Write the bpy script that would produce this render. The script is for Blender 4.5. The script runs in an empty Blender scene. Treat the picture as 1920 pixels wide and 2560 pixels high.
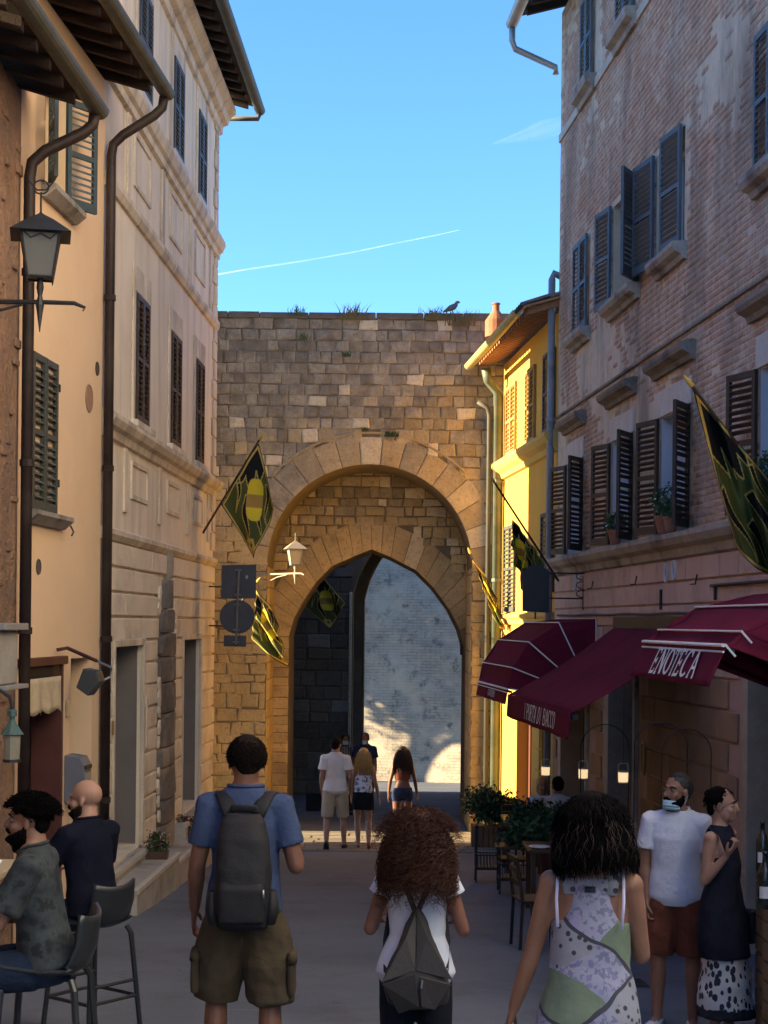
import bpy, bmesh, math, random
import numpy as np
from mathutils import Vector, Matrix
random.seed(7); rng = np.random.default_rng(11)
SC = bpy.context.scene
COL = SC.collection
R = math.radians
# ---------------------------------------------------------------- camera, sky, sun, exposure
FPX, UC, VH, ROLL = 4000.0, 960.0, 1557.0, R(0.6)      # focal length and horizon in photo pixels
cam = bpy.data.objects.new('camera', bpy.data.cameras.new('camera')); COL.objects.link(cam)
cam.data.sensor_fit = 'HORIZONTAL'; cam.data.sensor_width = 36; cam.data.lens = 36*FPX/1920
cam.data.shift_y = (VH-1280)/1920; cam.data.clip_start = .1; cam.data.clip_end = 30000
cam.rotation_euler = (R(90), -ROLL, 0)
SC.camera = cam
SUN_EL, SUN_FWD = R(16), R(5)                           # sun comes from the left, a little from behind
W = bpy.data.worlds.new('World'); SC.world = W; W.use_nodes = True
wn = W.node_tree.nodes; wl = W.node_tree.links
bg = wn['Background']; sky = wn.new('ShaderNodeTexSky'); sky.sky_type = 'NISHITA'; sky.sun_disc = False
sky.sun_elevation = SUN_EL; sky.sun_rotation = R(-90)-SUN_FWD; sky.altitude = 600
sky.air_density = 1.0; sky.dust_density = .1; sky.ozone_density = 7
wl.new(sky.outputs[0], bg.inputs[0]); bg.inputs[1].default_value = .083
sl = bpy.data.lights.new('sun', 'SUN'); sun = bpy.data.objects.new('sun', sl); COL.objects.link(sun)
sl.energy = 5; sl.angle = R(.5); sl.color = (1, .78, .48)
sd = Vector((math.cos(SUN_FWD)*math.cos(SUN_EL), math.sin(SUN_FWD)*math.cos(SUN_EL), -math.sin(SUN_EL)))
sun.rotation_euler = sd.to_track_quat('-Z', 'Y').to_euler()
SC.view_settings.view_transform = 'Standard'; SC.view_settings.look = 'None'
SC.view_settings.gamma = 1; SC.view_settings.use_curve_mapping = False
SC.view_settings.exposure = 2.5
SC.cycles.max_bounces = 12; SC.cycles.diffuse_bounces = 7
# ---------------------------------------------------------------- helpers: places
def unroll(u, v):
    a, b = u-UC, v-VH
    c, s = math.cos(ROLL), math.sin(ROLL)
    return a*c+b*s, -a*s+b*c
def P(u, v, Y):
    a, b = unroll(u, v)
    return Vector((a*Y/FPX, Y, -b*Y/FPX))
HY = np.array([-60, -20, 0, 6, 7.2, 10.8, 14, 18, 25.5, 30, 47.5, 80, 300.])
HH = np.array([-2.5, .1, 1.45, 2.19, 2.33, 2.72, 2.95, 3.2, 3.60, 3.85, 4.81, 6.2, 7.0])
def gz(Y): return -float(np.interp(Y, HY, HH))
class Fac:
    """a street front: plan line X = a + b*Y; n points to the street"""
    def __init__(s, u, v, Y, b, side):
        p = P(u, v, Y); s.b = b; s.a = p.x-b*Y; s.side = side
        k = math.sqrt(1+b*b); s.d = Vector((b/k, 1/k, 0)); s.nrm = Vector((side/k, -side*b/k, 0))
        s.ang = math.atan2(s.d.y, s.d.x)
    def pt(s, Y, z, n=0): return Vector((s.a+s.b*Y, Y, z))+s.nrm*n
    def hit(s, u, v, n=0):
        a, b = unroll(u, v); o = s.nrm*n
        # (a0+bY+ox) = a/F*(Y+oy)
        Y = (s.a+o.x-a/FPX*o.y)/(a/FPX-s.b)
        return Y, -b*(Y+o.y)/FPX
# ---------------------------------------------------------------- helpers: meshes
class MB:
    def __init__(s): s.v = []; s.f = []; s.m = []
    def add(s, vs, fs, mi=0):
        o = len(s.v); s.v += [tuple(x) for x in vs]; s.f += [tuple(i+o for i in f) for f in fs]; s.m += [mi]*len(fs); return s
    def box8(s, c, mi=0):
        return s.add(c, [(0,3,2,1),(4,5,6,7),(0,1,5,4),(1,2,6,5),(2,3,7,6),(3,0,4,7)], mi)
    def box(s, x0, x1, y0, y1, z0, z1, mi=0):
        return s.box8([(x0,y0,z0),(x1,y0,z0),(x1,y1,z0),(x0,y1,z0),(x0,y0,z1),(x1,y0,z1),(x1,y1,z1),(x0,y1,z1)], mi)
    def fbox(s, F, Y0, Y1, z0, z1, n0, n1, mi=0):
        return s.box8([F.pt(Y0,z0,n0),F.pt(Y1,z0,n0),F.pt(Y1,z0,n1),F.pt(Y0,z0,n1),F.pt(Y0,z1,n0),F.pt(Y1,z1,n0),F.pt(Y1,z1,n1),F.pt(Y0,z1,n1)], mi)
    def fprof(s, F, prof, Y0, Y1, mi=0):
        """closed profile [(n,z)] run along a front"""
        k = len(prof)
        vs = [F.pt(Y0, z, n) for n, z in prof]+[F.pt(Y1, z, n) for n, z in prof]
        fs = [(i, (i+1) % k, (i+1) % k+k, i+k) for i in range(k)]+[tuple(range(k))[::-1], tuple(range(k, 2*k))]
        return s.add(vs, fs, mi)
    def tube(s, pts, rad, n=8, flat=None, ref=None, cap=True, mi=0):
        """pts: list of Vector; rad: number, list of numbers, or list of (ra, rb) with ref = direction of ra"""
        pts = [Vector(p) for p in pts]; k = len(pts)
        if not isinstance(rad, (list, tuple)): rad = [rad]*k
        vs = []; pu = None
        for i, p in enumerate(pts):
            t = (pts[min(i+1, k-1)]-pts[max(i-1, 0)])
            t = t.normalized() if t.length > 1e-9 else Vector((0,0,1))
            if ref is not None: u = Vector(ref)
            elif pu is not None: u = pu
            else: u = Vector((1,0,0)) if abs(t.x) < .8 else Vector((0,1,0))
            u = u-t*u.dot(t)
            if u.length < 1e-6: u = t.orthogonal()
            u.normalize(); w = t.cross(u); pu = u
            ra, rb = rad[i] if isinstance(rad[i], (list, tuple)) else (rad[i], rad[i])
            for j in range(n):
                a = 2*math.pi*j/n; vs.append(p+u*(ra*math.cos(a))+w*(rb*math.sin(a)))
        fs = [(i*n+j, i*n+(j+1) % n, (i+1)*n+(j+1) % n, (i+1)*n+j) for i in range(k-1) for j in range(n)]
        if cap: fs += [tuple(range(n))[::-1], tuple((k-1)*n+j for j in range(n))]
        return s.add(vs, fs, mi)
    def lathe(s, c, prof, n=12, mi=0):
        """prof [(r, z)] round the vertical axis at c"""
        c = Vector(c); k = len(prof)
        vs = [c+Vector((r*math.cos(2*math.pi*j/n), r*math.sin(2*math.pi*j/n), z)) for r, z in prof for j in range(n)]
        fs = [(i*n+j, i*n+(j+1) % n, (i+1)*n+(j+1) % n, (i+1)*n+j) for i in range(k-1) for j in range(n)]
        fs += [tuple(range(n))[::-1], tuple((k-1)*n+j for j in range(n))]
        return s.add(vs, fs, mi)
    def ell(s, c, r, n=14, m=9, rot=None, mi=0):
        c = Vector(c); vs = []
        for i in range(m+1):
            th = math.pi*i/m
            for j in range(n):
                a = 2*math.pi*j/n
                q = Vector((r[0]*math.sin(th)*math.cos(a), r[1]*math.sin(th)*math.sin(a), r[2]*math.cos(th)))
                if rot is not None: q = rot @ q
                vs.append(c+q)
        fs = [(i*n+j, (i+1)*n+j, (i+1)*n+(j+1) % n, i*n+(j+1) % n) for i in range(m) for j in range(n)]
        return s.add(vs, fs, mi)
    def grid(s, fn, nu, nv, mi=0, mf=None):
        vs = [fn(i/nu, j/nv) for j in range(nv+1) for i in range(nu+1)]
        o = len(s.v); s.v += [tuple(x) for x in vs]
        for j in range(nv):
            for i in range(nu):
                q = j*(nu+1)+i+o; s.f.append((q, q+1, q+nu+2, q+nu+1)); s.m.append(mf(i, j) if mf else mi)
        return s
    def extr(s, poly, dvec, mi=0):
        """a flat polygon (world points) given thickness dvec"""
        k = len(poly); d = Vector(dvec)
        vs = [Vector(p) for p in poly]+[Vector(p)+d for p in poly]
        return s.add(vs, [tuple(range(k))[::-1], tuple(range(k, 2*k))]+[(i, (i+1) % k, (i+1) % k+k, i+k) for i in range(k)], mi)
def mesh_of(name, mb, mats, off, smooth=False, fixn=True):
    me = bpy.data.meshes.new(name)
    V = np.array(mb.v, dtype=float)-np.array(off)
    me.from_pydata([tuple(x) for x in V], [], mb.f)
    mats = mats if isinstance(mats, (list, tuple)) else [mats]
    for m in mats: me.materials.append(m)
    if len(mats) > 1: me.polygons.foreach_set('material_index', mb.m)
    if fixn:
        b = bmesh.new(); b.from_mesh(me); bmesh.ops.recalc_face_normals(b, faces=b.faces); b.to_mesh(me); b.free()
    if smooth: me.polygons.foreach_set('use_smooth', [True]*len(me.polygons))
    me.update(); return me
WL = {}
def wl_of(o): return WL.get(o.name, Vector((0,0,0))) if o else Vector((0,0,0))
def obj(name, mb, mats, parent=None, smooth=False, bevel=0, kind=None, fixn=True, autos=None):
    V = np.array(mb.v); lo, hi = V.min(0), V.max(0)
    org = Vector(((lo[0]+hi[0])/2, (lo[1]+hi[1])/2, lo[2]))
    o = bpy.data.objects.new(name, mesh_of(name, mb, mats, org, smooth, fixn)); COL.objects.link(o)
    if parent: o.parent = parent
    o.location = org-wl_of(parent); WL[o.name] = org
    if bevel:
        md = o.modifiers.new('bevel', 'BEVEL'); md.width = bevel; md.segments = 2; md.limit_method = 'ANGLE'; md.angle_limit = R(35)
    if kind: o['kind'] = kind
    return o
def np_obj(name, V, Fc, mats, parent=None, smooth=True, kind=None, mi=None):
    """fast: V (n,3) world points, Fc (m,k) faces"""
    V = np.asarray(V, float); lo, hi = V.min(0), V.max(0); org = Vector(((lo[0]+hi[0])/2, (lo[1]+hi[1])/2, lo[2]))
    me = bpy.data.meshes.new(name); n, (m, k) = len(V), Fc.shape
    me.vertices.add(n); me.vertices.foreach_set('co', (V-np.array(org)).ravel())
    me.loops.add(m*k); me.loops.foreach_set('vertex_index', Fc.ravel().astype(np.int32))
    me.polygons.add(m); me.polygons.foreach_set('loop_start', np.arange(0, m*k, k, dtype=np.int32))
    mats = mats if isinstance(mats, (list, tuple)) else [mats]
    for x in mats: me.materials.append(x)
    if mi is not None: me.polygons.foreach_set('material_index', np.asarray(mi, dtype=np.int32))
    if smooth: me.polygons.foreach_set('use_smooth', [True]*m)
    me.update(calc_edges=True); me.validate()
    o = bpy.data.objects.new(name, me); COL.objects.link(o)
    if parent: o.parent = parent
    o.location = org-wl_of(parent); WL[o.name] = org
    if kind: o['kind'] = kind
    return o
def tag(o, label, cat, group=None):
    o['label'] = label; o['category'] = cat
    if group: o['group'] = group
    return o
def thing(name, label, cat, loc, group=None):
    o = bpy.data.objects.new(name, None); COL.objects.link(o); o.empty_display_size = .2
    o.location = loc; WL[o.name] = Vector(loc)
    return tag(o, label, cat, group)
def inst(name, me, parent, loc, rotz=0, rot=None):
    """an object that shares mesh data, placed in its parent's own axes"""
    o = bpy.data.objects.new(name, me); COL.objects.link(o); o.parent = parent
    o.location = loc; o.rotation_euler = rot or (0, 0, rotz)
    return o
# ---------------------------------------------------------------- helpers: materials
def nodes_of(name):
    m = bpy.data.materials.new(name); m.use_nodes = True
    return m, m.node_tree.nodes, m.node_tree.links, m.node_tree.nodes['Principled BSDF']
def mixc(N, L, f, a, b, bt='MIX'):
    x = N.new('ShaderNodeMix'); x.data_type = 'RGBA'; x.blend_type = bt
    for s, val in ((x.inputs['Factor'], f), (x.inputs['A'], a), (x.inputs['B'], b)):
        if hasattr(val, 'default_value') or hasattr(val, 'is_linked'): L.new(val, s)
        elif isinstance(val, (tuple, list)): s.default_value = (*val[:3], 1)
        else: s.default_value = val
    return x.outputs['Result']
def noise(N, L, co, scale, detail=4, rough=.55, dist=0, vec=None):
    n = N.new('ShaderNodeTexNoise'); n.inputs['Scale'].default_value = scale; n.inputs['Detail'].default_value = detail
    n.inputs['Roughness'].default_value = rough; n.inputs['Distortion'].default_value = dist
    L.new(co, n.inputs['Vector']); return n.outputs['Fac']
def ramp(N, L, f, stops):
    r = N.new('ShaderNodeValToRGB'); e = r.color_ramp.elements
    while len(e) < len(stops): e.new(.5)
    for el, (p, c) in zip(e, stops):
        el.position = p; el.color = (*c, 1) if isinstance(c, (tuple, list)) else (c, c, c, 1)
    L.new(f, r.inputs[0]); return r.outputs[0]
def mathn(N, L, op, a, b=None, clamp=False):
    x = N.new('ShaderNodeMath'); x.operation = op; x.use_clamp = clamp
    for s, val in zip(x.inputs, (a, b)):
        if val is None: continue
        if isinstance(val, (int, float)): s.default_value = val
        else: L.new(val, s)
    return x.outputs[0]
def pos(N, L, sc=(1,1,1), obj_co=False):
    if obj_co: src = N.new('ShaderNodeTexCoord').outputs['Object']
    else: src = N.new('ShaderNodeNewGeometry').outputs['Position']
    if sc == (1,1,1): return src
    m = N.new('ShaderNodeMapping'); m.inputs['Scale'].default_value = sc; L.new(src, m.inputs['Vector']); return m.outputs[0]
def bumpn(N, L, B, h, strength, dist=.02):
    b = N.new('ShaderNodeBump'); b.inputs['Strength'].default_value = strength; b.inputs['Distance'].default_value = dist
    L.new(h, b.inputs['Height']); L.new(b.outputs[0], B.inputs['Normal'])
_mc = {}
def M(name, base, rough=.8, var=.18, scale=3, bump=.15, bscale=45, c2=None, m2=(.5,.62), s2=1.5, metal=0, spec=.3,
      rnd=0, streak=None, obj_co=False, emit=None, bdist=.01, sheen=0):
    if name in _mc: return _mc[name]
    m, N, L, B = nodes_of(name); co = pos(N, L, obj_co=obj_co)
    lo = tuple(max(0, c*(1-var)) for c in base); hi = tuple(c*(1+var) for c in base)
    col = ramp(N, L, noise(N, L, co, scale, 6, .6), [(.3, lo), (.7, hi)])
    col = mixc(N, L, .35, col, ramp(N, L, noise(N, L, co, bscale, 3), [(.3, lo), (.7, hi)]))
    if c2: col = mixc(N, L, ramp(N, L, noise(N, L, co, s2, 7, .65), [(m2[0], 0.), (m2[1], 1.)]), col, c2)
    if streak:
        st = ramp(N, L, noise(N, L, pos(N, L, (3, 3, .25)), 1.2, 6, .6), [(.47, 0.), (.70, .8)])
        col = mixc(N, L, st, col, streak)
    if rnd:
        oi = N.new('ShaderNodeObjectInfo'); hs = N.new('ShaderNodeHueSaturation')
        L.new(mathn(N, L, 'MULTIPLY_ADD', oi.outputs['Random'], rnd), hs.inputs['Value']); hs.inputs['Value'].links[0].from_node.inputs[2].default_value = 1-rnd/2
        L.new(col, hs.inputs['Color']); col = hs.outputs[0]
    L.new(col, B.inputs['Base Color']); B.inputs['Roughness'].default_value = rough; B.inputs['Metallic'].default_value = metal
    B.inputs['Specular IOR Level'].default_value = spec
    if sheen: B.inputs['Sheen Weight'].default_value = sheen
    if bump: bumpn(N, L, B, noise(N, L, co, bscale, 5, .6), bump, bdist)
    if emit: B.inputs['Emission Color'].default_value = (*emit[:3], 1); B.inputs['Emission Strength'].default_value = emit[3]
    _mc[name] = m; return m
def cloth(name, base, var=.25, scale=9, bump=.35):
    return M(name, base, .9, var, scale, min(1, bump*1.7), 12, spec=.12, obj_co=True, bdist=.022)
iron = M('wrought iron', (.018,.018,.02), .55, .3, 8, .2, 60, spec=.5)
# ================================================================ the setting
def asphalt():
    m, N, L, B = nodes_of('asphalt'); co = pos(N, L)
    c = ramp(N, L, noise(N, L, co, .55, 7, .65), [(.3, (.074,.094,.126)), (.7, (.195,.228,.28))])
    c = mixc(N, L, .5, c, ramp(N, L, noise(N, L, co, 120, 2), [(.35, (.05,.055,.063)), (.7, (.18,.187,.195))]))
    cr = N.new('ShaderNodeTexVoronoi'); cr.feature = 'DISTANCE_TO_EDGE'; cr.inputs['Scale'].default_value = .45
    wv = N.new('ShaderNodeVectorMath'); wv.operation = 'MULTIPLY_ADD'; wv.inputs[1].default_value = (1,1,1)
    nn = N.new('ShaderNodeTexNoise'); nn.inputs['Scale'].default_value = 1.6; nn.inputs['Detail'].default_value = 6
    L.new(co, nn.inputs['Vector']); L.new(nn.outputs['Color'], wv.inputs[0]); L.new(co, wv.inputs[2]); L.new(wv.outputs[0], cr.inputs['Vector'])
    crack = ramp(N, L, cr.outputs['Distance'], [(0., 1.), (.006, 0.)])
    c = mixc(N, L, mathn(N, L, 'MULTIPLY', crack, ramp(N, L, noise(N, L, co, .4, 3), [(.45, 0.), (.6, .8)])), c, (.035,.035,.036))
    sc = ramp(N, L, noise(N, L, pos(N, L, (.6, 3.2, 1)), 1.3, 8, .7, 1.5), [(.66, 0.), (.70, .5)])
    c = mixc(N, L, sc, c, (.25,.258,.265))
    st = ramp(N, L, noise(N, L, co, .9, 5, .6), [(.55, 0.), (.68, .55)])
    c = mixc(N, L, st, c, (.07,.07,.07))
    L.new(c, B.inputs['Base Color']); B.inputs['Roughness'].default_value = .72; B.inputs['Specular IOR Level'].default_value = .35
    bumpn(N, L, B, noise(N, L, co, 160, 3, .6), .5, .006); return m
mat_asph = asphalt()
YS = np.concatenate([np.arange(-30, 60, 1.), np.arange(60, 301, 20.)]); XS = np.array([-400,-100,-40,-20,-10,-5,-3.6,-2.4,-1.2,0,1.2,2.4,3.6,5,10,20,40,100,400.])
mb = MB(); nx = len(XS)
for y in YS:
    for x in XS: mb.v.append((x, y, gz(y)))
for j in range(len(YS)-1):
    for i in range(nx-1): q = j*nx+i; mb.f.append((q, q+1, q+nx+1, q+nx)); mb.m.append(0)
obj('street', mb, mat_asph, kind='structure', smooth=True, fixn=False)
# a band of worn stone flags crosses the street in the sun before the gate
mat_flag = M('flagstone', (.19,.17,.135), .75, .25, 2.2, .5, 30, rnd=.35, bdist=.02)
mb = MB(); mb.box8([(-3.0,24.9,gz(24.9)-.05),(2.6,24.9,gz(24.9)-.05),(2.2,29.2,gz(29.2)-.05),(-3.0,29.2,gz(29.2)-.05),
   (-3.0,24.9,gz(24.9)+.004),(2.6,24.9,gz(24.9)+.004),(2.2,29.2,gz(29.2)+.004),(-3.0,29.2,gz(29.2)+.004)])
pave = obj('stone_paving', mb, M('paving joint', (.13,.12,.10), .95), kind='structure')
y = 24.95; row = 0
while y < 29.1:
    dy = random.uniform(.42, .6); x = -2.95
    while x < 2.1:
        dx = min(random.uniform(.55, 1.05), 2.2-x); y1 = min(y+dy, 29.15)
        if dx > .15 and y1-y > .2:
            b = MB(); t = random.uniform(.008, .02)
            b.box8([(x+.012,y+.012,gz(y)),(x+dx-.012,y+.012,gz(y)),(x+dx-.012,y1-.012,gz(y1)),(x+.012,y1-.012,gz(y1)),
                    (x+.02,y+.02,gz(y)+t),(x+dx-.02,y+.02,gz(y)+t),(x+dx-.02,y1-.02,gz(y1)+t),(x+.02,y1-.02,gz(y1)+t)])
            obj('flagstone', b, mat_flag, pave)
        x += dx
    y += dy
# ---------------------------------------------------------------- stone of the gate: greyer towards top and left, more ochre below and right
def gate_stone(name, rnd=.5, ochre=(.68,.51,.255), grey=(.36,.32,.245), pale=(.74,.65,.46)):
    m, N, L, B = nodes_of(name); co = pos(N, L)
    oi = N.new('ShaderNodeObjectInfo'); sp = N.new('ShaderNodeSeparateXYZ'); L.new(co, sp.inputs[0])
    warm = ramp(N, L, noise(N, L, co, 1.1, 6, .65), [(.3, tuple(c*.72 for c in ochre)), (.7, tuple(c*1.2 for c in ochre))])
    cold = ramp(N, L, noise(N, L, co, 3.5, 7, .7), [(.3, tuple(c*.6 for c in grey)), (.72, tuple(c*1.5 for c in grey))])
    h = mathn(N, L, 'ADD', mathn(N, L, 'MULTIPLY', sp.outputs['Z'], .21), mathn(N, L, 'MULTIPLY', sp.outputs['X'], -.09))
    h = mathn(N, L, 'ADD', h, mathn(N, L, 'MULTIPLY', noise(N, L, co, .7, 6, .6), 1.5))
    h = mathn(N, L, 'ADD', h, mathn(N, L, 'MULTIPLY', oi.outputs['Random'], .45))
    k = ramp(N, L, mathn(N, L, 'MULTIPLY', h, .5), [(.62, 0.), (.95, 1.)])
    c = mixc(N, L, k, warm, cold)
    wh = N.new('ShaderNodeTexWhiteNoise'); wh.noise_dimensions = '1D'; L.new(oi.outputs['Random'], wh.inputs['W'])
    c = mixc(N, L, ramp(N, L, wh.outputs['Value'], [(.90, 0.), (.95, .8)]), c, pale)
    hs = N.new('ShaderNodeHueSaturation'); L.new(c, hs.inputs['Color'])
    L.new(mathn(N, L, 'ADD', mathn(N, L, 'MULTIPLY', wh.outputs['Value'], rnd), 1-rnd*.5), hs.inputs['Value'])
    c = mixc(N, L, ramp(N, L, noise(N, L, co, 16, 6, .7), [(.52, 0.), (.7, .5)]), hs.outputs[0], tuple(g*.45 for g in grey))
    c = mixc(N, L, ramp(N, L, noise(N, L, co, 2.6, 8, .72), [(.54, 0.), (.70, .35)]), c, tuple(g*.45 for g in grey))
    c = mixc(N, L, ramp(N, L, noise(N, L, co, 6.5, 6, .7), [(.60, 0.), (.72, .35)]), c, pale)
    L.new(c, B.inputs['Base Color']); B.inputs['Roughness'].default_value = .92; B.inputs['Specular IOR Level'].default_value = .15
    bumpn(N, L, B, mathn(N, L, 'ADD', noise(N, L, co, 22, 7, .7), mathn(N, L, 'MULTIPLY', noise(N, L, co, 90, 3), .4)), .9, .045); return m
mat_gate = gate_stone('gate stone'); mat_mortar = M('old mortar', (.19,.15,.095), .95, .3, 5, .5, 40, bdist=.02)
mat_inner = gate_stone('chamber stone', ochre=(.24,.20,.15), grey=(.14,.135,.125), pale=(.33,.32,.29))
def stone_block(x0, x1, z0, z1, yf, dep=.05, proud=.03, jit=.012, taper=None):
    """one pillowed block; faces the camera (-Y); taper = ((dx bottom-left), ...)"""
    j = lambda: random.uniform(-jit, jit)
    c = [(x0+j(), z0+j()), (x1+j(), z0+j()), (x1+j(), z1+j()), (x0+j(), z1+j())]
    return poly_block(c, yf, dep, proud)
def poly_block(c, yf, dep=.05, proud=.03):
    cx = sum(p[0] for p in c)/len(c); cz = sum(p[1] for p in c)/len(c); k = len(c)
    pr = proud*random.uniform(.4, 1.3); ins = min(.028, .16*min(abs(c[1][0]-c[0][0])+abs(c[1][1]-c[0][1]), abs(c[2][1]-c[1][1])+abs(c[2][0]-c[1][0])))
    vs = [(p[0], yf+dep, p[1]) for p in c]+[(p[0], yf-pr*.35, p[1]) for p in c]
    for p in c:
        d = Vector((cx-p[0], cz-p[1])); d = d.normalized()*ins*1.35 if d.length > 0 else d
        vs.append((p[0]+d.x, yf-pr+random.uniform(-.006, .006), p[1]+d.y))
    b = MB(); b.add(vs, [tuple(range(k))]+[(i, (i+1) % k, (i+1) % k+k, i+k) for i in range(k)]+[(i+k, (i+1) % k+k, (i+1) % k+2*k, i+2*k) for i in range(k)]+[tuple(range(2*k, 3*k))])
    return b
def arched_wall(x0, x1, zb, zt, arch, y0, y1):
    """wall with an opening; arch = [(x,z)] from the left foot to the right foot (feet at the bottom)"""
    mb = MB(); L_, R_ = arch[0][0], arch[-1][0]
    fr = [(x0, zb), (L_, zb)]
    def both(poly):
        k = len(poly); mb.add([(p[0], y0, p[1]) for p in poly], [tuple(range(k))]); mb.add([(p[0], y1, p[1]) for p in poly], [tuple(range(k))[::-1]])
    both([(x0, zb), (L_, zb), (L_, zt), (x0, zt)]); both([(R_, zb), (x1, zb), (x1, zt), (R_, zt)])
    for a, b in zip(arch[:-1], arch[1:]):
        if abs(b[0]-a[0]) > 1e-4: both([a, b, (b[0], zt), (a[0], zt)])
        mb.add([(a[0], y0, a[1]), (b[0], y0, b[1]), (b[0], y1, b[1]), (a[0], y1, a[1])], [(0, 1, 2, 3)])
    mb.add([(x0,y0,zb),(x0,y1,zb),(x0,y1,zt),(x0,y0,zt)], [(0,1,2,3)]); mb.add([(x1,y0,zb),(x1,y1,zb),(x1,y1,zt),(x1,y0,zt)], [(0,1,2,3)])
    mb.add([(x0,y0,zt),(x1,y0,zt),(x1,y1,zt),(x0,y1,zt)], [(0,1,2,3)]); return mb
YG = 29.4; gb = gz(YG)-.3
gate = thing('town_gate', 'massive stone town gate with a round outer arch and pointed inner arch closing the street', 'gate', (0, YG, gz(YG)))
gc = P(924, 1417, YG); RI, RE = 256/FPX*YG, 328/FPX*YG
XL, XR = gc.x-RI, gc.x+RI; ZT = P(900, 795, YG).z
arch1 = [(XL, gb)]+[(gc.x-RI*math.cos(math.pi*i/28), gc.z+RI*math.sin(math.pi*i/28)) for i in range(29)]+[(XR, gb)]
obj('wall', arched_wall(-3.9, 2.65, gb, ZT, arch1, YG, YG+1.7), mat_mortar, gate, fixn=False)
# unseen tall flank block behind the left house, added to shade the gate front
b = MB(); b.box(-5.6, -3.3, YG-.55, YG+1.2, gb, ZT+2.3); obj('sun_block_flank', b, mat_gate, gate)
# outer courses, stone by stone
nst = 0; rest = MB(); z = ZT-.02
def xlim(zm):
    if zm > gc.z+RE: return None
    if zm < gc.z: return gc.x-RI, gc.x+RI
    w = math.sqrt(max(0, RE*RE-(zm-gc.z)**2)); return gc.x-w, gc.x+w
rows = []
while z > gb+.25:
    hgt = random.uniform(.19, .27) if z > 2.0 else random.uniform(.14, .27)
    rows.append((z-hgt, z)); z -= hgt
for z0, z1 in rows:
    zm = (z0+z1)/2; lim = xlim(zm)
    spans = [(-3.45, 2.25)] if lim is None else [(-3.45, lim[0]+(.05 if zm > gc.z else -.005)), (lim[1]-(.05 if zm > gc.z else -.005), 2.25)]
    for a, c in spans:
        x = a
        while x < c-.02:
            wd = random.uniform(.18, .38) if zm > 1.6 else random.uniform(.15, .46)
            if c-x-wd < .12: wd = c-x
            g = .004
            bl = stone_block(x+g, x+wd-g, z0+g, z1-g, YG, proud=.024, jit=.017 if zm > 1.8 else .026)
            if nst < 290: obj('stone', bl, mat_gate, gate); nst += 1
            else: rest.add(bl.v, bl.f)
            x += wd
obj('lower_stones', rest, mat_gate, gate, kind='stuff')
# outer ring of voussoirs
NV = 17
for i in range(NV):
    a0, a1 = math.pi*i/NV, math.pi*(i+1)/NV; e = .006/RI
    k0, k1 = RI+.004, RE+random.uniform(-.06, .05)
    pts = [(-math.cos(a0+e), math.sin(a0+e)), (-math.cos(a1-e), math.sin(a1-e))]; mid = (a0+a1)/2
    poly = [(gc.x+k0*pts[0][0], gc.z+k0*pts[0][1]), (gc.x-k0*math.cos(mid), gc.z+k0*math.sin(mid)), (gc.x+k0*pts[1][0], gc.z+k0*pts[1][1]),
            (gc.x+k1*pts[1][0], gc.z+k1*pts[1][1]), (gc.x-k1*math.cos(mid), gc.z+k1*math.sin(mid)), (gc.x+k1*pts[0][0], gc.z+k1*pts[0][1])]
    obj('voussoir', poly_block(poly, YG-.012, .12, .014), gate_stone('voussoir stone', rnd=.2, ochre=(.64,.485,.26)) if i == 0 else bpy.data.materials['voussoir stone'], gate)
# drip course over the ring
b = MB(); b.tube([(gc.x-(RE+.05)*math.cos(a), YG-.02, gc.z+(RE+.05)*math.sin(a)) for a in np.linspace(.75, 2.35, 26)], .022, 6)
obj('drip_mould', b, bpy.data.materials['voussoir stone'], gate)
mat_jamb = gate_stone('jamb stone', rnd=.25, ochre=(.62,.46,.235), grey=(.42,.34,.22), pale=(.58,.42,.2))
# jamb stones on the reveal, left side (seen) and right
for s, x in ((1, XL), (-1, XR)):
    z = gb+.3
    while z < gc.z-.05:
        hh = min(random.uniform(.3, .45), gc.z-z); y = YG+.02
        while y < YG+1.68:
            dd = min(random.uniform(.45, .9), YG+1.69-y)
            b = MB(); b.box(x-.01 if s > 0 else x-.02, x+.02 if s > 0 else x+.01, y+.01, y+dd-.01, z+.008, z+hh-.008); obj('jamb_stone', b, mat_jamb, gate, bevel=.008); y += dd
        z += hh
# inner wall with the pointed arch
YI = YG+1.7
a2 = [(722,1640),(722,1590),(735,1545),(760,1500),(790,1455),(830,1415),(884,1391),(929,1373),(978,1393),(1040,1425),(1085,1470),(1125,1525),(1150,1575),(1166,1630)]
arch2 = [(P(u, v, YI).x, P(u, v, YI).z) for u, v in a2]
arch2 = [(arch2[0][0], gb-.4)]+arch2+[(arch2[-1][0], gb-.4)]
obj('inner_wall', arched_wall(-3.9, 2.65, gb-.4, ZT-.4, arch2, YI, YI+1.9), mat_mortar, gate, fixn=False)
ic = Vector((gc.x+.08, 0, -1.0))
ring = arch2[2:-2]; inner = MB(); ringo = []
for i, p in enumerate(ring):
    d = Vector((p[0]-ic.x, 0, p[1]-ic.z)).normalized(); ringo.append((p[0]+d.x*.62, p[1]+d.z*.62))
for i in range(len(ring)-1):
    n_ = 2
    for q in range(n_):
        f0, f1 = q/n_, (q+1)/n_; lp = lambda A, B, f: (A[0]+(B[0]-A[0])*f, A[1]+(B[1]-A[1])*f)
        a, b_, c, d = lp(ring[i], ring[i+1], f0+.008), lp(ring[i], ring[i+1], f1-.008), lp(ringo[i], ringo[i+1], f1-.012), lp(ringo[i], ringo[i+1], f0+.012)
        obj('inner_voussoir', poly_block([a, b_, c, d], YI-.008, .1, .012), bpy.data.materials['voussoir stone'], gate)
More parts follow.
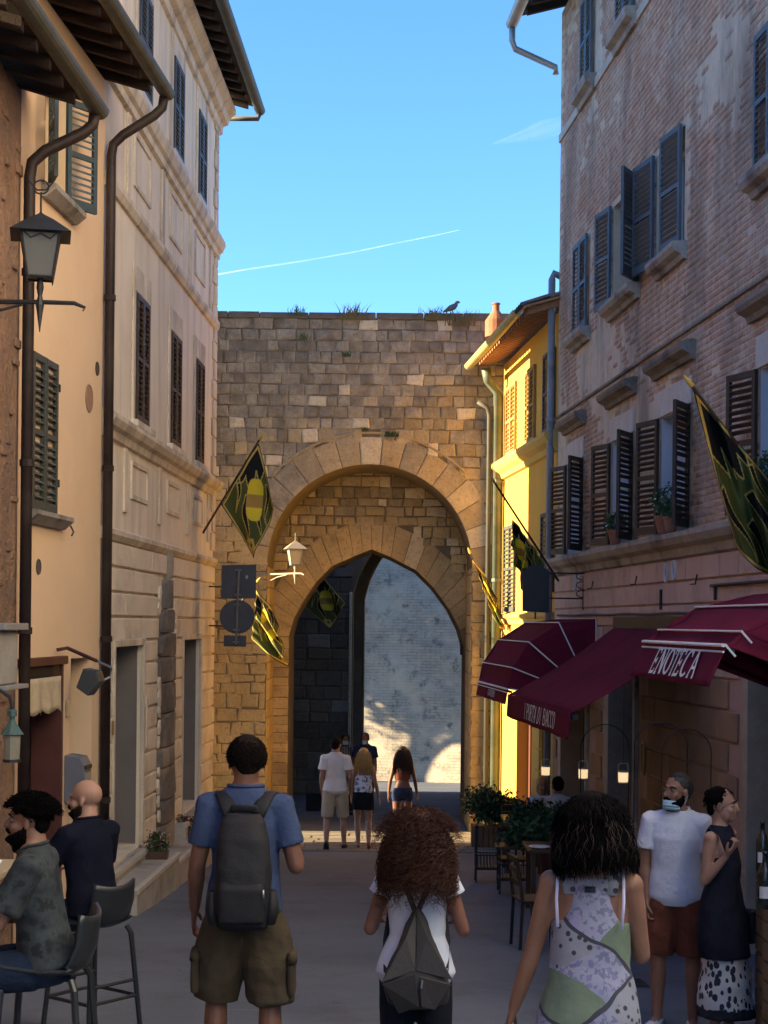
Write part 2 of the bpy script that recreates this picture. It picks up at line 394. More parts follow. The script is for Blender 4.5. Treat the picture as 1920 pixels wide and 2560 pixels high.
def inside_arch2(x, z):
    if z < -.3: return arch2[0][0]-.02 < x < arch2[-1][0]+.02
    return min((math.hypot(x-p[0], z-p[1]) for p in ring)) < .5 or (arch2[1][0] < x < arch2[-2][0] and z < np.interp(x, [p[0] for p in ring], [p[1] for p in ring])+.5)
z = gb-.2
while z < gc.z+RI:
    hh = random.uniform(.14, .24); x = -2.3+random.uniform(0, .2)
    if z+hh/2 < -.1:       # plain jamb courses beside the opening
        for xa, xb in ((-2.3, arch2[0][0]-.004), (arch2[-1][0]+.004, 1.8)):
            obj('tympanum_stone', stone_block(xa, xb, z+.005, z+hh-.005, YI, proud=.02, jit=.004), mat_jamb, gate)
        z += hh; continue
    while x < 1.9:
        wd = random.uniform(.16, .42)
        cx, cz = x+wd/2, z+hh/2
        if not inside_arch2(cx, cz) and not inside_arch2(x, cz) and not inside_arch2(x+wd, cz):
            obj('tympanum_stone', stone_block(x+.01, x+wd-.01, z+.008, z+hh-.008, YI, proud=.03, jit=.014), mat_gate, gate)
        x += wd
    z += hh
# chamber behind: side walls, part roof, back wall with a second opening
YB = 41.5; zb2 = gz(45)-.3
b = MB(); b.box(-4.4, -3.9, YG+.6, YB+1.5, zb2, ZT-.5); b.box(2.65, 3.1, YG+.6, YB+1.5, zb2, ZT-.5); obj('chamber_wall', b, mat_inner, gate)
b = MB(); b.box(-4.4, 3.1, YI+1.9, YI+5.2, ZT-1.2, ZT-.7); obj('dimming_roof', b, mat_inner, gate)  # unseen roof slab, put in and cut short to set the chamber's dimness
bx0 = P(881, 1700, YB).x; bx1 = 2.3; bz = P(881, 1480, YB).z; cxm = (bx0+bx1)/2
arch3 = [(bx0, zb2)]+[(bx0+(bx1-bx0)*t, bz+1.75*(1-abs(2*t-1)**1.9)**.75) for t in np.linspace(0, 1, 21)]+[(bx1, zb2)]
obj('back_wall', arched_wall(-3.9, 2.65, zb2, ZT-1, arch3, YB, YB+1.3), mat_mortar, gate, fixn=False)
bs = MB(); z = zb2+.2; nb = 0
while z < 4:
    hh = random.uniform(.25, .42); x = -3.85+random.uniform(0, .3)
    while x < bx0-.1:
        wd = min(random.uniform(.3, .7), bx0-.02-x)
        if wd > .15:
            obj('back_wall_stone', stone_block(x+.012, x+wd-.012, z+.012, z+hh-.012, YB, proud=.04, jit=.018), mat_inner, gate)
        x += wd
    z += hh
bx2 = P(911, 1700, YB+2.0).x; arch4 = [(bx2, zb2)]+[(bx2+(bx1-.1-bx2)*t, bz-.15+1.75*(1-abs(2*t-1)**1.9)**.75) for t in np.linspace(0, 1, 21)]+[(bx1-.1, zb2)]
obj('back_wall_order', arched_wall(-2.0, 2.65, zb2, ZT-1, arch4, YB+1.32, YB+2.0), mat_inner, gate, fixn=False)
b = MB(); b.tube([(q_[0]-.02, YB+1.3, q_[1]) for q_ in arch4[:9]], .022, 6); obj('jamb_moulding', b, mat_jamb, gate, smooth=True)
# lit edge moulding of the second opening
b = MB(); b.box(bx0-.1, bx0-.02, YB-.1, YB-.045, zb2, bz); obj('jamb_moulding', b, mat_gate, gate, bevel=.015)
# coping on the gate top
x = -3.5; cop = []
while x < 2.2:
    wd = random.uniform(.5, .9); b = MB(); b.box(x+.006, x+wd-.006, YG-.05, YG+1.5, ZT-.02, ZT+.085+random.uniform(0, .02)); obj('coping_stone', b, M('coping', (.16,.145,.13), .95, .35, 5, .6, 40, bdist=.02), gate, bevel=.015); x += wd
# iron hinge plates on the right jamb
b = MB(); b.box(XR-.07, XR-.02, YI+1.0, YI+1.15, P(1150,1640,YI).z, P(1150,1590,YI).z); obj('hinge', b, iron, gate)
# ---------------------------------------------------------------- far bastion seen through the gate
def far_wall_mat():
    m, N, L, B = nodes_of('bastion brick'); co = pos(N, L)
    mp = N.new('ShaderNodeMapping'); mp.inputs['Rotation'].default_value = (R(90), 0, 0); mp.inputs['Scale'].default_value = (1,1,1); L.new(co, mp.inputs['Vector'])
    br = N.new('ShaderNodeTexBrick'); br.inputs['Scale'].default_value = 2.4; br.inputs['Mortar Size'].default_value = .012; br.inputs['Row Height'].default_value = .22; br.inputs['Brick Width'].default_value = .7
    br.inputs['Color1'].default_value = (.33,.29,.22,1); br.inputs['Color2'].default_value = (.25,.22,.17,1); br.inputs['Mortar'].default_value = (.12,.115,.11,1)
    L.new(mp.outputs[0], br.inputs['Vector'])
    c = mixc(N, L, ramp(N, L, noise(N, L, co, .8, 8, .7), [(.42, 0.), (.6, 1.)]), br.outputs['Color'], (.39,.335,.25))
    c = mixc(N, L, ramp(N, L, noise(N, L, co, 2.2, 8, .75), [(.54, 0.), (.66, .85)]), c, (.085,.083,.085))
    c = mixc(N, L, ramp(N, L, noise(N, L, co, 1.1, 7, .7), [(.62, 0.), (.7, .8)]), c, (.08,.11,.035))
    L.new(c, B.inputs['Base Color']); B.inputs['Roughness'].default_value = .95
    bumpn(N, L, B, mathn(N, L, 'ADD', br.outputs['Fac'], noise(N, L, co, 14, 6)), .5, .03); return m
b = MB(); zg = gz(52)-.4
p0, p1 = Vector((-8, 52.0, zg)), Vector((10, 46.3, zg)); sl_ = Vector((.15, 1.1, 9.5))
nrm = Vector((-(p1-p0).y, (p1-p0).x, 0)).normalized()
def bw(a, t): 
    q = p0.lerp(p1, a)+sl_*t; k = .05*math.sin(a*41+t*17)*math.sin(t*29+a*13); return q+nrm*k
b.grid(bw, 60, 40); b.box8([p0+nrm*3, p1+nrm*3, p1+nrm*5, p0+nrm*5]+[q+Vector((0,0,9.6)) for q in (p0+nrm*3, p1+nrm*3, p1+nrm*5, p0+nrm*5)])
far = obj('bastion_wall', b, far_wall_mat(), fixn=False, smooth=True); tag(far, 'pale battered brick bastion wall seen through the gate arches', 'wall')
# ================================================================ buildings
def wall_holes(F, Y0, Y1, z0, z1, holes, dep=.3, zb=None):
    """front face with rectangular holes [(Ya,Yb,za,zb)] and their reveals"""
    ys = sorted({Y0, Y1, *[h[0] for h in holes], *[h[1] for h in holes]}); zs = sorted({z0, z1, *[h[2] for h in holes], *[h[3] for h in holes]})
    mb = MB()
    for a, b in zip(ys[:-1], ys[1:]):
        for c, d in zip(zs[:-1], zs[1:]):
            ym, zm = (a+b)/2, (c+d)/2
            if any(h[0] < ym < h[1] and h[2] < zm < h[3] for h in holes): continue
            mb.add([F.pt(a,c), F.pt(b,c), F.pt(b,d), F.pt(a,d)], [(0,1,2,3)])
    for a, b, c, d in holes:
        q = [F.pt(a,c), F.pt(b,c), F.pt(b,d), F.pt(a,d)]; i = [F.pt(a,c,-dep), F.pt(b,c,-dep), F.pt(b,d,-dep), F.pt(a,d,-dep)]
        for k in range(4): mb.add([q[k], q[(k+1) % 4], i[(k+1) % 4], i[k]], [(0,1,2,3)])
    return mb
def body(F, Y0, Y1, z0, z1, n0, n1): return MB().fbox(F, Y0, Y1, z0, z1, n0, n1)
_sl = {}
def leaf(parent, hinge, w, h, rotz, frame_m, slat_m, pitch=.062, t=.035, mid=True, name='shutter'):
    """louvred shutter leaf; its own x runs from the hinge, z up; slats are its children"""
    f = MB(); s = .05
    f.box(0, s, 0, t, 0, h); f.box(w-s, w, 0, t, 0, h); f.box(s, w-s, .002, t-.002, 0, .09); f.box(s, w-s, .002, t-.002, h-.06, h)
    if mid and h > 1.0: f.box(s, w-s, .002, t-.002, h*.5-.025, h*.5+.025)
    o = bpy.data.objects.new(name, mesh_of(name, f, frame_m, (0,0,0))); COL.objects.link(o); o.parent = parent
    o.location = Vector(hinge)-wl_of(parent); o.rotation_euler = (0, 0, rotz)
    key = (round(w, 3), slat_m.name)
    if key not in _sl:
        b = MB(); ww = w/2-s+.004; c, sn = math.cos(R(38)), math.sin(R(38)); q = []
        for x in (-ww, ww):
            for a, e in ((-.024,-.004),(.024,-.004),(.024,.004),(-.024,.004)): q.append((x, a*c-e*sn, a*sn+e*c))
        b.add(q, [(0,1,2,3),(4,7,6,5),(0,4,5,1),(1,5,6,2),(2,6,7,3),(3,7,4,0)]); _sl[key] = mesh_of('slat', b, slat_m, (0,0,0))
    z = .09+pitch*.6
    while z < h-.07:
        if not (mid and h > 1.0 and abs(z-h*.5) < .045): inst('slat', _sl[key], o, (w/2, t/2, z))
        z += pitch
    return o
def closed_pair(F, parent, Y0, Y1, z0, z1, fm, sm, n=.02, pitch=.062):
    w = (Y1-Y0)/2-.006
    a = F.ang
    if F.side > 0:   # left-hand front: leaf x axis along +d, thickness towards the street
        for y in (Y0, (Y0+Y1)/2+.006): leaf(parent, F.pt(y, z0, n+.035), w, z1-z0, a, fm, sm, pitch)
    else:
        for y in (Y1, (Y0+Y1)/2-.006): leaf(parent, F.pt(y, z0, n+.035), w, z1-z0, a+math.pi, fm, sm, pitch)
def swung(F, parent, Yh, z0, h, w, far, deg, fm, sm, n=.03, pitch=.062):
    """open leaf hinged at Yh; deg = angle away from the wall, opening towards far (+Y) or near (-Y)"""
    base = F.d if far else -F.d
    v = base*math.cos(R(deg))+F.nrm*math.sin(R(deg))
    return leaf(parent, F.pt(Yh, z0, n), w, h, math.atan2(v.y, v.x), fm, sm, pitch)
def gutter(parent, F, Y0, Y1, z, n, r, mat, name='gutter'):
    b = MB(); k = 9; pr = [(n+r*math.cos(math.pi+math.pi*i/k), z+r*math.sin(math.pi+math.pi*i/k)) for i in range(k+1)]
    pr += [(n+(r-.012)*math.cos(-math.pi*i/k), z+(r-.012)*math.sin(-math.pi*i/k)) for i in range(k+1)]
    b.fprof(F, pr, Y0, Y1); return obj(name, b, mat, parent, smooth=False)
def eave(parent, F, Y0, Y1, z, over, slope, m_raft, m_board, m_tile, step=.42, back=4.0, zfall=0, tile_w=.19):
    """tiled roof: rafters, boarding and rounded cover tiles, sloping up from the street"""
    Z = lambda n: z+(over-n)*slope
    b = MB(); b.fprof(F, [(over, Z(over)+.02), (over, Z(over)+.06), (-back, Z(-back)+.06), (-back, Z(-back)+.02)], Y0, Y1); obj('roof_boarding', b, m_board, parent)
    y = Y0+.08
    while y < Y1-.05:
        b = MB(); b.fprof(F, [(over-.06, Z(over-.06)-.085), (over-.06, Z(over-.06)+.018), (-.1, Z(-.1)+.018), (-.1, Z(-.1)-.085)], y, y+.075); obj('rafter', b, m_raft, parent); y += step
    y = Y0
    while y < Y1:
        for q, (n1, n0) in enumerate(((over+.05, over-.42), (over-.38, over-.85))):
            b = MB(); k = 7; vs = []
            for n_, rr, up in ((n1, tile_w*.56, .0), (n0, tile_w*.46, .03)):
                for i in range(k+1):
                    a = math.pi*i/k; vs.append(F.pt(y+tile_w/2+rr*math.cos(a), Z(n_)+.065+up+rr*.62*math.sin(a), n_))
                for i in range(k+1):
                    a = math.pi*(k-i)/k; vs.append(F.pt(y+tile_w/2+(rr-.016)*math.cos(a), Z(n_)+.065+up+(rr-.016)*.62*math.sin(a), n_))
            m_ = 2*(k+1); b.add(vs, [(i, (i+1) % m_, (i+1) % m_+m_, i+m_) for i in range(m_)]+[tuple(range(m_))[::-1], tuple(range(m_, 2*m_))])
            obj('roof_tile', b, m_tile, parent)
        y += tile_w
    b = MB(); b.fprof(F, [(over-.8, Z(over-.8)+.065), (over-.8, Z(over-.8)+.14), (-back, Z(-back)+.14), (-back, Z(-back)+.065)], Y0, Y1); obj('roof_slope', b, m_tile, parent)
def pipe(name, parent, pts, r, mat, rings=()):
    b = MB(); b.tube(pts, r, 10); o = obj(name, b, mat, parent, smooth=True)
    for p in rings:
        b = MB(); b.tube([Vector(p)-Vector((0,0,.03)), Vector(p)+Vector((0,0,.03))], r*1.22, 10); obj('pipe_collar', b, mat, o if parent is None else parent)
    return o
FA = Fac(533, 1300, 25.4, .0325, 1)
YA0 = FA.hit(252, 1300)[0]; YA1 = 25.4
pb = FA.pt(YA0, 0); FB = Fac(960, 1557, 10, .0725, 1); FB.a = pb.x-.0725*YA0
YB0 = FB.hit(38, 1000)[0]; YB1 = YA0
pc = FB.pt(YB0, 0); FC = Fac(960, 1557, 10, .04, 1); FC.a = pc.x-.04*YB0+.03
FP = Fac(1396, 900, 24.2, -.08, -1); YP1 = 24.2
py_ = FP.pt(YP1, 0); FY = Fac(960, 1557, 10, -.09, -1); FY.a = py_.x+.09*YP1+.02
YY0, YY1 = YP1, 29.4
mat_tile = M('clay roof tile', (.33,.17,.10), .9, .35, 5, .4, 40, rnd=.5, c2=(.16,.13,.10), bdist=.01)
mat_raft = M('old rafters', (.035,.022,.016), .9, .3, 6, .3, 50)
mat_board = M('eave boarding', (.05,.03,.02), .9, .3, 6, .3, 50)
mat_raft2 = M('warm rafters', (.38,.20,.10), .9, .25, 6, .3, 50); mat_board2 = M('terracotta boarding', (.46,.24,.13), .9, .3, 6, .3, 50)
mat_gut = M('weathered copper gutter', (.075,.075,.06), .55, .3, 6, .2, 40, metal=.4, c2=(.09,.10,.08))
mat_pipe = M('brown downpipe', (.026,.016,.014), .55, .35, 4, .15, 50, c2=(.045,.032,.027), spec=.3)
mat_glass = M('dark window glass', (.018,.022,.028), .08, .1, 3, 0, spec=.6)
mat_sillst = M('sill stone', (.34,.31,.27), .85, .3, 6, .4, 40, c2=(.12,.11,.10))
# ---------------------------------------------------------------- A: cream palazzo front on the left, next to the gate
cream = M('cream plaster', (.77,.67,.51), .9, .14, .9, .25, 55, c2=(.68,.59,.46), m2=(.5,.75), s2=.7, streak=(.52,.45,.36), bdist=.006)
trim = M('cream stone trim', (.68,.59,.45), .9, .2, 1.5, .3, 45, c2=(.38,.32,.25), m2=(.52,.72), s2=1.1, streak=(.30,.26,.22), bdist=.008)
A = thing('plastered_palazzo', 'cream plastered palazzo with closed louvred shutters and rusticated base on the left', 'building', FA.pt(21, gz(21), -2))
ZA = 8.15
bays = [(18.66,19.46),(21.12,21.90),(23.32,24.06)]
d1 = (FA.hit(280,1628)[0], FA.hit(352,1617)[0]); d2 = (FA.hit(453,1607)[0], FA.hit(497,1602)[0])
zs_ = -2.72
holesA = [(d1[0], d1[1], zs_, -.30), (d2[0], d2[1], zs_, -.27)]
obj('wall', wall_holes(FA, YA0, YA1, gz(25)-.4, ZA, holesA, .55), cream, A, fixn=False)
obj('wall', body(FA, YA0+.02, YA1-.004, gz(26)-.4, ZA, -.56, -7.5), cream, A)
b = MB(); b.fbox(FA, YA1-.55, YA1-.002, gz(26)-.4, ZA, -.56, -.001); obj('wall', b, cream, A)
for a, c in bays:
    for z0, z1 in ((2.33, 3.82), (6.2, 7.46)):
        closed_pair(FA, A, a, c, z0, z1, M('dark brown shutter', (.055,.038,.032), .6, .25, 5, .2) if z1 < 5 else M('slate blue shutter', (.055,.065,.085), .6, .25, 5, .2),
                    M('dark brown slat', (.07,.05,.042), .6) if z1 < 5 else M('slate blue slat', (.075,.088,.11), .6), .01)
        b = MB(); e = .12     # raised surround with a plain lintel panel
        b.fbox(FA, a-e-.03, a-.02, z0-.1, z1+.32, 0, .025); b.fbox(FA, c+.02, c+e+.03, z0-.1, z1+.32, 0, .025); b.fbox(FA, a-.019, c+.019, z1+.03, z1+.32, 0, .022)
        obj('window_surround', b, trim, A, bevel=.006)
    b = MB(); b.fbox(FA, a-.18, c+.18, 2.245, 2.325, 0, .09); obj('window_sill', b, trim, A, bevel=.01)
    b = MB(); b.fbox(FA, a-.18, c+.18, 6.105, 6.19, 0, .08); obj('window_sill', b, M('pale marble', (.55,.52,.47), .7, .1), A, bevel=.01)
    for z0, z1 in ((5.08, 5.62), (1.46, 1.80)):   # sunk panels: a raised frame round a flat field
        b = MB(); y0, y1 = a-.1, c+.06; w = .05
        b.fbox(FA, y0-w, y0, z0-w, z1+w, 0, .022); b.fbox(FA, y1, y1+w, z0-w, z1+w, 0, .022); b.fbox(FA, y0, y1, z1, z1+w, 0, .02); b.fbox(FA, y0, y1, z0-w, z0, 0, .02); obj('panel_frame', b, trim, A)
b = MB(); b.fprof(FA, [(0,5.74),(.05,5.76),(.06,5.84),(.10,5.87),(.14,5.97),(.14,6.02),(.05,6.10),(0,6.10)], YA0, YA1+.1); obj('string_course', b, trim, A)
b = MB(); b.fprof(FA, [(0,4.60),(.035,4.61),(.07,4.68),(.07,4.74),(0,4.76)], YA0, YA1+.05); obj('string_course', b, trim, A)
b = MB(); b.fprof(FA, [(0,1.95),(.04,1.97),(.06,2.05),(.11,2.08),(.15,2.15),(.15,2.20),(.04,2.245),(0,2.245)], YA0, YA1+.1); obj('string_course', b, trim, A)
b = MB(); b.fprof(FA, [(0,.86),(.03,.87),(.07,.93),(.07,.98),(0,1.01)], YA0, YA1+.06); obj('string_course', b, trim, A)
for y in (18.15, 20.42, 22.72, 24.75):
    for z0, z1 in ((1.22, 1.95), (4.76, 5.74)):
        b = MB(); b.fbox(FA, y-.09, y+.09, z0, z1, 0, .028); obj('pilaster_strip', b, trim, A, bevel=.006)
b = MB(); b.fprof(FA, [(0,7.78),(.05,7.80),(.06,7.92),(.14,7.95),(.17,8.05),(.26,8.12),(.26,8.2),(0,8.2)], YA0, YA1+.26); obj('cornice', b, trim, A)
# quoins at the gate corner
z = 1.1; k = 0
while z < 7.7:
    w = .34 if k % 2 == 0 else .22
    b = MB(); b.fbox(FA, YA1-w, YA1+.03, z+.01, z+.29, 0, .035); obj('quoin', b, trim, A, bevel=.012); z += .3; k += 1
# rusticated base, course by course, broken by the doors and the bared column
col = (FA.hit(388,1800)[0], FA.hit(428,1800)[0])
rust = M('rusticated plaster', (.72,.63,.49), .9, .16, 1.3, .35, 40, c2=(.47,.39,.30), m2=(.5,.7), s2=1.4, rnd=.12, bdist=.01)
z = .86; k = 0
while z > gz(24)+.3:
    z0 = z-.275
    cuts = [(YA0+.1, YA1+.03)]
    if z0 < -.28: 
        cuts = [(YA0+.1, d1[0]-.1), (d1[1]+.1, col[0]-.05), (col[1]+.05, d2[0]-.1), (d2[1]+.1, YA1+.03)]
    elif z0 < .35: cuts = [(YA0+.1, col[0]+.12*(z0+.3)), (col[1]-.12*(z0+.3), YA1+.03)]
    for a, c in cuts:
        if c-a < .08: continue
        n_ = max(1, round((c-a)/(1.3 if z0 > -.28 else .9))); st = (c-a)/n_
        for q in range(n_):
            j = random.uniform(-.02, .02) if z0 < -.28 else 0
            b = MB(); b.fbox(FA, a+q*st+(.0 if q == 0 else .002), a+(q+1)*st-.002, max(z0+.014, gz(24)+.2), z-.014, 0, .03+random.uniform(0, .012)); obj('rusticated_block', b, rust, A, bevel=.014)
    z = z0; k += 1
# the bared old column of rough stone between the doors
oldst = M('bared grey stone', (.155,.14,.125), .95, .35, 4, .7, 25, c2=(.30,.25,.19), rnd=.3, bdist=.03)
z = zs_-.25; k = 0
while z < .55:
    hh = random.uniform(.26, .5); cy = (col[0]+col[1])/2-.03*z; w = (col[1]-col[0])/2*(1 if z < -.4 else max(.12, 1-(z+.4)*1.05))
    b = MB(); pts = []; n = 9
    for zz in (z+.008, z+.05, z+hh-.05, min(z+hh, .6)-.008):
        ins = .97 if zz in (z+.05, z+hh-.05) else .9
        for i in range(n):
            a = math.pi*i/(n-1); pts.append(FA.pt(cy-w*ins*math.cos(a)*random.uniform(.95, 1.04), zz, max(0, .11*ins*math.sin(a)**.7+random.uniform(-.012, .012))))
    b.add(pts, [(r*n+i, r*n+i+1, (r+1)*n+i+1, (r+1)*n+i) for r in range(3) for i in range(n-1)]+[tuple(range(n)), tuple(range(3*n, 4*n))])
    obj('column_drum', b, oldst, A, fixn=False); z += hh; k += 1
# broken plaster edges round the column
for i in range(16):
    zz = -2.5+i*.19; s = random.choice((0, 1)); y = col[s]+random.uniform(-.05, .05)-.02*zz; w = random.uniform(.05, .11); h = random.uniform(.06, .16)
    c0 = FA.pt(y, zz, .035); b = MB(); b.extr([FA.pt(y+w*math.cos(t)*random.uniform(.6, 1), zz+h*math.sin(t)*random.uniform(.6, 1), .028) for t in np.linspace(0, 2*math.pi, 7)[:-1]], FA.nrm*.03); obj('plaster_edge', b, rust, A)
# doors: pale frames deep in the openings, threshold stones
dgl = M('door leaf blue grey', (.10,.115,.15), .5, .15, 3, .1, 40); dfr = M('door frame grey', (.18,.165,.155), .6, .12, 4, .1)
for (a, c), zt in ((d1, -.30), (d2, -.27)):
    b = MB(); b.fbox(FA, a, c, zs_, zt, -.6, -.55); dr = obj('door', b, mat_glass, A)
    b = MB(); b.fbox(FA, a+.02, a+.40, zs_+.05, zt-.05, -.55, -.50); obj('door_leaf', b, dgl, dr, bevel=.008)
    b = MB(); b.fbox(FA, c-.12, c-.005, zs_, zt-.003, -.54, -.35); obj('door_frame', b, dfr, dr)
    b = MB(); b.fbox(FA, c-.03, c-.004, zs_+.04, zt-.006, -.53, -.04); obj('reveal_lining', b, M('grey lining', (.17,.155,.145), .75, .12), dr)
    b = MB(); w = .085
    b.fbox(FA, a-w, a, zs_, zt+w, 0, .05); b.fbox(FA, c, c+w, zs_, zt+w, 0, .05); b.fbox(FA, a, c, zt, zt+w-.002, 0, .048); obj('door_surround', b, trim, A, bevel=.01)
# a doorbell and number plate by the first door
b = MB(); b.fbox(FA, d1[0]-.16, d1[0]-.11, -1.25, -1.10, .04, .06); obj('bell_plate', b, M('brass', (.35,.27,.14), .4, .1, metal=.8), A)
b = MB(); b.fbox(FA, d1[1]+.17, d1[1]+.26, -1.55, -.95, .035, .055); obj('meter_cover', b, trim, A, bevel=.006)
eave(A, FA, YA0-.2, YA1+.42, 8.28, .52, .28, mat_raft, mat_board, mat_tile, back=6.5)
gutter(A, FA, YA0-.2, YA1+.52, 8.27, .62, .085, mat_gut)
pipe('gutter_return', A, [FA.pt(YA1+.46, 8.2, .62), FA.pt(YA1+.46, 8.12, .6), FA.pt(YA1+.46, 8.12, .02)], .04, mat_gut)
# stone steps in front
mst = M('step stone', (.42,.38,.32), .85, .22, 3, .35, 35, c2=(.28,.25,.21))
stp = thing('stone_steps', 'long shallow stone steps along the foot of the cream palazzo', 'steps', FA.pt(19, gz(19), .2))
for a, c, z, n in ((16.95, 19.75, -2.86, .42), (19.75, 25.3, -2.98, .40), (17.0, 19.3, -2.745, .11), (21.6, 24.3, -2.75, .2)):
    b = MB(); b.fbox(FA, a, c-.01, gz(c)-.2, z, .0, n); obj('step', b, mst, stp, bevel=.012)
    b = MB(); b.fbox(FA, a+.01, c-.02, z-.05, z+.012, n-.04, n+.02); obj('step_nosing', b, M('step nosing', (.52,.47,.38), .8, .15), stp, bevel=.008)
# ---------------------------------------------------------------- B: peach house
peach = M('peach plaster', (.80,.57,.35), .92, .07, .8, .12, 70, c2=(.75,.52,.31), m2=(.5,.75), s2=.9, bdist=.006)
Bh = thing('peach_house', 'smooth peach plastered house with green shutters and brown ground floor openings', 'building', FB.pt(15.5, gz(15.5), -2))
zB = 5.7
o1 = (FB.hit(48,1671)[0]+.02, FB.hit(157,1662)[0], gz(15)-.1, -.41); o2 = (FB.hit(177,1655)[0], FB.hit(231,1650)[0], gz(16)-.1, -.385)
uw = (FB.hit(112,450)[0], FB.hit(158,500)[0]+.05, 4.0, 5.02)
nich = FB.hit(222, 996)
obj('wall', wall_holes(FB, YB0, YB1, gz(17)-.3, zB, [o1, o2, uw], .3), peach, Bh, fixn=False)
obj('wall', body(FB, YB0+.01, YB1-.01, gz(17)-.3, zB+.3, -.42, -7), peach, Bh)
green_f = M('green shutter', (.055,.062,.052), .6, .2, 5, .2); green_s = M('green slat', (.09,.105,.092), .6, .2, 5, .1)
bw_ = (FB.hit(74,888)[0], FB.hit(136,918)[0]); closed_pair(FB, Bh, bw_[0], bw_[1], .985, 2.40, green_f, green_s, .01, .068)
b = MB(); b.fprof(FB, [(0,.86),(.04,.86),(.13,.935),(.13,.975),(0,.975)], bw_[0]-.15, bw_[1]+.28); obj('window_sill', b, mat_sillst, Bh)
b = MB(); y = bw_[1]+.26; b.tube([FB.pt(y, .9, .1), FB.pt(y, .84, .13), FB.pt(y, .80, .11)], .008, 6); obj('shutter_hook', b, iron, Bh)
for zz in (1.25, 2.15):
    b = MB(); b.fbox(FB, bw_[1]+.005, bw_[1]+.05, zz, zz+.07, .02, .05); obj('shutter_hinge', b, iron, Bh)
blue_f = M('blue green shutter', (.05,.075,.085), .6, .2, 5, .2); blue_s = M('blue green slat', (.11,.155,.165), .55, .2, 5, .1)
b = MB(); b.fbox(FB, uw[0], uw[1], uw[2], uw[3], -.3, -.27); wn_ = obj('window', b, mat_glass, Bh)
b = MB(); b.fbox(FB, uw[0], uw[0]+.05, uw[2], uw[3], -.27, -.22); b.fbox(FB, uw[1]-.05, uw[1], uw[2], uw[3], -.27, -.22); obj('frame', b, dfr, wn_)
swung(FB, Bh, uw[0], uw[2]-.02, 1.04, .40, False, 24, blue_f, blue_s); swung(FB, Bh, uw[1], uw[2]-.02, 1.04, .40, True, 30, blue_f, blue_s)
b = MB(); b.fprof(FB, [(0,3.86),(.05,3.86),(.14,3.93),(.14,3.98),(0,3.98)], uw[0]-.12, uw[1]+.28); obj('window_sill', b, mat_sillst, Bh)
# round niche and vents: shallow dished rings let into the wall
for (u, v, r, dp) in ((222, 996, .15, .02), (242, 922, .075, .012), (95, 1417, .075, .012)):
    y, z = FB.hit(u, v); b = MB(); n = 20
    vs = [FB.pt(y+r*k*math.cos(2*math.pi*i/n), z+r*k*math.sin(2*math.pi*i/n), d) for k, d in ((1, .003), (.93, .012), (.86, .006), (.3, .004)) for i in range(n)]
    b.add(vs, [(q*n+i, q*n+(i+1) % n, (q+1)*n+(i+1) % n, (q+1)*n+i) for q in range(3) for i in range(n)]+[tuple(range(3*n, 4*n))])
    obj('round_vent', b, M('vent terracotta', (.34,.20,.12), .9, .2) if r > .1 else M('vent dark', (.09,.07,.055), .9, .2), Bh)
redbr = M('oxblood paint', (.085,.03,.026), .55, .2, 4, .15, 40)
# opening 1: lattice window deep, painted far jamb, beam over it, scalloped valance
b = MB(); b.fbox(FB, o1[0], o1[1], o1[2], o1[3], -.34, -.30); wg = obj('lattice_window', b, M('oxblood glass', (.035,.016,.016), .3, .2), Bh)
for i in range(9):
    z = o1[3]-.35-i*.19; b = MB(); b.fbox(FB, o1[0]+.02, o1[1]-.15, z, z+.018, -.30, -.275); obj('lattice_bar', b, M('pale lattice', (.36,.32,.26), .7), wg)
for i in range(5):
    y = o1[0]+.12+i*.22; b = MB(); b.fbox(FB, y, y+.012, o1[2], o1[3]-.2, -.298, -.285); obj('lattice_bar', b, M('dark lattice', (.10,.06,.05), .7), wg)
b = MB(); b.fbox(FB, o1[1]-.06, o1[1]-.002, o1[2], o1[3]-.003, -.29, .012); obj('painted_jamb', b, redbr, Bh, bevel=.006)
b = MB(); b.fbox(FB, o1[0]-.1, o1[1]+.02, o1[3]-.02, o1[3]+.06, -.1, .05); obj('beam', b, redbr, Bh, bevel=.008)
b = MB(); b.fbox(FB, o1[0]-.02, o1[1]-.10, o1[3]-.13, o1[3]-.03, -.05, .0); obj('awning_roller', b, M('roller dark', (.02,.018,.017), .6), Bh)
y0, y1 = o1[0]-.02, o1[1]-.16
def val_(a, t):
    y = y0+(y1-y0)*a; sc = .035*abs(math.sin(a*math.pi*6)); z = o1[3]-.13-t*(.30+sc); return FB.pt(y, z, .03+.02*math.sin(a*23)*t+.02*t)
b = MB(); b.grid(val_, 60, 6); vv = obj('valance', b, M('beige canvas', (.50,.40,.26), .9, .2, 12, .2), Bh, smooth=True)
vv.modifiers.new('thick', 'SOLIDIFY').thickness = .006
# opening 2: brown door, far reveal
b = MB(); b.fbox(FB, o2[0], o2[1], o2[2], o2[3], -.34, -.30); dd_ = obj('door', b, M('brown door', (.06,.028,.02), .5, .2, 4, .1), Bh)
b = MB(); b.fbox(FB, o2[0]+.005, o2[0]+.09, o2[2], o2[3]-.004, -.29, -.12); obj('door_frame', b, redbr, dd_)
b = MB(); b.fbox(FB, o2[0]-.19, o2[0]-.12, -.95, -.78, .005, .03); obj('intercom', b, M('steel plate', (.45,.42,.36), .35, .1, metal=.6), Bh, bevel=.004)
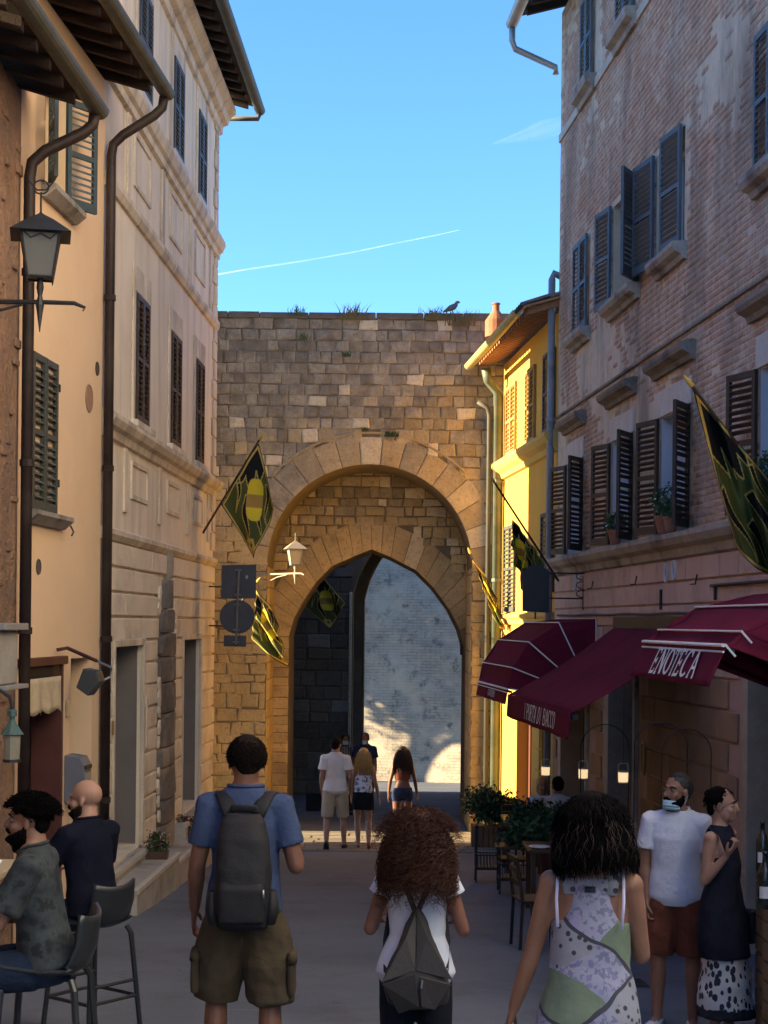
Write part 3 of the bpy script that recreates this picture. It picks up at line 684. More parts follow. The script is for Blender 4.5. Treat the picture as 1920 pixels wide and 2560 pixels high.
# mailbox on the strip between
mbx = thing('mailbox', 'grey blue wall mailbox beside the oxblood painted doorway', 'mailbox', FB.pt(15.6, -1.9, .12))
y0, z0 = FB.hit(158, 1900); y1, _ = FB.hit(189, 1900)
b = MB(); b.fprof(FB, [(.003,-1.78),(.20,-1.78),(.20,-1.42),(.16,-1.34),(.003,-1.32)], y0+.02, y0+.30); obj('box', b, M('mailbox paint', (.13,.14,.17), .5, .15), mbx, bevel=.01)
b = MB(); b.fbox(FB, y0+.05, y0+.27, -1.46, -1.425, .195, .215); obj('slot', b, iron, mbx)
b = MB(); b.fbox(FB, y0+.06, y0+.26, -1.72, -1.5, .2, .208); obj('name_plate', b, M('plate', (.32,.29,.24), .6), mbx)
# flood lamp on its arm above the doors
fl = thing('flood_lamp', 'dark tilted flood lamp on a bracket over the brown ground floor openings', 'lamp', FB.pt(15.2, -.5, .1))
q = FB.pt(o1[1]-.32, -.29, .03); e = FB.pt(o1[1]+.12, -.40, .30)
b = MB(); b.tube([q, q+FB.nrm*.1+Vector((0,0,.02)), e], .018, 8); obj('arm', b, redbr, fl)
hd = MB(); hd.fprof(FB, [(.13,-.66),(.25,-.74),(.36,-.60),(.33,-.50),(.20,-.47)], o1[1]+.0, o1[1]+.24); obj('lamp_head', hd, M('lamp housing', (.05,.055,.06), .45), fl, bevel=.01)
b = MB(); b.tube([e, FB.pt(o1[1]+.25, -.47, .42), FB.pt(o1[1]+.27, -.56, .40), FB.pt(o1[1]+.22, -.6, .33)], .012, 6); obj('yoke', b, M('yoke steel', (.3,.3,.3), .4, metal=.6), fl)
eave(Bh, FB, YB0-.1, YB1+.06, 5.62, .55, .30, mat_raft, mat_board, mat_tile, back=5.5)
gutter(Bh, FB, YB0-.1, YB1+.12, 5.60, .64, .085, mat_gut)
pB = FB.pt(YB1-.01, 0, .075)
g = FB.pt(YB1+.05, 5.54, .62)
pipe('downpipe', Bh, [g, g+Vector((-.02,0,-.12)), g+Vector((-.1,0,-.2)), Vector((pB.x+.12, pB.y, 5.12)), Vector((pB.x+.02, pB.y, 5.02)), Vector((pB.x, pB.y, 4.9)), Vector((pB.x, pB.y, gz(17)-.05))], .052, mat_pipe,
     [(pB.x, pB.y, z) for z in (3.4, 1.6, -.2, -1.9)])
# ---------------------------------------------------------------- C: rough old wall nearest on the left
rough = M('rough brick plaster', (.26,.155,.095), .95, .35, 2.2, 1.0, 14, c2=(.20,.13,.095), s2=3, streak=(.17,.12,.09), bdist=.05)
Ch = thing('rough_house', 'rough ochre brown house front cut by the left edge under a dark eave', 'building', FC.pt(10, gz(10), -2))
obj('wall', body(FC, -14, YB0-.01, gz(14)-.4, 4.6, -6, 0), rough, Ch)
for i in range(60):     # uneven stones and brick ends standing out of the visible strip
    y = random.uniform(YB0-1.3, YB0-.15); z = random.uniform(-1.2, 4.3); w = random.uniform(.08, .2); h = random.uniform(.05, .12)
    b = MB(); b.fbox(FC, y, y+w, z, z+h, -.02, random.uniform(.01, .03)); obj('brick', b, rough, Ch, bevel=.015)
eave(Ch, FC, 4, YB0+.12, 4.50, .55, .30, mat_raft, mat_board, mat_tile, back=5)
gutter(Ch, FC, 4, YB0+.20, 4.48, .64, .085, mat_gut)
pC = FC.pt(YB0-.05, 0, .09); g = FC.pt(YB0+.1, 4.42, .62)
pipe('downpipe', Ch, [g, g+Vector((-.02,0,-.1)), g+Vector((-.1,0,-.17)), Vector((pC.x+.13, pC.y, 4.05)), Vector((pC.x+.02, pC.y, 3.95)), Vector((pC.x, pC.y, 3.82)), Vector((pC.x, pC.y, gz(14)-.05))], .052, mat_pipe,
     [(pC.x, pC.y, z) for z in (3.0, 1.35, -.1, -1.7)])

# unseen taller wings on the left, added to keep sun off the brick front
b = MB(); b.fbox(FA, YA0, 23.6, gz(25), 14.5, -7.6, -13); obj('sun_block_wing', b, cream, A)
b = MB(); b.fbox(FB, YB0, YB1-.01, gz(17), 12.4, -7.1, -13); obj('sun_block_wing', b, peach, Bh)
b = MB(); b.fbox(FC, 11.4, YB0-.01, gz(14), 11.0, -6.1, -12); obj('sun_block_wing', b, rough, Ch)
# ---------------------------------------------------------------- P: old brick palazzo on the right
def brick_mat(name, base, wash=(.62,.52,.40), amt=(.47,.62), rnd=.4):
    m, N, L, B = nodes_of(name); co = pos(N, L); oi = N.new('ShaderNodeObjectInfo')
    c = ramp(N, L, noise(N, L, co, 7, 5, .7), [(.3, tuple(x*.7 for x in base)), (.7, tuple(x*1.3 for x in base))])
    c = mixc(N, L, ramp(N, L, noise(N, L, co, .45, 5, .6), [(.4, 0.), (.65, .6)]), c, (base[0]*1.15, base[1]*1.25, base[2]*1.2))
    wm = mathn(N, L, 'ADD', mathn(N, L, 'MULTIPLY', noise(N, L, co, 1.3, 8, .75), .55), mathn(N, L, 'MULTIPLY', noise(N, L, co, 9, 5, .7), .45))
    c = mixc(N, L, ramp(N, L, wm, [(amt[0], 0.), (amt[1], .85)]), c, wash)
    gr = ramp(N, L, noise(N, L, pos(N, L, (1.3, 1.3, .35)), .9, 7, .7), [(.46, 0.), (.66, .75)])
    c = mixc(N, L, gr, c, (.20,.16,.13))
    L.new(c, B.inputs['Base Color']); B.inputs['Roughness'].default_value = .93; B.inputs['Specular IOR Level'].default_value = .15
    bumpn(N, L, B, noise(N, L, co, 55, 5, .65), .5, .012); return m
brk = brick_mat('weathered brick', (.41,.235,.16)); plst = brick_mat('limewash remains', (.57,.44,.32), (.63,.55,.43), (.42,.6))
Ph = thing('brick_palazzo', 'tall weathered pink brick palazzo with open louvred shutters on the right', 'building', FP.pt(19, gz(19), -2))
YP0 = 9.0; ZP = 9.25; CZ = .86
S = lambda u, v: FP.hit(u, v)[0]
holesP = []
brown = [(22.30,23.30),(19.35,20.40),(16.80,17.95),(13.3,14.42)]
for a, c in brown: holesP.append((a, c, 1.02, 2.33))
blue = [(19.15,20.5),(17.10,18.28)]
for a, c in blue: holesP.append((a, c, 4.10, 5.36))
doorsP = [(21.75,23.5,gz(24)-.1,-.55), (19.0,20.35,gz(20)-.1,-.25), (13.2,14.6,gz(14)-.1,-.15)]
obj('wall', wall_holes(FP, YP0, YP1, CZ, ZP, holesP, .32), plst, Ph, fixn=False)
pinkbase = M('pink stucco', (.48,.31,.25), .9, .12, 1.2, .25, 50, c2=(.38,.27,.215), m2=(.5,.7), s2=1.2, streak=(.30,.22,.18), bdist=.006)
obj('wall', wall_holes(FP, YP0, YP1, gz(24)-.4, CZ, doorsP, .45), pinkbase, Ph, fixn=False)
obj('wall', body(FP, 12.6, YP1-.002, gz(24)-.4, ZP, -.46, -7), plst, Ph)
obj('bounce_wing', body(FP, -16, 12.59, gz(14)-.4, 14, -.46, -7), M('bounce stucco', (.62,.70,.78), .9, .06), Ph)  # unseen pale wing, added to bounce sunlight into the street
obj('bounce_wing', body(FP, -16, YP0, gz(14)-.4, 14, -.46, -.003), M('bounce stucco', (.62,.70,.78), .9, .06), Ph)
obj('bounce_wing', body(FP, YP0, 12.59, ZP+.01, 14, -.46, -.003), M('bounce stucco', (.62,.70,.78), .9, .06), Ph)
b = MB(); b.fbox(FP, YP1-.4, YP1, gz(24)-.4, ZP, -.46, -.002); obj('wall', b, plst, Ph)
# bricks
def vnoise(x, y, s, seed):
    r = np.random.default_rng(seed); g = r.random((64, 64)); x = np.asarray(x)*s; y = np.asarray(y)*s
    i, j = np.floor(x).astype(int), np.floor(y).astype(int); fx, fy = x-i, y-j; fx = fx*fx*(3-2*fx); fy = fy*fy*(3-2*fy)
    G = lambda a, c: g[a % 64, c % 64]
    return (G(i,j)*(1-fx)+G(i+1,j)*fx)*(1-fy)+(G(i,j+1)*(1-fx)+G(i+1,j+1)*fx)*fy
bm_one = MB(); bm_one.add([(-.5,0,-.5),(.5,0,-.5),(.5,0,.5),(-.5,0,.5),(-.47,1,-.42),(.47,1,-.42),(.47,1,.42),(-.47,1,.42)], [(0,1,5,4),(1,2,6,5),(2,3,7,6),(3,0,4,7),(4,5,6,7)])
brick_me = mesh_of('brick', bm_one, brk, (0,0,0))
allb = []; zz = 1.04; row = 0
avoid = [(a-.02, c+.02, z0-.02, z1+.02) for a, c, z0, z1 in holesP]+[(21.95,22.9,4.05,5.4),(21.75,22.55,7.4,8.8),(19.4,20.35,7.4,8.8)]
while zz < ZP-.05:
    y = YP0+(row % 2)*.125+random.uniform(-.03, .03)
    while y < YP1-.25:
        w = .24+random.uniform(-.02, .012)
        if not any(y+w > h[0] and y < h[1] and zz+.06 > h[2] and zz < h[3] for h in avoid): allb.append((y, w, zz))
        y += w+.012
    zz += .07+random.uniform(-.002, .002); row += 1
ab = np.array(allb); cyb = ab[:,0]+ab[:,1]/2
cov = .55*vnoise(cyb, ab[:,2], .55, 3)+.3*vnoise(cyb, ab[:,2], 1.7, 5)+.15*vnoise(cyb, ab[:,2], 6, 9)
thr = np.where(ab[:,2] < 4, .58, .70)                      # more render survives low down
ab = ab[cov < thr+rng.uniform(-.05, .05, len(ab))]; cyb = ab[:,0]+ab[:,1]/2
pr = rng.uniform(.002, .009, len(ab))
order = np.argsort(np.where(cyb < 14.2, 99, cyb)); pick = set(order[:290].tolist())
V = []; Fq = []
for k, (y, w, z) in enumerate(ab):
    if k in pick:
        o = inst('brick', brick_me, Ph, FP.pt(y+w/2, z+.029, .0)-wl_of(Ph), FP.ang); o.scale = (w, -pr[k] if FP.side > 0 else pr[k], .058)
    else:
        i = len(V); q = pr[k]
        V += [FP.pt(y,z), FP.pt(y+w,z), FP.pt(y+w,z+.058), FP.pt(y,z+.058), FP.pt(y+.007,z+.005,q), FP.pt(y+w-.007,z+.005,q), FP.pt(y+w-.007,z+.053,q), FP.pt(y+.007,z+.053,q)]
        Fq += [(i+a, i+b_, i+c, i+d) for a, b_, c, d in ((0,1,5,4),(1,2,6,5),(2,3,7,6),(3,0,4,7),(4,5,6,7))]
fa = np.array(Fq)[:, ::-1]
np_obj('brick_facing', [tuple(p) for p in V], fa, brk, Ph, smooth=False, kind='stuff')
# windows
bf = M('umber shutter', (.06,.040,.030), .6, .25, 5, .2); bs_ = M('umber slat', (.085,.06,.045), .6, .2)
gf = M('grey blue shutter', (.085,.11,.135), .55, .2, 5, .2); gs = M('grey blue slat', (.13,.165,.195), .55, .2)
wfr = M('white window frame', (.50,.50,.50), .5, .08)
reveal = M('pale reveal', (.52,.53,.56), .85, .08, 2, .1)
def window(F, parent, a, c, z0, z1, dep, lining=None):
    b = MB(); b.fbox(F, a, c, z0, z1, -dep-.02, -dep+.005); w = obj('window', b, mat_glass, parent)
    b = MB(); e = .05; m = (a+c)/2
    for p, q in ((a, a+e), (m-e/2, m+e/2), (c-e, c)): b.fbox(F, p, q, z0, z1, -dep+.005, -dep+.045)
    for p, q in ((z0, z0+e), (z1-e, z1)): b.fbox(F, a+e, m-e/2, p, q, -dep+.007, -dep+.043); b.fbox(F, m+e/2, c-e, p, q, -dep+.007, -dep+.043)
    obj('frame', b, wfr, w)
    if lining:
        b = MB(); b.fbox(F, c-.012, c-.002, z0+.003, z1-.003, -dep+.05, .004); b.fbox(F, a+.002, a+.012, z0+.003, z1-.003, -dep+.05, .004); b.fbox(F, a+.013, c-.013, z1-.013, z1-.003, -dep+.05, .004); obj('reveal_lining', b, lining, w)
for i, (a, c) in enumerate(brown):
    window(FP, Ph, a, c, 1.02, 2.33, .3, reveal)
    w = .47
    swung(FP, Ph, c, 1.03, 1.29, w, True, 16, bf, bs_); swung(FP, Ph, a, 1.03, 1.29, w, False, 33, bf, bs_)
    b = MB(); b.fbox(FP, a-.1, c+.1, 2.33, 2.62, .0, .03); obj('lintel_render', b, M('pale lintel', (.55,.50,.44), .9, .2, 4, .4, 30, bdist=.02), Ph, bevel=.01)
    zz = 2.78
    b = MB(); b.fprof(FP, [(0,zz),(.05,zz),(.07,zz+.05),(.15,zz+.09),(.17,zz+.13),(.17,zz+.17),(.06,zz+.2),(0,zz+.2)], a-.22, c+.28); obj('hood_mould', b, M('hood stone', (.24,.20,.16), .95, .35, 6, .6, 30, c2=(.09,.08,.07), bdist=.02), Ph)
# middle row
closed_pair(FP, Ph, 21.97, 22.88, 4.12, 5.38, gf, gs, .03)
window(FP, Ph, *blue[0], 4.10, 5.36, .3, M('ochre reveal', (.52,.42,.30), .9)); window(FP, Ph, *blue[1], 4.10, 5.36, .3)
swung(FP, Ph, 20.5, 4.1, 1.27, .52, True, 9, gf, gs); swung(FP, Ph, 19.15, 4.1, 1.27, .52, False, 34, gf, gs)
swung(FP, Ph, 18.28, 4.1, 1.27, .58, True, 9, gf, gs); swung(FP, Ph, 17.10, 4.1, 1.27, .58, True, 7, gf, gs)
closed_pair(FP, Ph, 13.7, 14.55, 4.1, 5.36, gf, gs, .03)
for a, c in ((21.97,22.88),(19.15,20.5),(17.1,18.0),(13.7,14.5)):
    b = MB(); b.fprof(FP, [(0,3.90),(.05,3.90),(.07,3.95),(.14,3.98),(.17,4.03),(.17,4.08),(0,4.09)], a-.14, c+.14); obj('window_sill', b, M('worn sill', (.36,.32,.27), .9, .3, 6, .4, 30, c2=(.15,.13,.12)), Ph)
closed_pair(FP, Ph, 21.78, 22.52, 7.5, 8.72, gf, gs, .03); closed_pair(FP, Ph, 19.43, 20.3, 7.5, 8.72, gf, gs, .03)
for a, c in ((21.78,22.52),(19.43,20.3)):
    b = MB(); b.fprof(FP, [(0,7.26),(.05,7.26),(.07,7.32),(.15,7.36),(.17,7.42),(.17,7.47),(0,7.48)], a-.14, c+.14); obj('window_sill', b, _mc['worn sill'], Ph)
b = MB(); b.fbox(FP, YP0, YP1, 7.28, 7.40, 0, .03); obj('string_course', b, M('pale string', (.50,.44,.36), .9, .2, 4, .3), Ph)
b = MB(); b.fprof(FP, [(0,3.1),(.035,3.11),(.035,3.14),(0,3.16)], YP0, YP1); obj('string_course', b, _mc['hood stone'], Ph)
b = MB(); b.fprof(FP, [(0,.72),(.04,.74),(.06,.82),(.13,.86),(.17,.93),(.17,.98),(.02,1.015),(0,1.015)], YP0, YP1+.08); obj('cornice', b, _mc['worn sill'], Ph)
# stucco blocks of the base
blk = M('pink stucco block', (.52,.36,.285), .9, .13, 1.4, .3, 45, c2=(.37,.265,.215), m2=(.52,.7), s2=1.6, rnd=.16, bdist=.008)
blk2 = M('ochre ground floor block', (.34,.215,.125), .9, .18, 1.6, .35, 40, c2=(.25,.17,.11), rnd=.2, bdist=.01)
z = .72; row = 0; nb = 0; restb = MB()
while z > gz(24)+.1:
    h = .245 if z > -.3 else .30; z0 = z-h; y = 10.0+(row % 2)*.32
    while y < YP1-.1:
        w = .62; y1 = min(y+w, YP1)
        if not any(y1 > d[0]-.07 and y < d[1]+.07 and z0 < d[3]+.07 for d in doorsP) and y1-y > .1:
            b = MB(); b.fbox(FP, y+.005, y1-.005, max(z0+.012, gz(y)-.1), z-.012, 0, .022+random.uniform(0, .006))
            if z > gz(y):
                if nb < 295: obj('stucco_block', b, blk if z > -.35 else blk2, Ph, bevel=.008); nb += 1
                else: restb.add(b.v, b.f)
        y += w
    z = z0; row += 1
if restb.v: obj('stucco_blocks_low', restb, blk2, Ph, kind='stuff')
for u, v in ((1443, 1458), (1453, 1456), (1673, 1432), (1693, 1426)):      # oval vents
    y, z = FP.hit(u, v); b = MB(); n = 18
    vs = [FP.pt(y+.055*k*math.cos(2*math.pi*i/n), z+.10*k*math.sin(2*math.pi*i/n), d) for k, d in ((1.15, .022), (1.1, .05), (.85, .05), (.8, .03)) for i in range(n)]
    b.add(vs, [(q*n+i, q*n+(i+1) % n, (q+1)*n+(i+1) % n, (q+1)*n+i) for q in range(3) for i in range(n)]); ov = obj('oval_vent', b, M('white ring', (.6,.58,.55), .6), Ph)
    b = MB(); b.extr([FP.pt(y+.045*math.cos(2*math.pi*i/n), z+.083*math.sin(2*math.pi*i/n), .024) for i in range(n)], FP.nrm*.008); obj('vent_grille', b, iron, ov)
for u, v in ((1488, 1462), (1598, 1450), (1750, 1448)):
    y, z = FP.hit(u, v); b = MB(); b.tube([FP.pt(y, z+.05, .03), FP.pt(y, z-.05, .05), FP.pt(y-.08, z-.055, .12)], .008, 6); obj('wall_hook', b, iron, Ph)
for (u, v, u2, v2) in ((1661, 1474, 1661, 1524), (1798, 1467, 1798, 1500)):
    y, z = FP.hit(u, v); y2, z2 = FP.hit(u2, v2); b = MB(); b.tube([FP.pt(y, z, .04), FP.pt(y, z2, .04)], .016, 6); obj('cable', b, mat_pipe, Ph)
b = MB(); b.tube([FP.pt(y, .135+.006*math.sin(y*3), .05) for y in np.arange(11, 24, .4)], .016, 6); obj('cable', b, M('cable grey', (.10,.09,.085), .7), Ph)
b = MB(); b.tube([FP.pt(y, .40, .045) for y in np.arange(11, 15.9, .4)], .018, 6); obj('cable', b, mat_pipe, Ph)
# ground floor doors behind the awnings
for i, d in enumerate(doorsP):
    b = MB(); b.fbox(FP, d[0], d[1], d[2], d[3], -.47, -.40); dr = obj('door', b, M('dark shop door', (.035,.030,.030), .4, .2, 3, .1), Ph)
    b = MB(); b.fbox(FP, d[0]+.02, (d[0]+d[1])/2-.02, d[2], d[3]-.04, -.40, -.36); b.fbox(FP, (d[0]+d[1])/2+.02, d[1]-.02, d[2], d[3]-.04, -.40, -.36)
    obj('door_leaf', b, M('umber door', (.09,.045,.025), .5, .2, 3, .1) if i != 1 else M('slate door', (.04,.05,.055), .45, .2), dr, bevel=.01)
    mm = M('grey marble jamb', (.32,.31,.30), .6, .3, 6, .2, 30, c2=(.12,.12,.12)) if i == 1 else M('travertine jamb', (.40,.34,.26), .8, .2, 5, .3)
    b = MB(); w = .22 if i == 1 else .14; b.fbox(FP, d[0]-w*.4, d[0]+.02, d[2], d[3]+.1, -.3, .05); b.fbox(FP, d[1]-.02, d[1]+w, d[2], d[3]+.1, -.3, .05); b.fbox(FP, d[0]+.021, d[1]-.021, d[3]-.06, d[3]+.1, -.3, .048); obj('door_surround', b, mm, Ph, bevel=.01)
# brass letter slot and a switch plate on the blocks
y, z = FP.hit(1617, 1895); b = MB(); b.fbox(FP, y-.05, y+.05, z-.2, z+.2, .03, .055); pl = obj('letter_plate', b, M('dull brass', (.30,.20,.09), .45, .15, metal=.7), Ph, bevel=.015)
b = MB(); b.fbox(FP, y-.022, y+.022, z-.16, z+.16, .055, .06); obj('slot', b, iron, pl)
# roof
eave(Ph, FP, 12.7, YP1+.25, 9.25, .60, .28, mat_raft, mat_board, mat_tile, back=6)
zinc = M('zinc gutter', (.36,.36,.35), .45, .15, 4, .1, 40, metal=.5)
gutter(Ph, FP, 12.7, YP1+.42, 9.22, .70, .095, zinc)
g = FP.pt(YP1+.36, 9.15, .70); e = FP.pt(YP1+.36, 8.55, .02)
pipe('downpipe', Ph, [g, g-Vector((0,0,.22)), g-FP.nrm*.05-Vector((0,0,.34)), e, e-Vector((0,0,.1))], .05, zinc)
gp = FP.pt(YP1+.06, 0, .10); zp = P(1388, 690, 24.2).z
pipe('downpipe', Ph, [gp+FP.nrm*-.15+Vector((0,0,zp+.0)), gp+FP.nrm*-.03+Vector((0,0,zp+.05)), gp+Vector((0,0,zp-.04)), gp+Vector((0,0,gz(24)))], .055, M('grey pipe', (.25,.27,.30), .5, .2, 3, .1, c2=(.17,.18,.20)),
     [gp+Vector((0,0,z)) for z in (zp-.3, 3.1, .8)])
# ---------------------------------------------------------------- Y: the sunlit yellow house by the gate
yel = M('yellow plaster', (.56,.33,.06), .9, .08, .8, .15, 60, c2=(.55,.33,.065), m2=(.52,.72), s2=.7, streak=(.50,.29,.06), bdist=.005)
ytr = M('pale yellow trim', (.52,.36,.10), .9, .12, 3, .2)
Yh = thing('yellow_house', 'sunlit yellow plastered house beside the stone gate', 'building', FY.pt(27, gz(27), -2))
ydoor = (FY.hit(1238,1900)[0]-.4, 0)
yd = (26.2, 27.6, gz(27)-.1, -1.05); yd2 = (24.75, 25.35, gz(25)-.1, -.9)
obj('wall', wall_holes(FY, YY0, YY1, gz(29)-.4, 4.75, [yd, yd2], .45), yel, Yh, fixn=False)
obj('wall', body(FY, YY0+.01, YY1-.03, gz(29)-.4, 4.7, -.46, -5), yel, Yh)
b = MB(); b.fprof(FY, [(0,2.62),(.06,2.64),(.09,2.72),(.17,2.78),(.22,2.86),(.22,2.92),(.04,2.97),(0,2.97)], YY0+.02, YY1-.05); obj('string_course', b, ytr, Yh)
b = MB(); b.fprof(FY, [(0,-.02),(.05,0),(.08,.08),(.14,.12),(.14,.16),(0,.2)], YY0+.02, YY1-.05); obj('string_course', b, ytr, Yh)
yw = [(27.9,28.9),(26.1,26.95),(24.45,25.35)]
for i, (a, c) in enumerate(yw):
    dk = M('dark house shutter', (.07,.075,.075), .6, .2), M('dark house slat', (.10,.105,.105), .6, .2)
    oc = M('ochre shutter', (.30,.20,.08), .6, .2), M('ochre slat', (.42,.29,.12), .6, .2)
    fm, sm = oc if i < 2 else dk
    closed_pair(FY, Yh, a, c, 2.99, 4.25, fm, sm, .012, .075)
    if i != 1: closed_pair(FY, Yh, a-.05, c+.05, .22 if i == 0 else .5, 1.75, *((dk)), .012, .075)
# quoin strip, door and lit door jamb of the yellow house
b = MB(); b.fbox(FY, yd[0], yd[1], yd[2], yd[3], -.47, -.42); dr = obj('door', b, M('brown house door', (.10,.045,.03), .5, .2), Yh)
b = MB(); b.fbox(FY, yd[1]-.2, yd[1]-.05, yd[2], yd[3]-.05, -.42, -.2); obj('door_leaf', b, M('oxblood leaf', (.10,.035,.025), .5), dr)
b = MB(); b.fbox(FY, yd2[0], yd2[1], yd2[2], yd2[3], -.47, -.42); dr = obj('door', b, M('narrow brown door', (.09,.06,.03), .5, .2), Yh)
for k, (a, z0, z1) in enumerate([(YY0+.02+j*.0, -3.0+i*.34, -3.0+i*.34+.33) for j in range(1) for i in range(6)]):
    for y0, y1 in ((YY0+.03, yd2[0]-.06), (yd2[1]+.06, yd2[1]+.42)):
        b = MB(); b.fbox(FY, y0, y1, z0+.01, z1-.01, 0, .03); obj('base_block', b, ytr, Yh, bevel=.01)
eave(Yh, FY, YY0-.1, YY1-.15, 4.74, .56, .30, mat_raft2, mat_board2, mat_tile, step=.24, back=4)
gutter(Yh, FY, YY0-.1, YY1-.1, 4.72, .66, .085, M('ochre gutter', (.42,.36,.16), .5, .2, 4, .1, metal=.2))
gpip = M('green downpipe', (.10,.125,.095), .5, .3, 3, .15, c2=(.15,.14,.10))
x0 = P(1243, 1200, 29.2).x; y0 = 29.2
pipe('downpipe', Yh, [(x0-.25, y0-.3, 4.62), (x0-.2, y0-.25, 4.4), (x0, y0, 4.2), (x0, y0, gz(29))], .085, gpip, [(x0, y0, z) for z in (2.6, .8, -1.1)])
x1 = P(1222, 1200, 29.2).x; pipe('downpipe', Yh, [(x1-.22, y0, 4.05), (x1-.04, y0, 3.95), (x1, y0, 3.8), (x1, y0, gz(29))], .045, M('dark pipe', (.06,.06,.05), .6, .2))
# terracotta chimney cowl above the yellow roof
b = MB(); c = P(1240, 800, 28.0); b.lathe(c, [(.19,-.30),(.19,-.02),(.18,0),(.062,.16),(.058,.27),(.075,.27),(.075,.29),(.05,.30)], 16)
tag(obj('chimney_cowl', b, M('terracotta cowl', (.26,.115,.06), .85, .2, 6, .2)), 'conical terracotta chimney cowl above the yellow roof', 'chimney')
# ================================================================ awnings
burg = M('burgundy canvas', (.135,.015,.033), .85, .12, 6, .3, 220, c2=(.108,.012,.027), spec=.05, bdist=.004)
pip = M('white piping', (.75,.73,.70), .7)
GLY = {  # strokes in a 0..1 box: (x0,y0,x1,y1,width)
 'E': [(.14,0,.14,1,.17),(.14,.96,.8,.96,.07),(.14,.5,.62,.5,.07),(.14,.04,.85,.04,.07),(.8,1,.8,.8,.06),(.85,0,.85,.2,.06),(.62,.62,.62,.38,.05),(0,.02,.3,.02,.04),(0,.98,.3,.98,.04)],
 'N': [(.14,0,.14,1,.08),(.14,1,.86,0,.18),(.86,0,.86,1,.08),(0,.02,.3,.02,.05),(.7,.98,1,.98,.05),(0,.98,.2,.98,.05)],
 'O': 'ring', 'C': 'arc', 'G': 'garc',
 'T': [(.5,0,.5,1,.17),(.05,.96,.95,.96,.07),(.05,1,.05,.78,.06),(.95,1,.95,.78,.06),(.32,.02,.68,.02,.05)],
 'A': [(.08,0,.5,1,.08),(.5,1,.92,0,.18),(.25,.35,.75,.35,.07),(0,.02,.22,.02,.05),(.74,.02,1,.02,.05)],
 'I': [(.5,0,.5,1,.2),(.25,.02,.75,.02,.05),(.25,.98,.75,.98,.05)],
 'P': [(.16,0,.16,1,.16),(0,.02,.36,.02,.05),(.16,.97,.6,.97,.06),(.16,.47,.6,.47,.06),(.6,.97,.86,.85,.1),(.86,.85,.86,.6,.15),(.86,.6,.6,.47,.1)],
 'R': [(.16,0,.16,1,.16),(0,.02,.36,.02,.05),(.16,.97,.6,.97,.06),(.16,.5,.6,.5,.06),(.6,.97,.82,.85,.1),(.82,.85,.82,.62,.15),(.82,.62,.6,.5,.1),(.5,.5,.95,.0,.16)],
 'D': [(.16,0,.16,1,.16),(.16,.97,.5,.97,.06),(.16,.03,.5,.03,.06),(.5,.97,.85,.75,.1),(.85,.75,.85,.25,.16),(.85,.25,.5,.03,.1)],
 'B': [(.16,0,.16,1,.16),(.16,.97,.6,.97,.06),(.16,.52,.6,.52,.06),(.16,.03,.6,.03,.06),(.6,.97,.82,.86,.1),(.82,.86,.82,.64,.14),(.82,.64,.6,.52,.1),(.6,.52,.88,.4,.1),(.88,.4,.88,.16,.15),(.88,.16,.6,.03,.1)],
 'V': [(.08,1,.5,0,.17),(.5,0,.92,1,.08),(0,.98,.25,.98,.05),(.75,.98,1,.98,.05)],
}
def lettering(text, fn, x0, x1, gap=.22, wmap={'I': .5, ' ': .5}):
    """flat letters laid on a cloth: fn(x, t) -> world point and outward normal; x in [x0, x1], t in 0..1"""
    ws = [wmap.get(ch, 1) for ch in text]; tot = sum(ws)+gap*(len(text)-1); sc = (x1-x0)/tot; x = x0; b = MB()
    for ch, w in zip(text, ws):
        g = GLY.get(ch)
        if isinstance(g, str):
            a0, a1 = {'ring': (0, 360), 'arc': (48, 312), 'garc': (48, 330)}[g]; st = []
            an = np.radians(np.linspace(a0, a1, 19))
            for p, q in zip(an[:-1], an[1:]): st.append((.5+.44*math.cos(p), .5+.47*math.sin(p), .5+.44*math.cos(q), .5+.47*math.sin(q), .06+.13*abs(math.cos((p+q)/2))))
            if g == 'garc': st += [(.88,.06,.88,.45,.12),(.7,.45,1,.45,.05)]
            if g == 'arc': st += [(.82,1,.82,.74,.06)]
            g = st
        for s in g or []:
            p, q = Vector((s[0]*w*sc, s[1])), Vector((s[2]*w*sc, s[3]))
            H = TXT_H; d = Vector((q.x-p.x, (q.y-p.y)*H)); ln = d.length; d.normalize(); pn = Vector((-d.y, d.x))*(max(s[4], .12)*sc*w*.62)
            quad = []
            for c, sg in ((p, 1), (q, 1), (q, -1), (p, -1)):
                X, T = x+c.x+pn.x*sg, c.y+pn.y*sg/H; P_, N_ = fn(X, T); quad.append(P_+N_*.014)
            b.add(quad, [(0,1,2,3)])
        x += (w+gap)*sc
    return b
TXT_H = .16
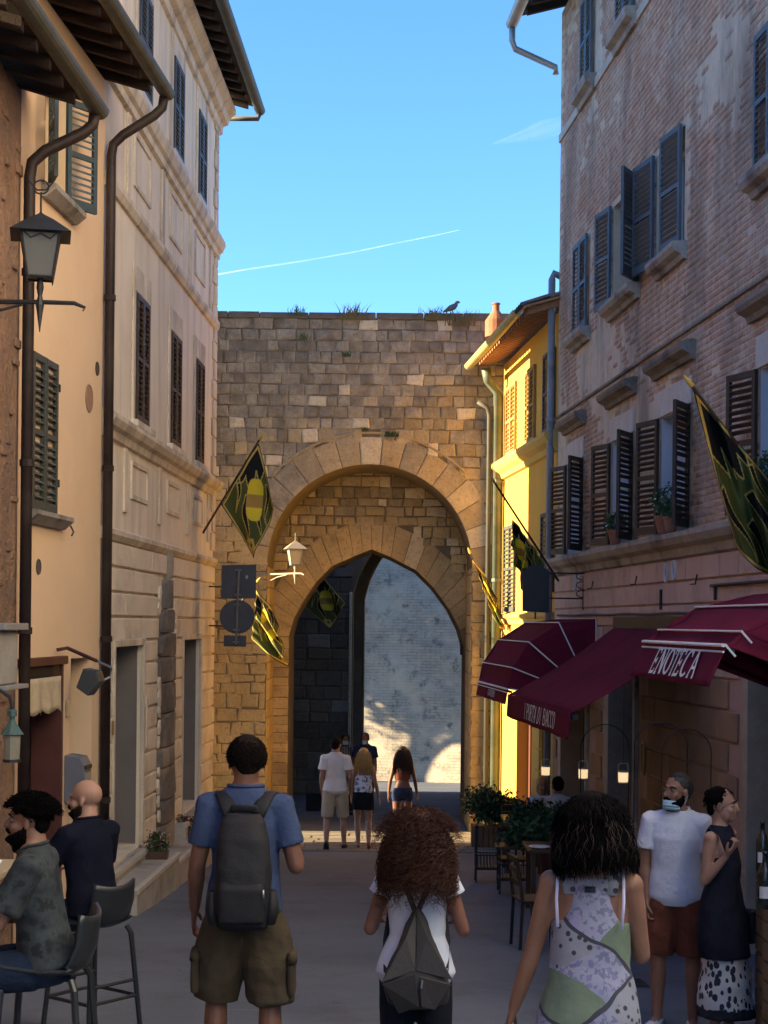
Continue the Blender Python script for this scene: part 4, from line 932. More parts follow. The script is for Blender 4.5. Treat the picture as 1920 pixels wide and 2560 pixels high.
def hood(name, label, F, Y0, Y1, fr, hz, drop, flare=.03, near=True, bars=None):
    """folding hood: fr = [(n, z)] of the frame bars from the wall out; hz = hinge height"""
    t = thing(name, label, 'awning', F.pt((Y0+Y1)/2, hz, .6), 'burgundy awnings')
    for (n0, z0), (n1, z1) in zip(fr[:-1], fr[1:]):
        def fn(a, c):
            s = .035*math.sin(math.pi*c)*(1+.25*math.sin(a*9)); n, z = n0+(n1-n0)*c, z0+(z1-z0)*c
            return F.pt(Y0+(Y1-Y0)*a, z-s*.6, n-s*.5)
        b = MB(); b.grid(fn, 16, 8); o = obj('canvas_panel', b, burg, t, smooth=True, fixn=False); o.modifiers.new('thick', 'SOLIDIFY').thickness = .006
    for Y in (Y0, Y1):
        b = MB(); hp = F.pt(Y, hz, .02)
        for (n0, z0), (n1, z1) in zip(fr[:-1], fr[1:]):
            def fn(a, c):
                p = F.pt(Y, z0+(z1-z0)*a, n0+(n1-n0)*a).lerp(hp, c); return p+F.d*((.03 if Y == Y1 else -.03)*-math.sin(math.pi*c)*math.sin(math.pi*a))
            b.grid(fn, 8, 8)
        o = obj('end_panel', b, burg, t, smooth=True, fixn=False); o.modifiers.new('thick', 'SOLIDIFY').thickness = .006
    for q_, (n, z) in enumerate(fr):
        if bars is not None:
            if q_ in bars: b = MB(); b.tube([F.pt(Y1+.012, z+.008, n+.008), F.pt(Y0-.012, z+.008, n+.008), F.pt(Y0-.012, z-.07, n-.06)], .008, 6); obj('piping', b, pip, t)
            continue
        b = MB(); b.tube([F.pt(Y1, hz, .02), F.pt(Y1+.012, z+.008, n+.008), F.pt(Y0-.012, z+.008, n+.008), F.pt(Y0, hz, .02)], .009, 6); obj('piping', b, pip, t)
    n1, z1 = fr[-1]
    def vf(a, c): return F.pt(Y0+(Y1-Y0)*a, z1-drop*c, n1+flare*c+.012*math.sin(a*21)*c)
    b = MB(); b.grid(vf, 40, 6); o = obj('valance', b, burg, t, smooth=True, fixn=False); o.modifiers.new('thick', 'SOLIDIFY').thickness = .006
    b = MB(); b.tube([F.pt(Y0-.01, z1+.002, n1+.02), F.pt(Y1+.01, z1+.002, n1+.02)], .012, 6); b.tube([F.pt(Y0-.01, z1-.04, n1+.022), F.pt(Y1+.01, z1-.04, n1+.022)], .008, 6); obj('valance_piping', b, pip, t)
    b = MB()
    b.fprof(F, [(n1-.06, z1-.05), (n1-.06, z1-.02), (n1-.03, z1-.02), (n1-.03, z1-.05)], Y0, Y1); obj('frame_bar', b, iron, t)
    return t, vf
aw1, vf1 = hood('awning', 'rear burgundy hood awning with white piping next to the yellow house', FP, 21.2, 23.95, [(.02,.08),(.52,.02),(.92,-.24),(1.14,-.58),(1.2,-.86)], -1.0, .2)
def on_v(vf, Y0, Y1, F, z0, z1, drop, zt):
    def fn(X, T):  # X runs from the far end to the near end; T from bottom to top
        a = 1-X; c = (1-T)*(z1-z0)+z0
        return vf(a, c), F.nrm
    return fn
TXT_H = .09/2.75
b = lettering('GOVERNO', on_v(vf1, 0, 0, FP, .3, .75, 0, 0), .42, .66); obj('lettering', b, pip, aw1, fixn=False)
aw3, vf3 = hood('awning', 'nearest burgundy hood awning lettered ENOTECA', FP, 10.75, 12.95, [(.02,.30),(.52,.26),(.99,.145),(1.29,-.04),(1.40,-.13)], -.62, .27, flare=.12, bars=(2, 3, 4))
TXT_H = .2/2.2
b = lettering('ENOTECA', on_v(vf3, 0, 0, FP, .14, .84, 0, 0), .26, .80, .12); obj('lettering', b, pip, aw3, fixn=False)
# flat folding-arm awning
aw2 = thing('awning', 'sloping burgundy awning lettered I PORTA DI BACCO', 'awning', FP.pt(17.8, -.5, .6), 'burgundy awnings')
A0, A1, AN, AZ0, AZ1 = 15.85, 19.8, 1.40, .02, -.86
def af(a, c): return FP.pt(A0+(A1-A0)*a, AZ0+(AZ1-AZ0)*c-.05*math.sin(math.pi*c), .04+(AN-.04)*c)
b = MB(); b.grid(af, 30, 14); o = obj('canvas_panel', b, burg, aw2, smooth=True, fixn=False); o.modifiers.new('thick', 'SOLIDIFY').thickness = .006
def vf2(a, c): return FP.pt(A0+(A1-A0)*a, AZ1-.27*c, AN+.02+.03*c+.015*math.sin(a*17)*c)
b = MB(); b.grid(vf2, 40, 6); o = obj('valance', b, burg, aw2, smooth=True, fixn=False); o.modifiers.new('thick', 'SOLIDIFY').thickness = .006
TXT_H = .2/3.95
b = lettering('I PORTA DI BACCO', on_v(vf2, 0, 0, FP, .15, .8, 0, 0), .34, .82, .1); obj('lettering', b, pip, aw2, fixn=False)
b = MB(); b.fbox(FP, A0+.01, A1-.01, AZ1-.08, AZ1-.02, AN-.06, AN+.005); obj('front_rail', b, iron, aw2, bevel=.008)
b = MB(); b.fbox(FP, A0, A1, AZ0-.06, AZ0+.08, .005, .12); obj('cassette', b, iron, aw2, bevel=.01)
for y in (A0+.25, A1-.25):
    b = MB(); p0_, p1_, p2_ = FP.pt(y, AZ0-.2, .08), FP.pt(y+(.5 if y < 17 else -.5), -.55, .75), FP.pt(y, AZ1+.0, AN-.05); b.tube([p0_, p1_], .028, 8); b.tube([p1_, p2_], .024, 8); obj('folding_arm', b, iron, aw2)
# ================================================================ street things
# ---------------------------------------------------------------- flags
fg = [M('flag green', (.105,.125,.032), .8, .12, 8, .1, 90), M('flag black', (.012,.013,.014), .75, .2), M('flag gold', (.62,.47,.12), .7, .1), M('flag yellow', (.85,.72,.05), .75, .1), M('flag ochre', (.50,.33,.08), .75, .15)]
for m_ in fg:       # thin cloth lets some light through
    N, L = m_.node_tree.nodes, m_.node_tree.links; B = N['Principled BSDF']; B.inputs['Transmission Weight'].default_value = 0
    t = N.new('ShaderNodeBsdfTranslucent'); mx = N.new('ShaderNodeMixShader'); mx.inputs[0].default_value = .3
    L.new(B.inputs['Base Color'].links[0].from_socket, t.inputs[0]); L.new(B.outputs[0], mx.inputs[1]); L.new(t.outputs[0], mx.inputs[2]); L.new(mx.outputs[0], N['Material Output'].inputs[0])
def flag_cell(i, j, emblem=True):
    """i across, j up, both about -1..1 on the diamond"""
    if abs(i)+abs(j) > .955: return 1
    if abs(i)+abs(j) > .925: return 2
    if j < -.62 and abs(i) < .14-.3*abs(j+.76): return 2 if abs(i)+abs(j+.76) > .06 else 0
    e = (abs(i-.10)/.29)**3+(abs(j-.06)/.36)**3
    if e < 1 and emblem: return 4 if -.06 < j < .16 else 3
    up = .22+.16*abs(((i*7.0) % 2)-1)**1.5-.30*i if i < .05 else .35+.3*abs(((i*5) % 2)-1)
    k = 1 if j > up else 0
    for c, w, b_, t_ in ((-.16, .13, .05, -.72), (.28, .10, -.15, -.55), (.55, .09, .25, -.35), (-.5, .05, .25, -.15)):
        if t_ < j < b_+.1:
            f = (j-t_)/(b_-t_); ww = w*f**.8
            if abs(i-c-.06*math.sin(j*9)) < ww: k = 1
    return k
def flag(name_lab, corners, Y, pole, fold=.05, freq=7, dY=(0,0,0,0), group='contrada flags', seed=0, droop=0, n=84, emblem=True):
    """corners in photo pixels: lower hoist, upper hoist, fly-lower (q=1,p=0), fly-upper"""
    A_, B_, C_, D_ = [P(u, v, Y+d) for (u, v), d in zip(corners, dY)]
    t = thing('flag', name_lab, 'flag', P(pole[0][0], pole[0][1], pole[0][2]), group)
    side = Vector((.25, 1, .1)).normalized()
    def S_(p, q):
        w = A_.lerp(B_, p).lerp(C_.lerp(D_, p), q)
        f = fold*(.25+q)*math.sin(freq*(p*1.3+q*.5)+seed)+fold*.4*math.sin(freq*2.3*p+3*q+seed*2)
        return w+side*f+Vector((0, 0, -droop*math.sin(math.pi*p)*q))
    cells = np.zeros((n, n), int)
    for a in range(n):
        for c in range(n):
            p, q = (a+.5)/n, (c+.5)/n; cells[a, c] = flag_cell(p+q-1, p-q, emblem)
    ed = np.zeros_like(cells, bool); bl = cells == 1
    for ax in (0, 1):
        d = (bl != np.roll(bl, 1, ax)); ed |= d | np.roll(d, -1, ax)
    ed &= (cells < 2); ed[0] = ed[-1] = False; ed[:, 0] = ed[:, -1] = False
    cells[ed] = 2
    b = MB(); b.grid(S_, n, n, mf=lambda i, j: int(cells[i, j])); o = obj('cloth', b, fg, t, smooth=True, fixn=False)
    o.modifiers.new('thick', 'SOLIDIFY').thickness = .004
    b = MB(); b.tube([P(*pole[0]), P(*pole[1])], [.018, .014], 8); obj('pole', b, M('flag pole', (.05,.035,.025), .5), t)
    b = MB(); c = P(*pole[1]); dd = (P(*pole[1])-P(*pole[0])).normalized(); b.tube([c, c+dd*.05, c+dd*.12], [.02, .024, .004], 8); obj('finial', b, fg[2], t)
    return t
flag('green and black flag with a yellow shield, hung on the cream palazzo corner', [(553,1262),(645,1108),(634,1395),(688,1272)], 24.1, [(507,1333,24.26),(648,1100,24.05)], .05, 6)
flag('sunlit folded flag behind the round sign beside the gate', [(628,1600),(640,1468),(718,1668),(690,1545)], 26.6, [(560,1560,27.2),(642,1455,26.6)], .07, 12, seed=1.3)
flag('shaded flag hanging inside the gate passage', [(750,1508),(806,1436),(826,1572),(864,1508)], 40.6, [(740,1520,41.4),(808,1430,40.6)], .05, 6, seed=2)
flag('furled flag on the right pier of the gate', [(1240,1560),(1180,1394),(1262,1576),(1236,1478)], 28.4, [(1282,1640,28.6),(1176,1384,28.4)], .10, 13, seed=.6)
flag('drooping flag on a long pole in front of the yellow house', [(1368,1415),(1283,1298),(1312,1490),(1276,1362)], 22.6, [(1396,1452,23.2),(1236,1206,22.2)], .12, 11, seed=2.4)
flag('big draped flag on a pole at the right edge above the awnings', [(1975,1260),(1735,975),(1990,1500),(1838,1372)], 13.4, [(2010,1330,13.6),(1731,966,13.3)], .17, 9, seed=4.2, n=110, emblem=False)
# ---------------------------------------------------------------- lanterns
milky = M('frosted lantern glass', (.12,.115,.105), .35, .1, 4, .05)
def lantern(name, label, c, s, bracket, glass=milky, metal=iron, arm_to=None, group=None, hang=False):
    """four-sided street lantern; c = centre of the body, s = body height"""
    t = thing(name, label, 'lantern', c-Vector((0,0,s)), group)
    def sq(z, r): return [c+Vector((r*math.cos(R(45+90*i+12)), r*math.sin(R(45+90*i+12)), z)) for i in range(4)]
    top, bot = sq(s*.5, s*.62), sq(-s*.5, s*.40)
    b = MB(); b.add([p.lerp(c, .03) for p in top+bot], [(0,1,5,4),(1,2,6,5),(2,3,7,6),(3,0,4,7),(4,5,6,7)]); obj('glass', b, glass, t)
    for i in range(4):
        b = MB(); b.tube([top[i], bot[i], bot[i]-Vector((0,0,s*.1))], [s*.035, s*.03, s*.008], 6); obj('corner_bar', b, metal, t)
        b = MB(); b.tube([bot[i], bot[(i+1) % 4]], s*.03, 6); b.tube([top[i], top[(i+1) % 4]], s*.03, 6); obj('rail', b, metal, t)
        m = top[i].lerp(top[(i+1) % 4], .5); b = MB()
        b.tube([top[i].lerp(m, .1), top[i].lerp(m, .5)-Vector((0,0,s*.16)), m-Vector((0,0,s*.05)), top[(i+1) % 4].lerp(m, .5)-Vector((0,0,s*.16)), top[(i+1) % 4].lerp(m, .1)], s*.014, 5); obj('scroll', b, metal, t)
    r1, r2, r3 = sq(s*.48, s*.98), sq(s*.82, s*.42), sq(s*.98, s*.10)
    b = MB(); b.add(r1+r2+r3+[c+Vector((0,0,s*1.05))], [(i, (i+1) % 4, (i+1) % 4+4, i+4) for i in range(4)]+[(i+4, (i+1) % 4+4, (i+1) % 4+8, i+8) for i in range(4)]+[(i+8, (i+1) % 4+8, 12) for i in range(4)]+[(3,2,1,0)]); obj('roof', b, metal, t, bevel=s*.01)
    b = MB(); b.tube([c+Vector((0,0,s*1.0)), c+Vector((0,0,s*1.5))], s*.025, 6); obj('stem', b, metal, t)
    if hang:
        b = MB(); b.tube([c+Vector((s*.18*math.cos(a), 0, s*1.62+s*.16*math.sin(a))) for a in np.linspace(.3, math.pi*2-.3+.6, 14)], s*.02, 6); b.tube([c+Vector((-s*.28, 0, s*1.78)), c+Vector((-s*.1, 0, s*1.55)), c+Vector((s*.12, 0, s*1.56)), c+Vector((s*.3, 0, s*1.76))], s*.02, 6); obj('scroll_ring', b, metal, t)
    b = MB(); b.lathe(c+Vector((0,0,-s*.5)), [(s*.06, 0), (s*.09, -s*.22), (s*.05, -s*.4), (s*.10, -s*.62), (s*.07, -s*.8), (s*.01, -s*1.25)][::-1], 8); obj('finial', b, metal, t)
    if arm_to is not None:
        e = Vector(arm_to); a = c+Vector((0,0,-s*1.05)); dr = (a-e); dr.z = 0; dr.normalize()
        b = MB(); b.tube([e, a, a+dr*s*.8-Vector((0,0,s*.02)), a+dr*s*1.05-Vector((0,0,s*.12)), a+dr*s*1.0-Vector((0,0,s*.2))], [s*.06, s*.055, s*.05, s*.035, s*.02], 8)
        b.tube([e-Vector((0,0,s*1.1)), e.lerp(a, .25)-Vector((0,0,s*.55)), e.lerp(a, .55)-Vector((0,0,s*.2)), e.lerp(a, .8)-Vector((0,0,s*.06))], s*.035, 6); obj('bracket', b, metal, t)
    return t
cL = P(101, 642, 11.9); lantern('street_lantern', 'big dark iron lantern with frosted glass on a bracket, top left', cL, .32, None, arm_to=FC.pt(11.9, cL.z-.34, .02), hang=True)
cG = P(738, 1392, 28.3); pale_metal = M('pale lantern paint', (.33,.29,.22), .5, .1)
lantern('street_lantern', 'sunlit pale lantern on a curled bracket left of the gate arch', cG, .28, None, glass=M('warm milk glass', (.72,.60,.36), .4, .05), metal=pale_metal, arm_to=Vector((P(640,1455,29.3).x, 29.38, cG.z-.294)))
# small copper lantern and a lit menu box at the left edge
cs = P(30, 1860, 11.5); t = thing('small_lantern', 'small wall lantern with green copper cap at the left edge', 'lantern', cs-Vector((0,0,.2)))
b = MB(); b.lathe(cs, [(.085,.07),(.07,.09),(.02,.17),(.02,.2),(.035,.2),(.035,.24),(.01,.25)], 8); obj('cap', b, M('verdigris copper', (.06,.11,.105), .6, .3, 8), t)
b = MB(); b.lathe(cs, [(.055,-.11),(.062,.065)], 8); obj('glass', b, M('dusty glass', (.24,.22,.17), .3, .2, 6), t)
b = MB(); b.lathe(cs, [(.066,-.13),(.066,-.108)], 8); obj('base_ring', b, iron, t)
b = MB(); b.tube([cs+Vector((0,0,.25)), cs+Vector((-.02,0,.34)), cs+Vector((-.12,.02,.4)), cs+Vector((-.34,.02,.36))], .014, 6); obj('hanger', b, iron, t)
cm = P(5, 1640, 12.6); t = thing('menu_box', 'yellowish glazed menu box on the rough left wall', 'sign', cm-Vector((0,0,.3)))
w0 = FC.pt(12.6, cm.z, .22); b = MB(); b.fbox(FC, 12.35, 12.85, cm.z-.22, cm.z+.2, .001, .30); obj('box', b, M('aged grey paint', (.30,.28,.25), .7, .25), t, bevel=.01)
b = MB(); b.fbox(FC, 12.33, 12.348, cm.z-.18, cm.z+.14, .03, .27); obj('menu_sheet', b, M('yellow menu sheet', (.50,.43,.12), .5, .35, 18, .05), t)
b = MB(); b.fbox(FC, 12.25, 12.95, cm.z+.205, cm.z+.26, .001, .36); b.fbox(FC, 12.28, 12.9, cm.z-.26, cm.z-.225, .001, .38); obj('frame', b, M('pewter', (.22,.22,.22), .5, .2), t, bevel=.008)
# ---------------------------------------------------------------- traffic sign backs on the palazzo corner
t = thing('traffic_sign', 'dark backs of a square, a round and a small sign on one wall bracket', 'sign', P(590, 1620, 24.0))
dk = M('sign back grey', (.055,.06,.072), .5, .2, 5, .05); brs = M('sign bracket', (.16,.155,.15), .5, .2)
ys = 24.0
def pix(u, v, dy=0): return P(u, v, ys+dy)
b = MB(); b.extr([pix(554,1413), pix(641,1411), pix(640,1496), pix(553,1497)], (0,.012,0)); obj('square_plate', b, dk, t, bevel=.004)
b = MB(); cc = pix(593, 1542); b.extr([cc+Vector((.265*math.cos(a), 0, .255*math.sin(a))) for a in np.linspace(0, 2*math.pi, 33)[:-1]], (0,.012,0)); obj('round_plate', b, dk, t)
b = MB(); b.extr([pix(560,1588), pix(616,1589), pix(615,1617), pix(559,1616)], (0,.012,0)); obj('small_plate', b, dk, t, bevel=.003)
b = MB(); b.tube([pix(597,1424,-.03), pix(590,1612,-.03)], .018, 8); obj('post', b, brs, t)
for v in (1425, 1487, 1511, 1575, 1605):
    b = MB(); p = pix(596-(v-1424)*.035, v, -.02); b.box(p.x-.045, p.x+.045, p.y-.025, p.y+.015, p.z-.012, p.z+.012); obj('clamp', b, brs, t)
for v, vv in ((1468, 1466), (1566, 1564)):
    y, z = FA.hit(518, vv); b = MB(); b.tube([FA.pt(y, z, 0), pix(594, v, -.03)], .014, 6); obj('wall_arm', b, iron, t)
b = MB(); p = pix(617, 1443, -.004); b.extr([p+Vector((.02*math.cos(a)*(1+.3*math.sin(3*a)), 0, .03*math.sin(a))) for a in np.linspace(0, 6.283, 9)[:-1]], (0,-.001,0)); obj('sticker', b, M('pale sticker', (.3,.32,.36), .6), t)
# hanging blackboard sign on the right corner
t = thing('hanging_sign', 'dark shop sign board hanging from a wrought iron bracket on the brick corner', 'sign', P(1340, 1530, 22.0))
b = MB(); q = [P(u, v, 22.0) for u, v in ((1306,1430),(1328,1412),(1352,1412),(1373,1428),(1373,1532),(1306,1528))]; b.extr(q, (0,.03,0)); obj('board', b, M('blackboard', (.022,.026,.032), .5, .2), t, bevel=.006)
e = FP.pt(22.1, 0, 0)
b = MB()
for v in (1432, 1495):
    z = P(1340, v, 22.0).z; b.tube([Vector((e.x, 22.05, z)), Vector((P(1340, v, 22.0).x, 22.02, z))], .012, 6)
b.tube([Vector((e.x-.02, 22.05, P(0,1425,22.).z)), Vector((e.x-.02, 22.05, P(0,1510,22.).z))], .014, 6)
for k in range(3):
    z = P(1400, 1440+k*22, 22.0).z; b.tube([Vector((e.x-.02-.10*math.sin(a), 22.05, z+.05*math.cos(a))) for a in np.linspace(0, 4.6, 10)], .008, 5)
b.tube([P(1338,1530,22.02), P(1338,1548,22.02)], .012, 6); obj('bracket', b, iron, t)
# ---------------------------------------------------------------- pigeon and weeds on top of the gate
t0 = P(1128, 768, YG+.1); pg = MB(); pgm = M('pigeon grey', (.16,.155,.16), .8, .25, 12)
pg.tube([t0+Vector((-.16,0,.015)), t0+Vector((-.09,0,.05)), t0+Vector((-.02,0,.09)), t0+Vector((.05,0,.12)), t0+Vector((.09,0,.16)), t0+Vector((.105,0,.20)), t0+Vector((.135,0,.205)), t0+Vector((.165,0,.195))], [.008,.03,.055,.058,.04,.030,.026,.004], 10)
pg.tube([t0+Vector((.02,-.02,.05)), t0+Vector((.03,-.02,-.02))], .008, 5); pg.tube([t0+Vector((.03,.02,.05)), t0+Vector((.04,.02,-.02))], .008, 5)
t0z = ZT+.105
for k in range(len(pg.v)): pg.v[k] = (pg.v[k][0], pg.v[k][1], pg.v[k][2]-t0.z+t0z+.02)
tag(obj('pigeon', pg, pgm, smooth=True), 'grey pigeon perched on top of the gate wall', 'bird')
leafm = [M('leaf green %d' % i, c, .6, .25, 9, .1, 40, spec=.3) for i, c in enumerate(((.045,.085,.030), (.030,.060,.024), (.075,.115,.04), (.16,.14,.06)))]
def grass_tuft(name, label, c, n, h, spread, mat, group, lean=Vector((0,-.3,-.1))):
    b = MB()
    for i in range(n):
        a = random.uniform(0, 6.28); r = random.uniform(0, spread); p = c+Vector((r*math.cos(a), abs(r*math.sin(a))*-.2, 0)); hh = h*random.uniform(.4, 1); d = Vector((random.uniform(-.5, .5), 0, 1))+lean*random.uniform(.2, 1)
        s = Vector((.008, 0, 0)); q1 = p+d*hh*.55; q2 = p+d*hh+Vector((random.uniform(-.1, .1)*h*2, 0, -.12*hh))
        b.add([p-s, p+s, q1+s*.8, q1-s*.8, q2], [(0,1,2,3),(3,2,4)])
    tag(obj(name, b, mat, fixn=False), label, 'weeds', group)
for i, (u, v, n, h, sp, k, lab) in enumerate([(745,790,30,.28,.18,2,'green weed tuft on the left of the gate top'),(760,850,22,.22,.12,2,'small green weed high on the gate face below the left tuft'),(880,800,45,.42,.22,3,'dry grass tuft hanging at the middle of the gate top'),
      (1085,800,60,.34,.35,3,'dry grass tuft left of the pigeon'),(1150,815,60,.40,.3,3,'dry grass tuft below the pigeon'),(863,892,24,.16,.1,0,'tiny green weed in a joint of the upper gate'),(977,1092,70,.14,.16,1,'dark green weed cushion over the arch crown'),(912,1077,18,.1,.06,1,'small weed beside the arch crown')]):
    grass_tuft('weed', lab, P(u, v, YG-.07), n, h, sp, leafm[k], 'weeds on the gate')
# ---------------------------------------------------------------- leaves for pots, bushes and trees
def leaves(cen, rad, n, size, seed, shell=.55, flat=0):
    """cloud of small bent leaves in an ellipsoid; returns arrays"""
    r = np.random.default_rng(seed); d = r.normal(size=(n, 3)); d /= np.linalg.norm(d, axis=1)[:, None]
    lump = 1+.22*np.sin(d[:,0]*5+seed)*np.sin(d[:,1]*4+2*seed)+.16*np.sin(d[:,2]*7+seed)
    rr = (shell+(1-shell)*r.random(n)**.5)*lump*r.choice([1, 1, 1, 1.13], n)
    c = np.array(cen)+d*rr[:, None]*np.array(rad)
    a = r.normal(size=(n, 3)); a /= np.linalg.norm(a, axis=1)[:, None]; a[:, 2] -= .3
    b = np.cross(a, r.normal(size=(n, 3))); b /= np.linalg.norm(b, axis=1)[:, None]
    s = size*r.uniform(.6, 1.3, n)[:, None]
    V = np.stack([c-b*s*.35, c+a*s*.5-b*s*.0+np.cross(a, b)*s*.12, c+b*s*.35, c+a*s*1.1], 1)
    V = np.stack([c, c+a*s*.55+b*s*.3, c+a*s*1.15+np.cross(a, b)*s*.2, c+a*s*.55-b*s*.3], 1).reshape(-1, 3)
    return V, np.arange(4*n).reshape(n, 4)
def foliage(name, parent, parts, mats):
    Vs, Fs, mi, o = [], [], [], 0
    for k, (V, Fc) in enumerate(parts):
        Vs.append(V); Fs.append(Fc+o); o += len(V); mi.append(rng.integers(0, len(mats), len(Fc)))
    return np_obj(name, np.vstack(Vs), np.vstack(Fs), mats, parent, smooth=False, mi=np.concatenate(mi))
dkl = [leafm[0], leafm[1], leafm[1], leafm[2]]
terra = M('terracotta pot', (.30,.13,.075), .85, .2, 8, .2)
flr = M('red petals', (.45,.04,.035), .6, .2); flw = M('white petals', (.7,.68,.66), .6, .1); flv = M('violet petals', (.13,.07,.28), .6, .2)
def petals(parent, cen, rad, n, mat, seed, s=.03):
    V, Fc = leaves(cen, rad, n, s, seed, .9); np_obj('blossom', V, Fc, mat, parent, smooth=False)
def window_pot(label, F, y, z, n, s=.1, flower=None, seed=1, h=.3):
    c = F.pt(y, z, n); t = thing('window_pot', label, 'flower pot', c, 'pots on the window sills')
    b = MB(); b.lathe(c, [(s*.62,.0),(s*.92,s*1.5),(s*1.02,s*1.5),(s*1.02,s*1.8),(s*.85,s*1.8)], 14); obj('pot', b, terra, t, smooth=False)
    foliage('foliage', t, [leaves(c+Vector((0,0,s*1.8+h*.45)), (s*1.3, s*1.3, h*.55), 260, .05, seed, .2)], [leafm[0], leafm[2]])
    if flower: petals(t, c+Vector((0,0,s*1.8+h*.55)), (s*1.3, s*1.3, h*.5), 30, flower, seed+5)
window_pot('terracotta pot with green and white plant on the third brown shuttered window', FP, 17.75, 1.02, .02, .11, flw, 3, .34)
window_pot('second terracotta pot half behind the shutter of the third brown window', FP, 17.45, 1.02, .02, .095, None, 4, .16)
window_pot('small terracotta pot on the second brown shuttered window', FP, 20.15, 1.02, .02, .10, flw, 5, .24)
window_pot('terracotta pot with violet flowers on the nearest brown window at the right edge', FP, 14.2, 1.02, .03, .11, flv, 6, .36)
# planters on the left steps
def step_planter(label, u, v, Y, w, seed):
    c = P(u, v, Y); t = thing('flower_box', label, 'flower box', c, 'flower boxes on the steps')
    b = MB(); b.box8([c+Vector(q) for q in ((-w*.9,-.07,0),(w*.9,-.07,0),(w*.9,.07,0),(-w*.9,.07,0),(-w,-.085,.11),(w,-.085,.11),(w,.085,.11),(-w,.085,.11))]); obj('box', b, M('brown plastic box', (.10,.055,.04), .6, .2), t, bevel=.008)
    foliage('foliage', t, [leaves(c+Vector((0,0,.2)), (w*.95, .1, .13), 420, .045, seed, .2)], [leafm[0], leafm[2], leafm[1]])
    petals(t, c+Vector((0,0,.27)), (w*.9, .1, .1), 36, flr, seed+2, .035); petals(t, c+Vector((.03,0,.25)), (w*.9, .1, .1), 22, flw, seed+3, .03)
step_planter('flower box with red and white flowers on the first step', 392, 2150, 19.2, .14, 21)
step_planter('flower box with red flowers on the far step by the second door', 461, 2098, 21.9, .12, 22)
# ---------------------------------------------------------------- herb bushes, stands and planters on the right
wood = M('weathered wood', (.20,.125,.07), .8, .3, 4, .3, 30, c2=(.11,.075,.05)); pot_d = M('dark red pot', (.06,.022,.018), .7, .2)
def bush(label, c, rad, n, seed, holder):
    t = thing('herb_bush', label, 'bush', (c.x, c.y, holder[2]), 'herb bushes by the dining tables')
    parts = [leaves(c+Vector((random.uniform(-.5, .5)*rad[0], random.uniform(-.4, .4)*rad[1], random.uniform(-.3, .3)*rad[2])), (rad[0]*.62, rad[1]*.62, rad[2]*.62), n//5, .065, seed+i, .1) for i in range(5)]
    foliage('foliage', t, parts, dkl)
    b = MB()
    for i in range(9): b.tube([Vector((c.x+random.uniform(-.08, .08), c.y, holder[2]+.2)), c+Vector((random.uniform(-.7, .7)*rad[0], random.uniform(-.5, .5)*rad[1], random.uniform(-.2, .6)*rad[2]))], [.008, .003], 5)
    obj('stem', b, wood, t)
    return t
c1 = P(1232, 2012, 26.0); t = bush('leftmost dark herb bush in a slatted wooden planter by the gate pier', c1, (.50,.40,.40), 4600, 41, (0, 0, gz(26)))
for i in range(8):
    x = c1.x-.33+i*.085; b = MB(); b.box(x, x+.075, 25.72, 25.75, gz(25.7), gz(25.7)+.36); obj('planter_slat', b, wood, t, bevel=.006)
b = MB(); b.box(c1.x-.34, c1.x+.36, 25.76, 26.25, gz(25.7)-.1, gz(25.7)+.33); obj('planter_box', b, pot_d, t)
c2 = P(1292, 2058, 19.6); zt_ = P(1290, 2112, 19.6).z
t = bush('middle dark herb bush in a dark red pot on the wire trolley', c2, (.40,.34,.30), 3800, 52, (0, 0, zt_))
b = MB(); b.lathe((c2.x, 19.6, zt_+.012), [(.13,0),(.19,.20),(.21,.21),(.21,.25),(.17,.25)], 14); obj('pot', b, pot_d, t)
c3 = P(1392, 2066, 18.6); t = bush('rightmost dark herb bush half behind the dark haired woman', c3, (.46,.36,.33), 4200, 63, (0, 0, gz(18.6)))
b = MB(); b.lathe((c3.x, 18.6, gz(18.6)), [(.16,0),(.22,.62),(.24,.64),(.24,.72),(.2,.72)], 14); obj('pot', b, pot_d, t)
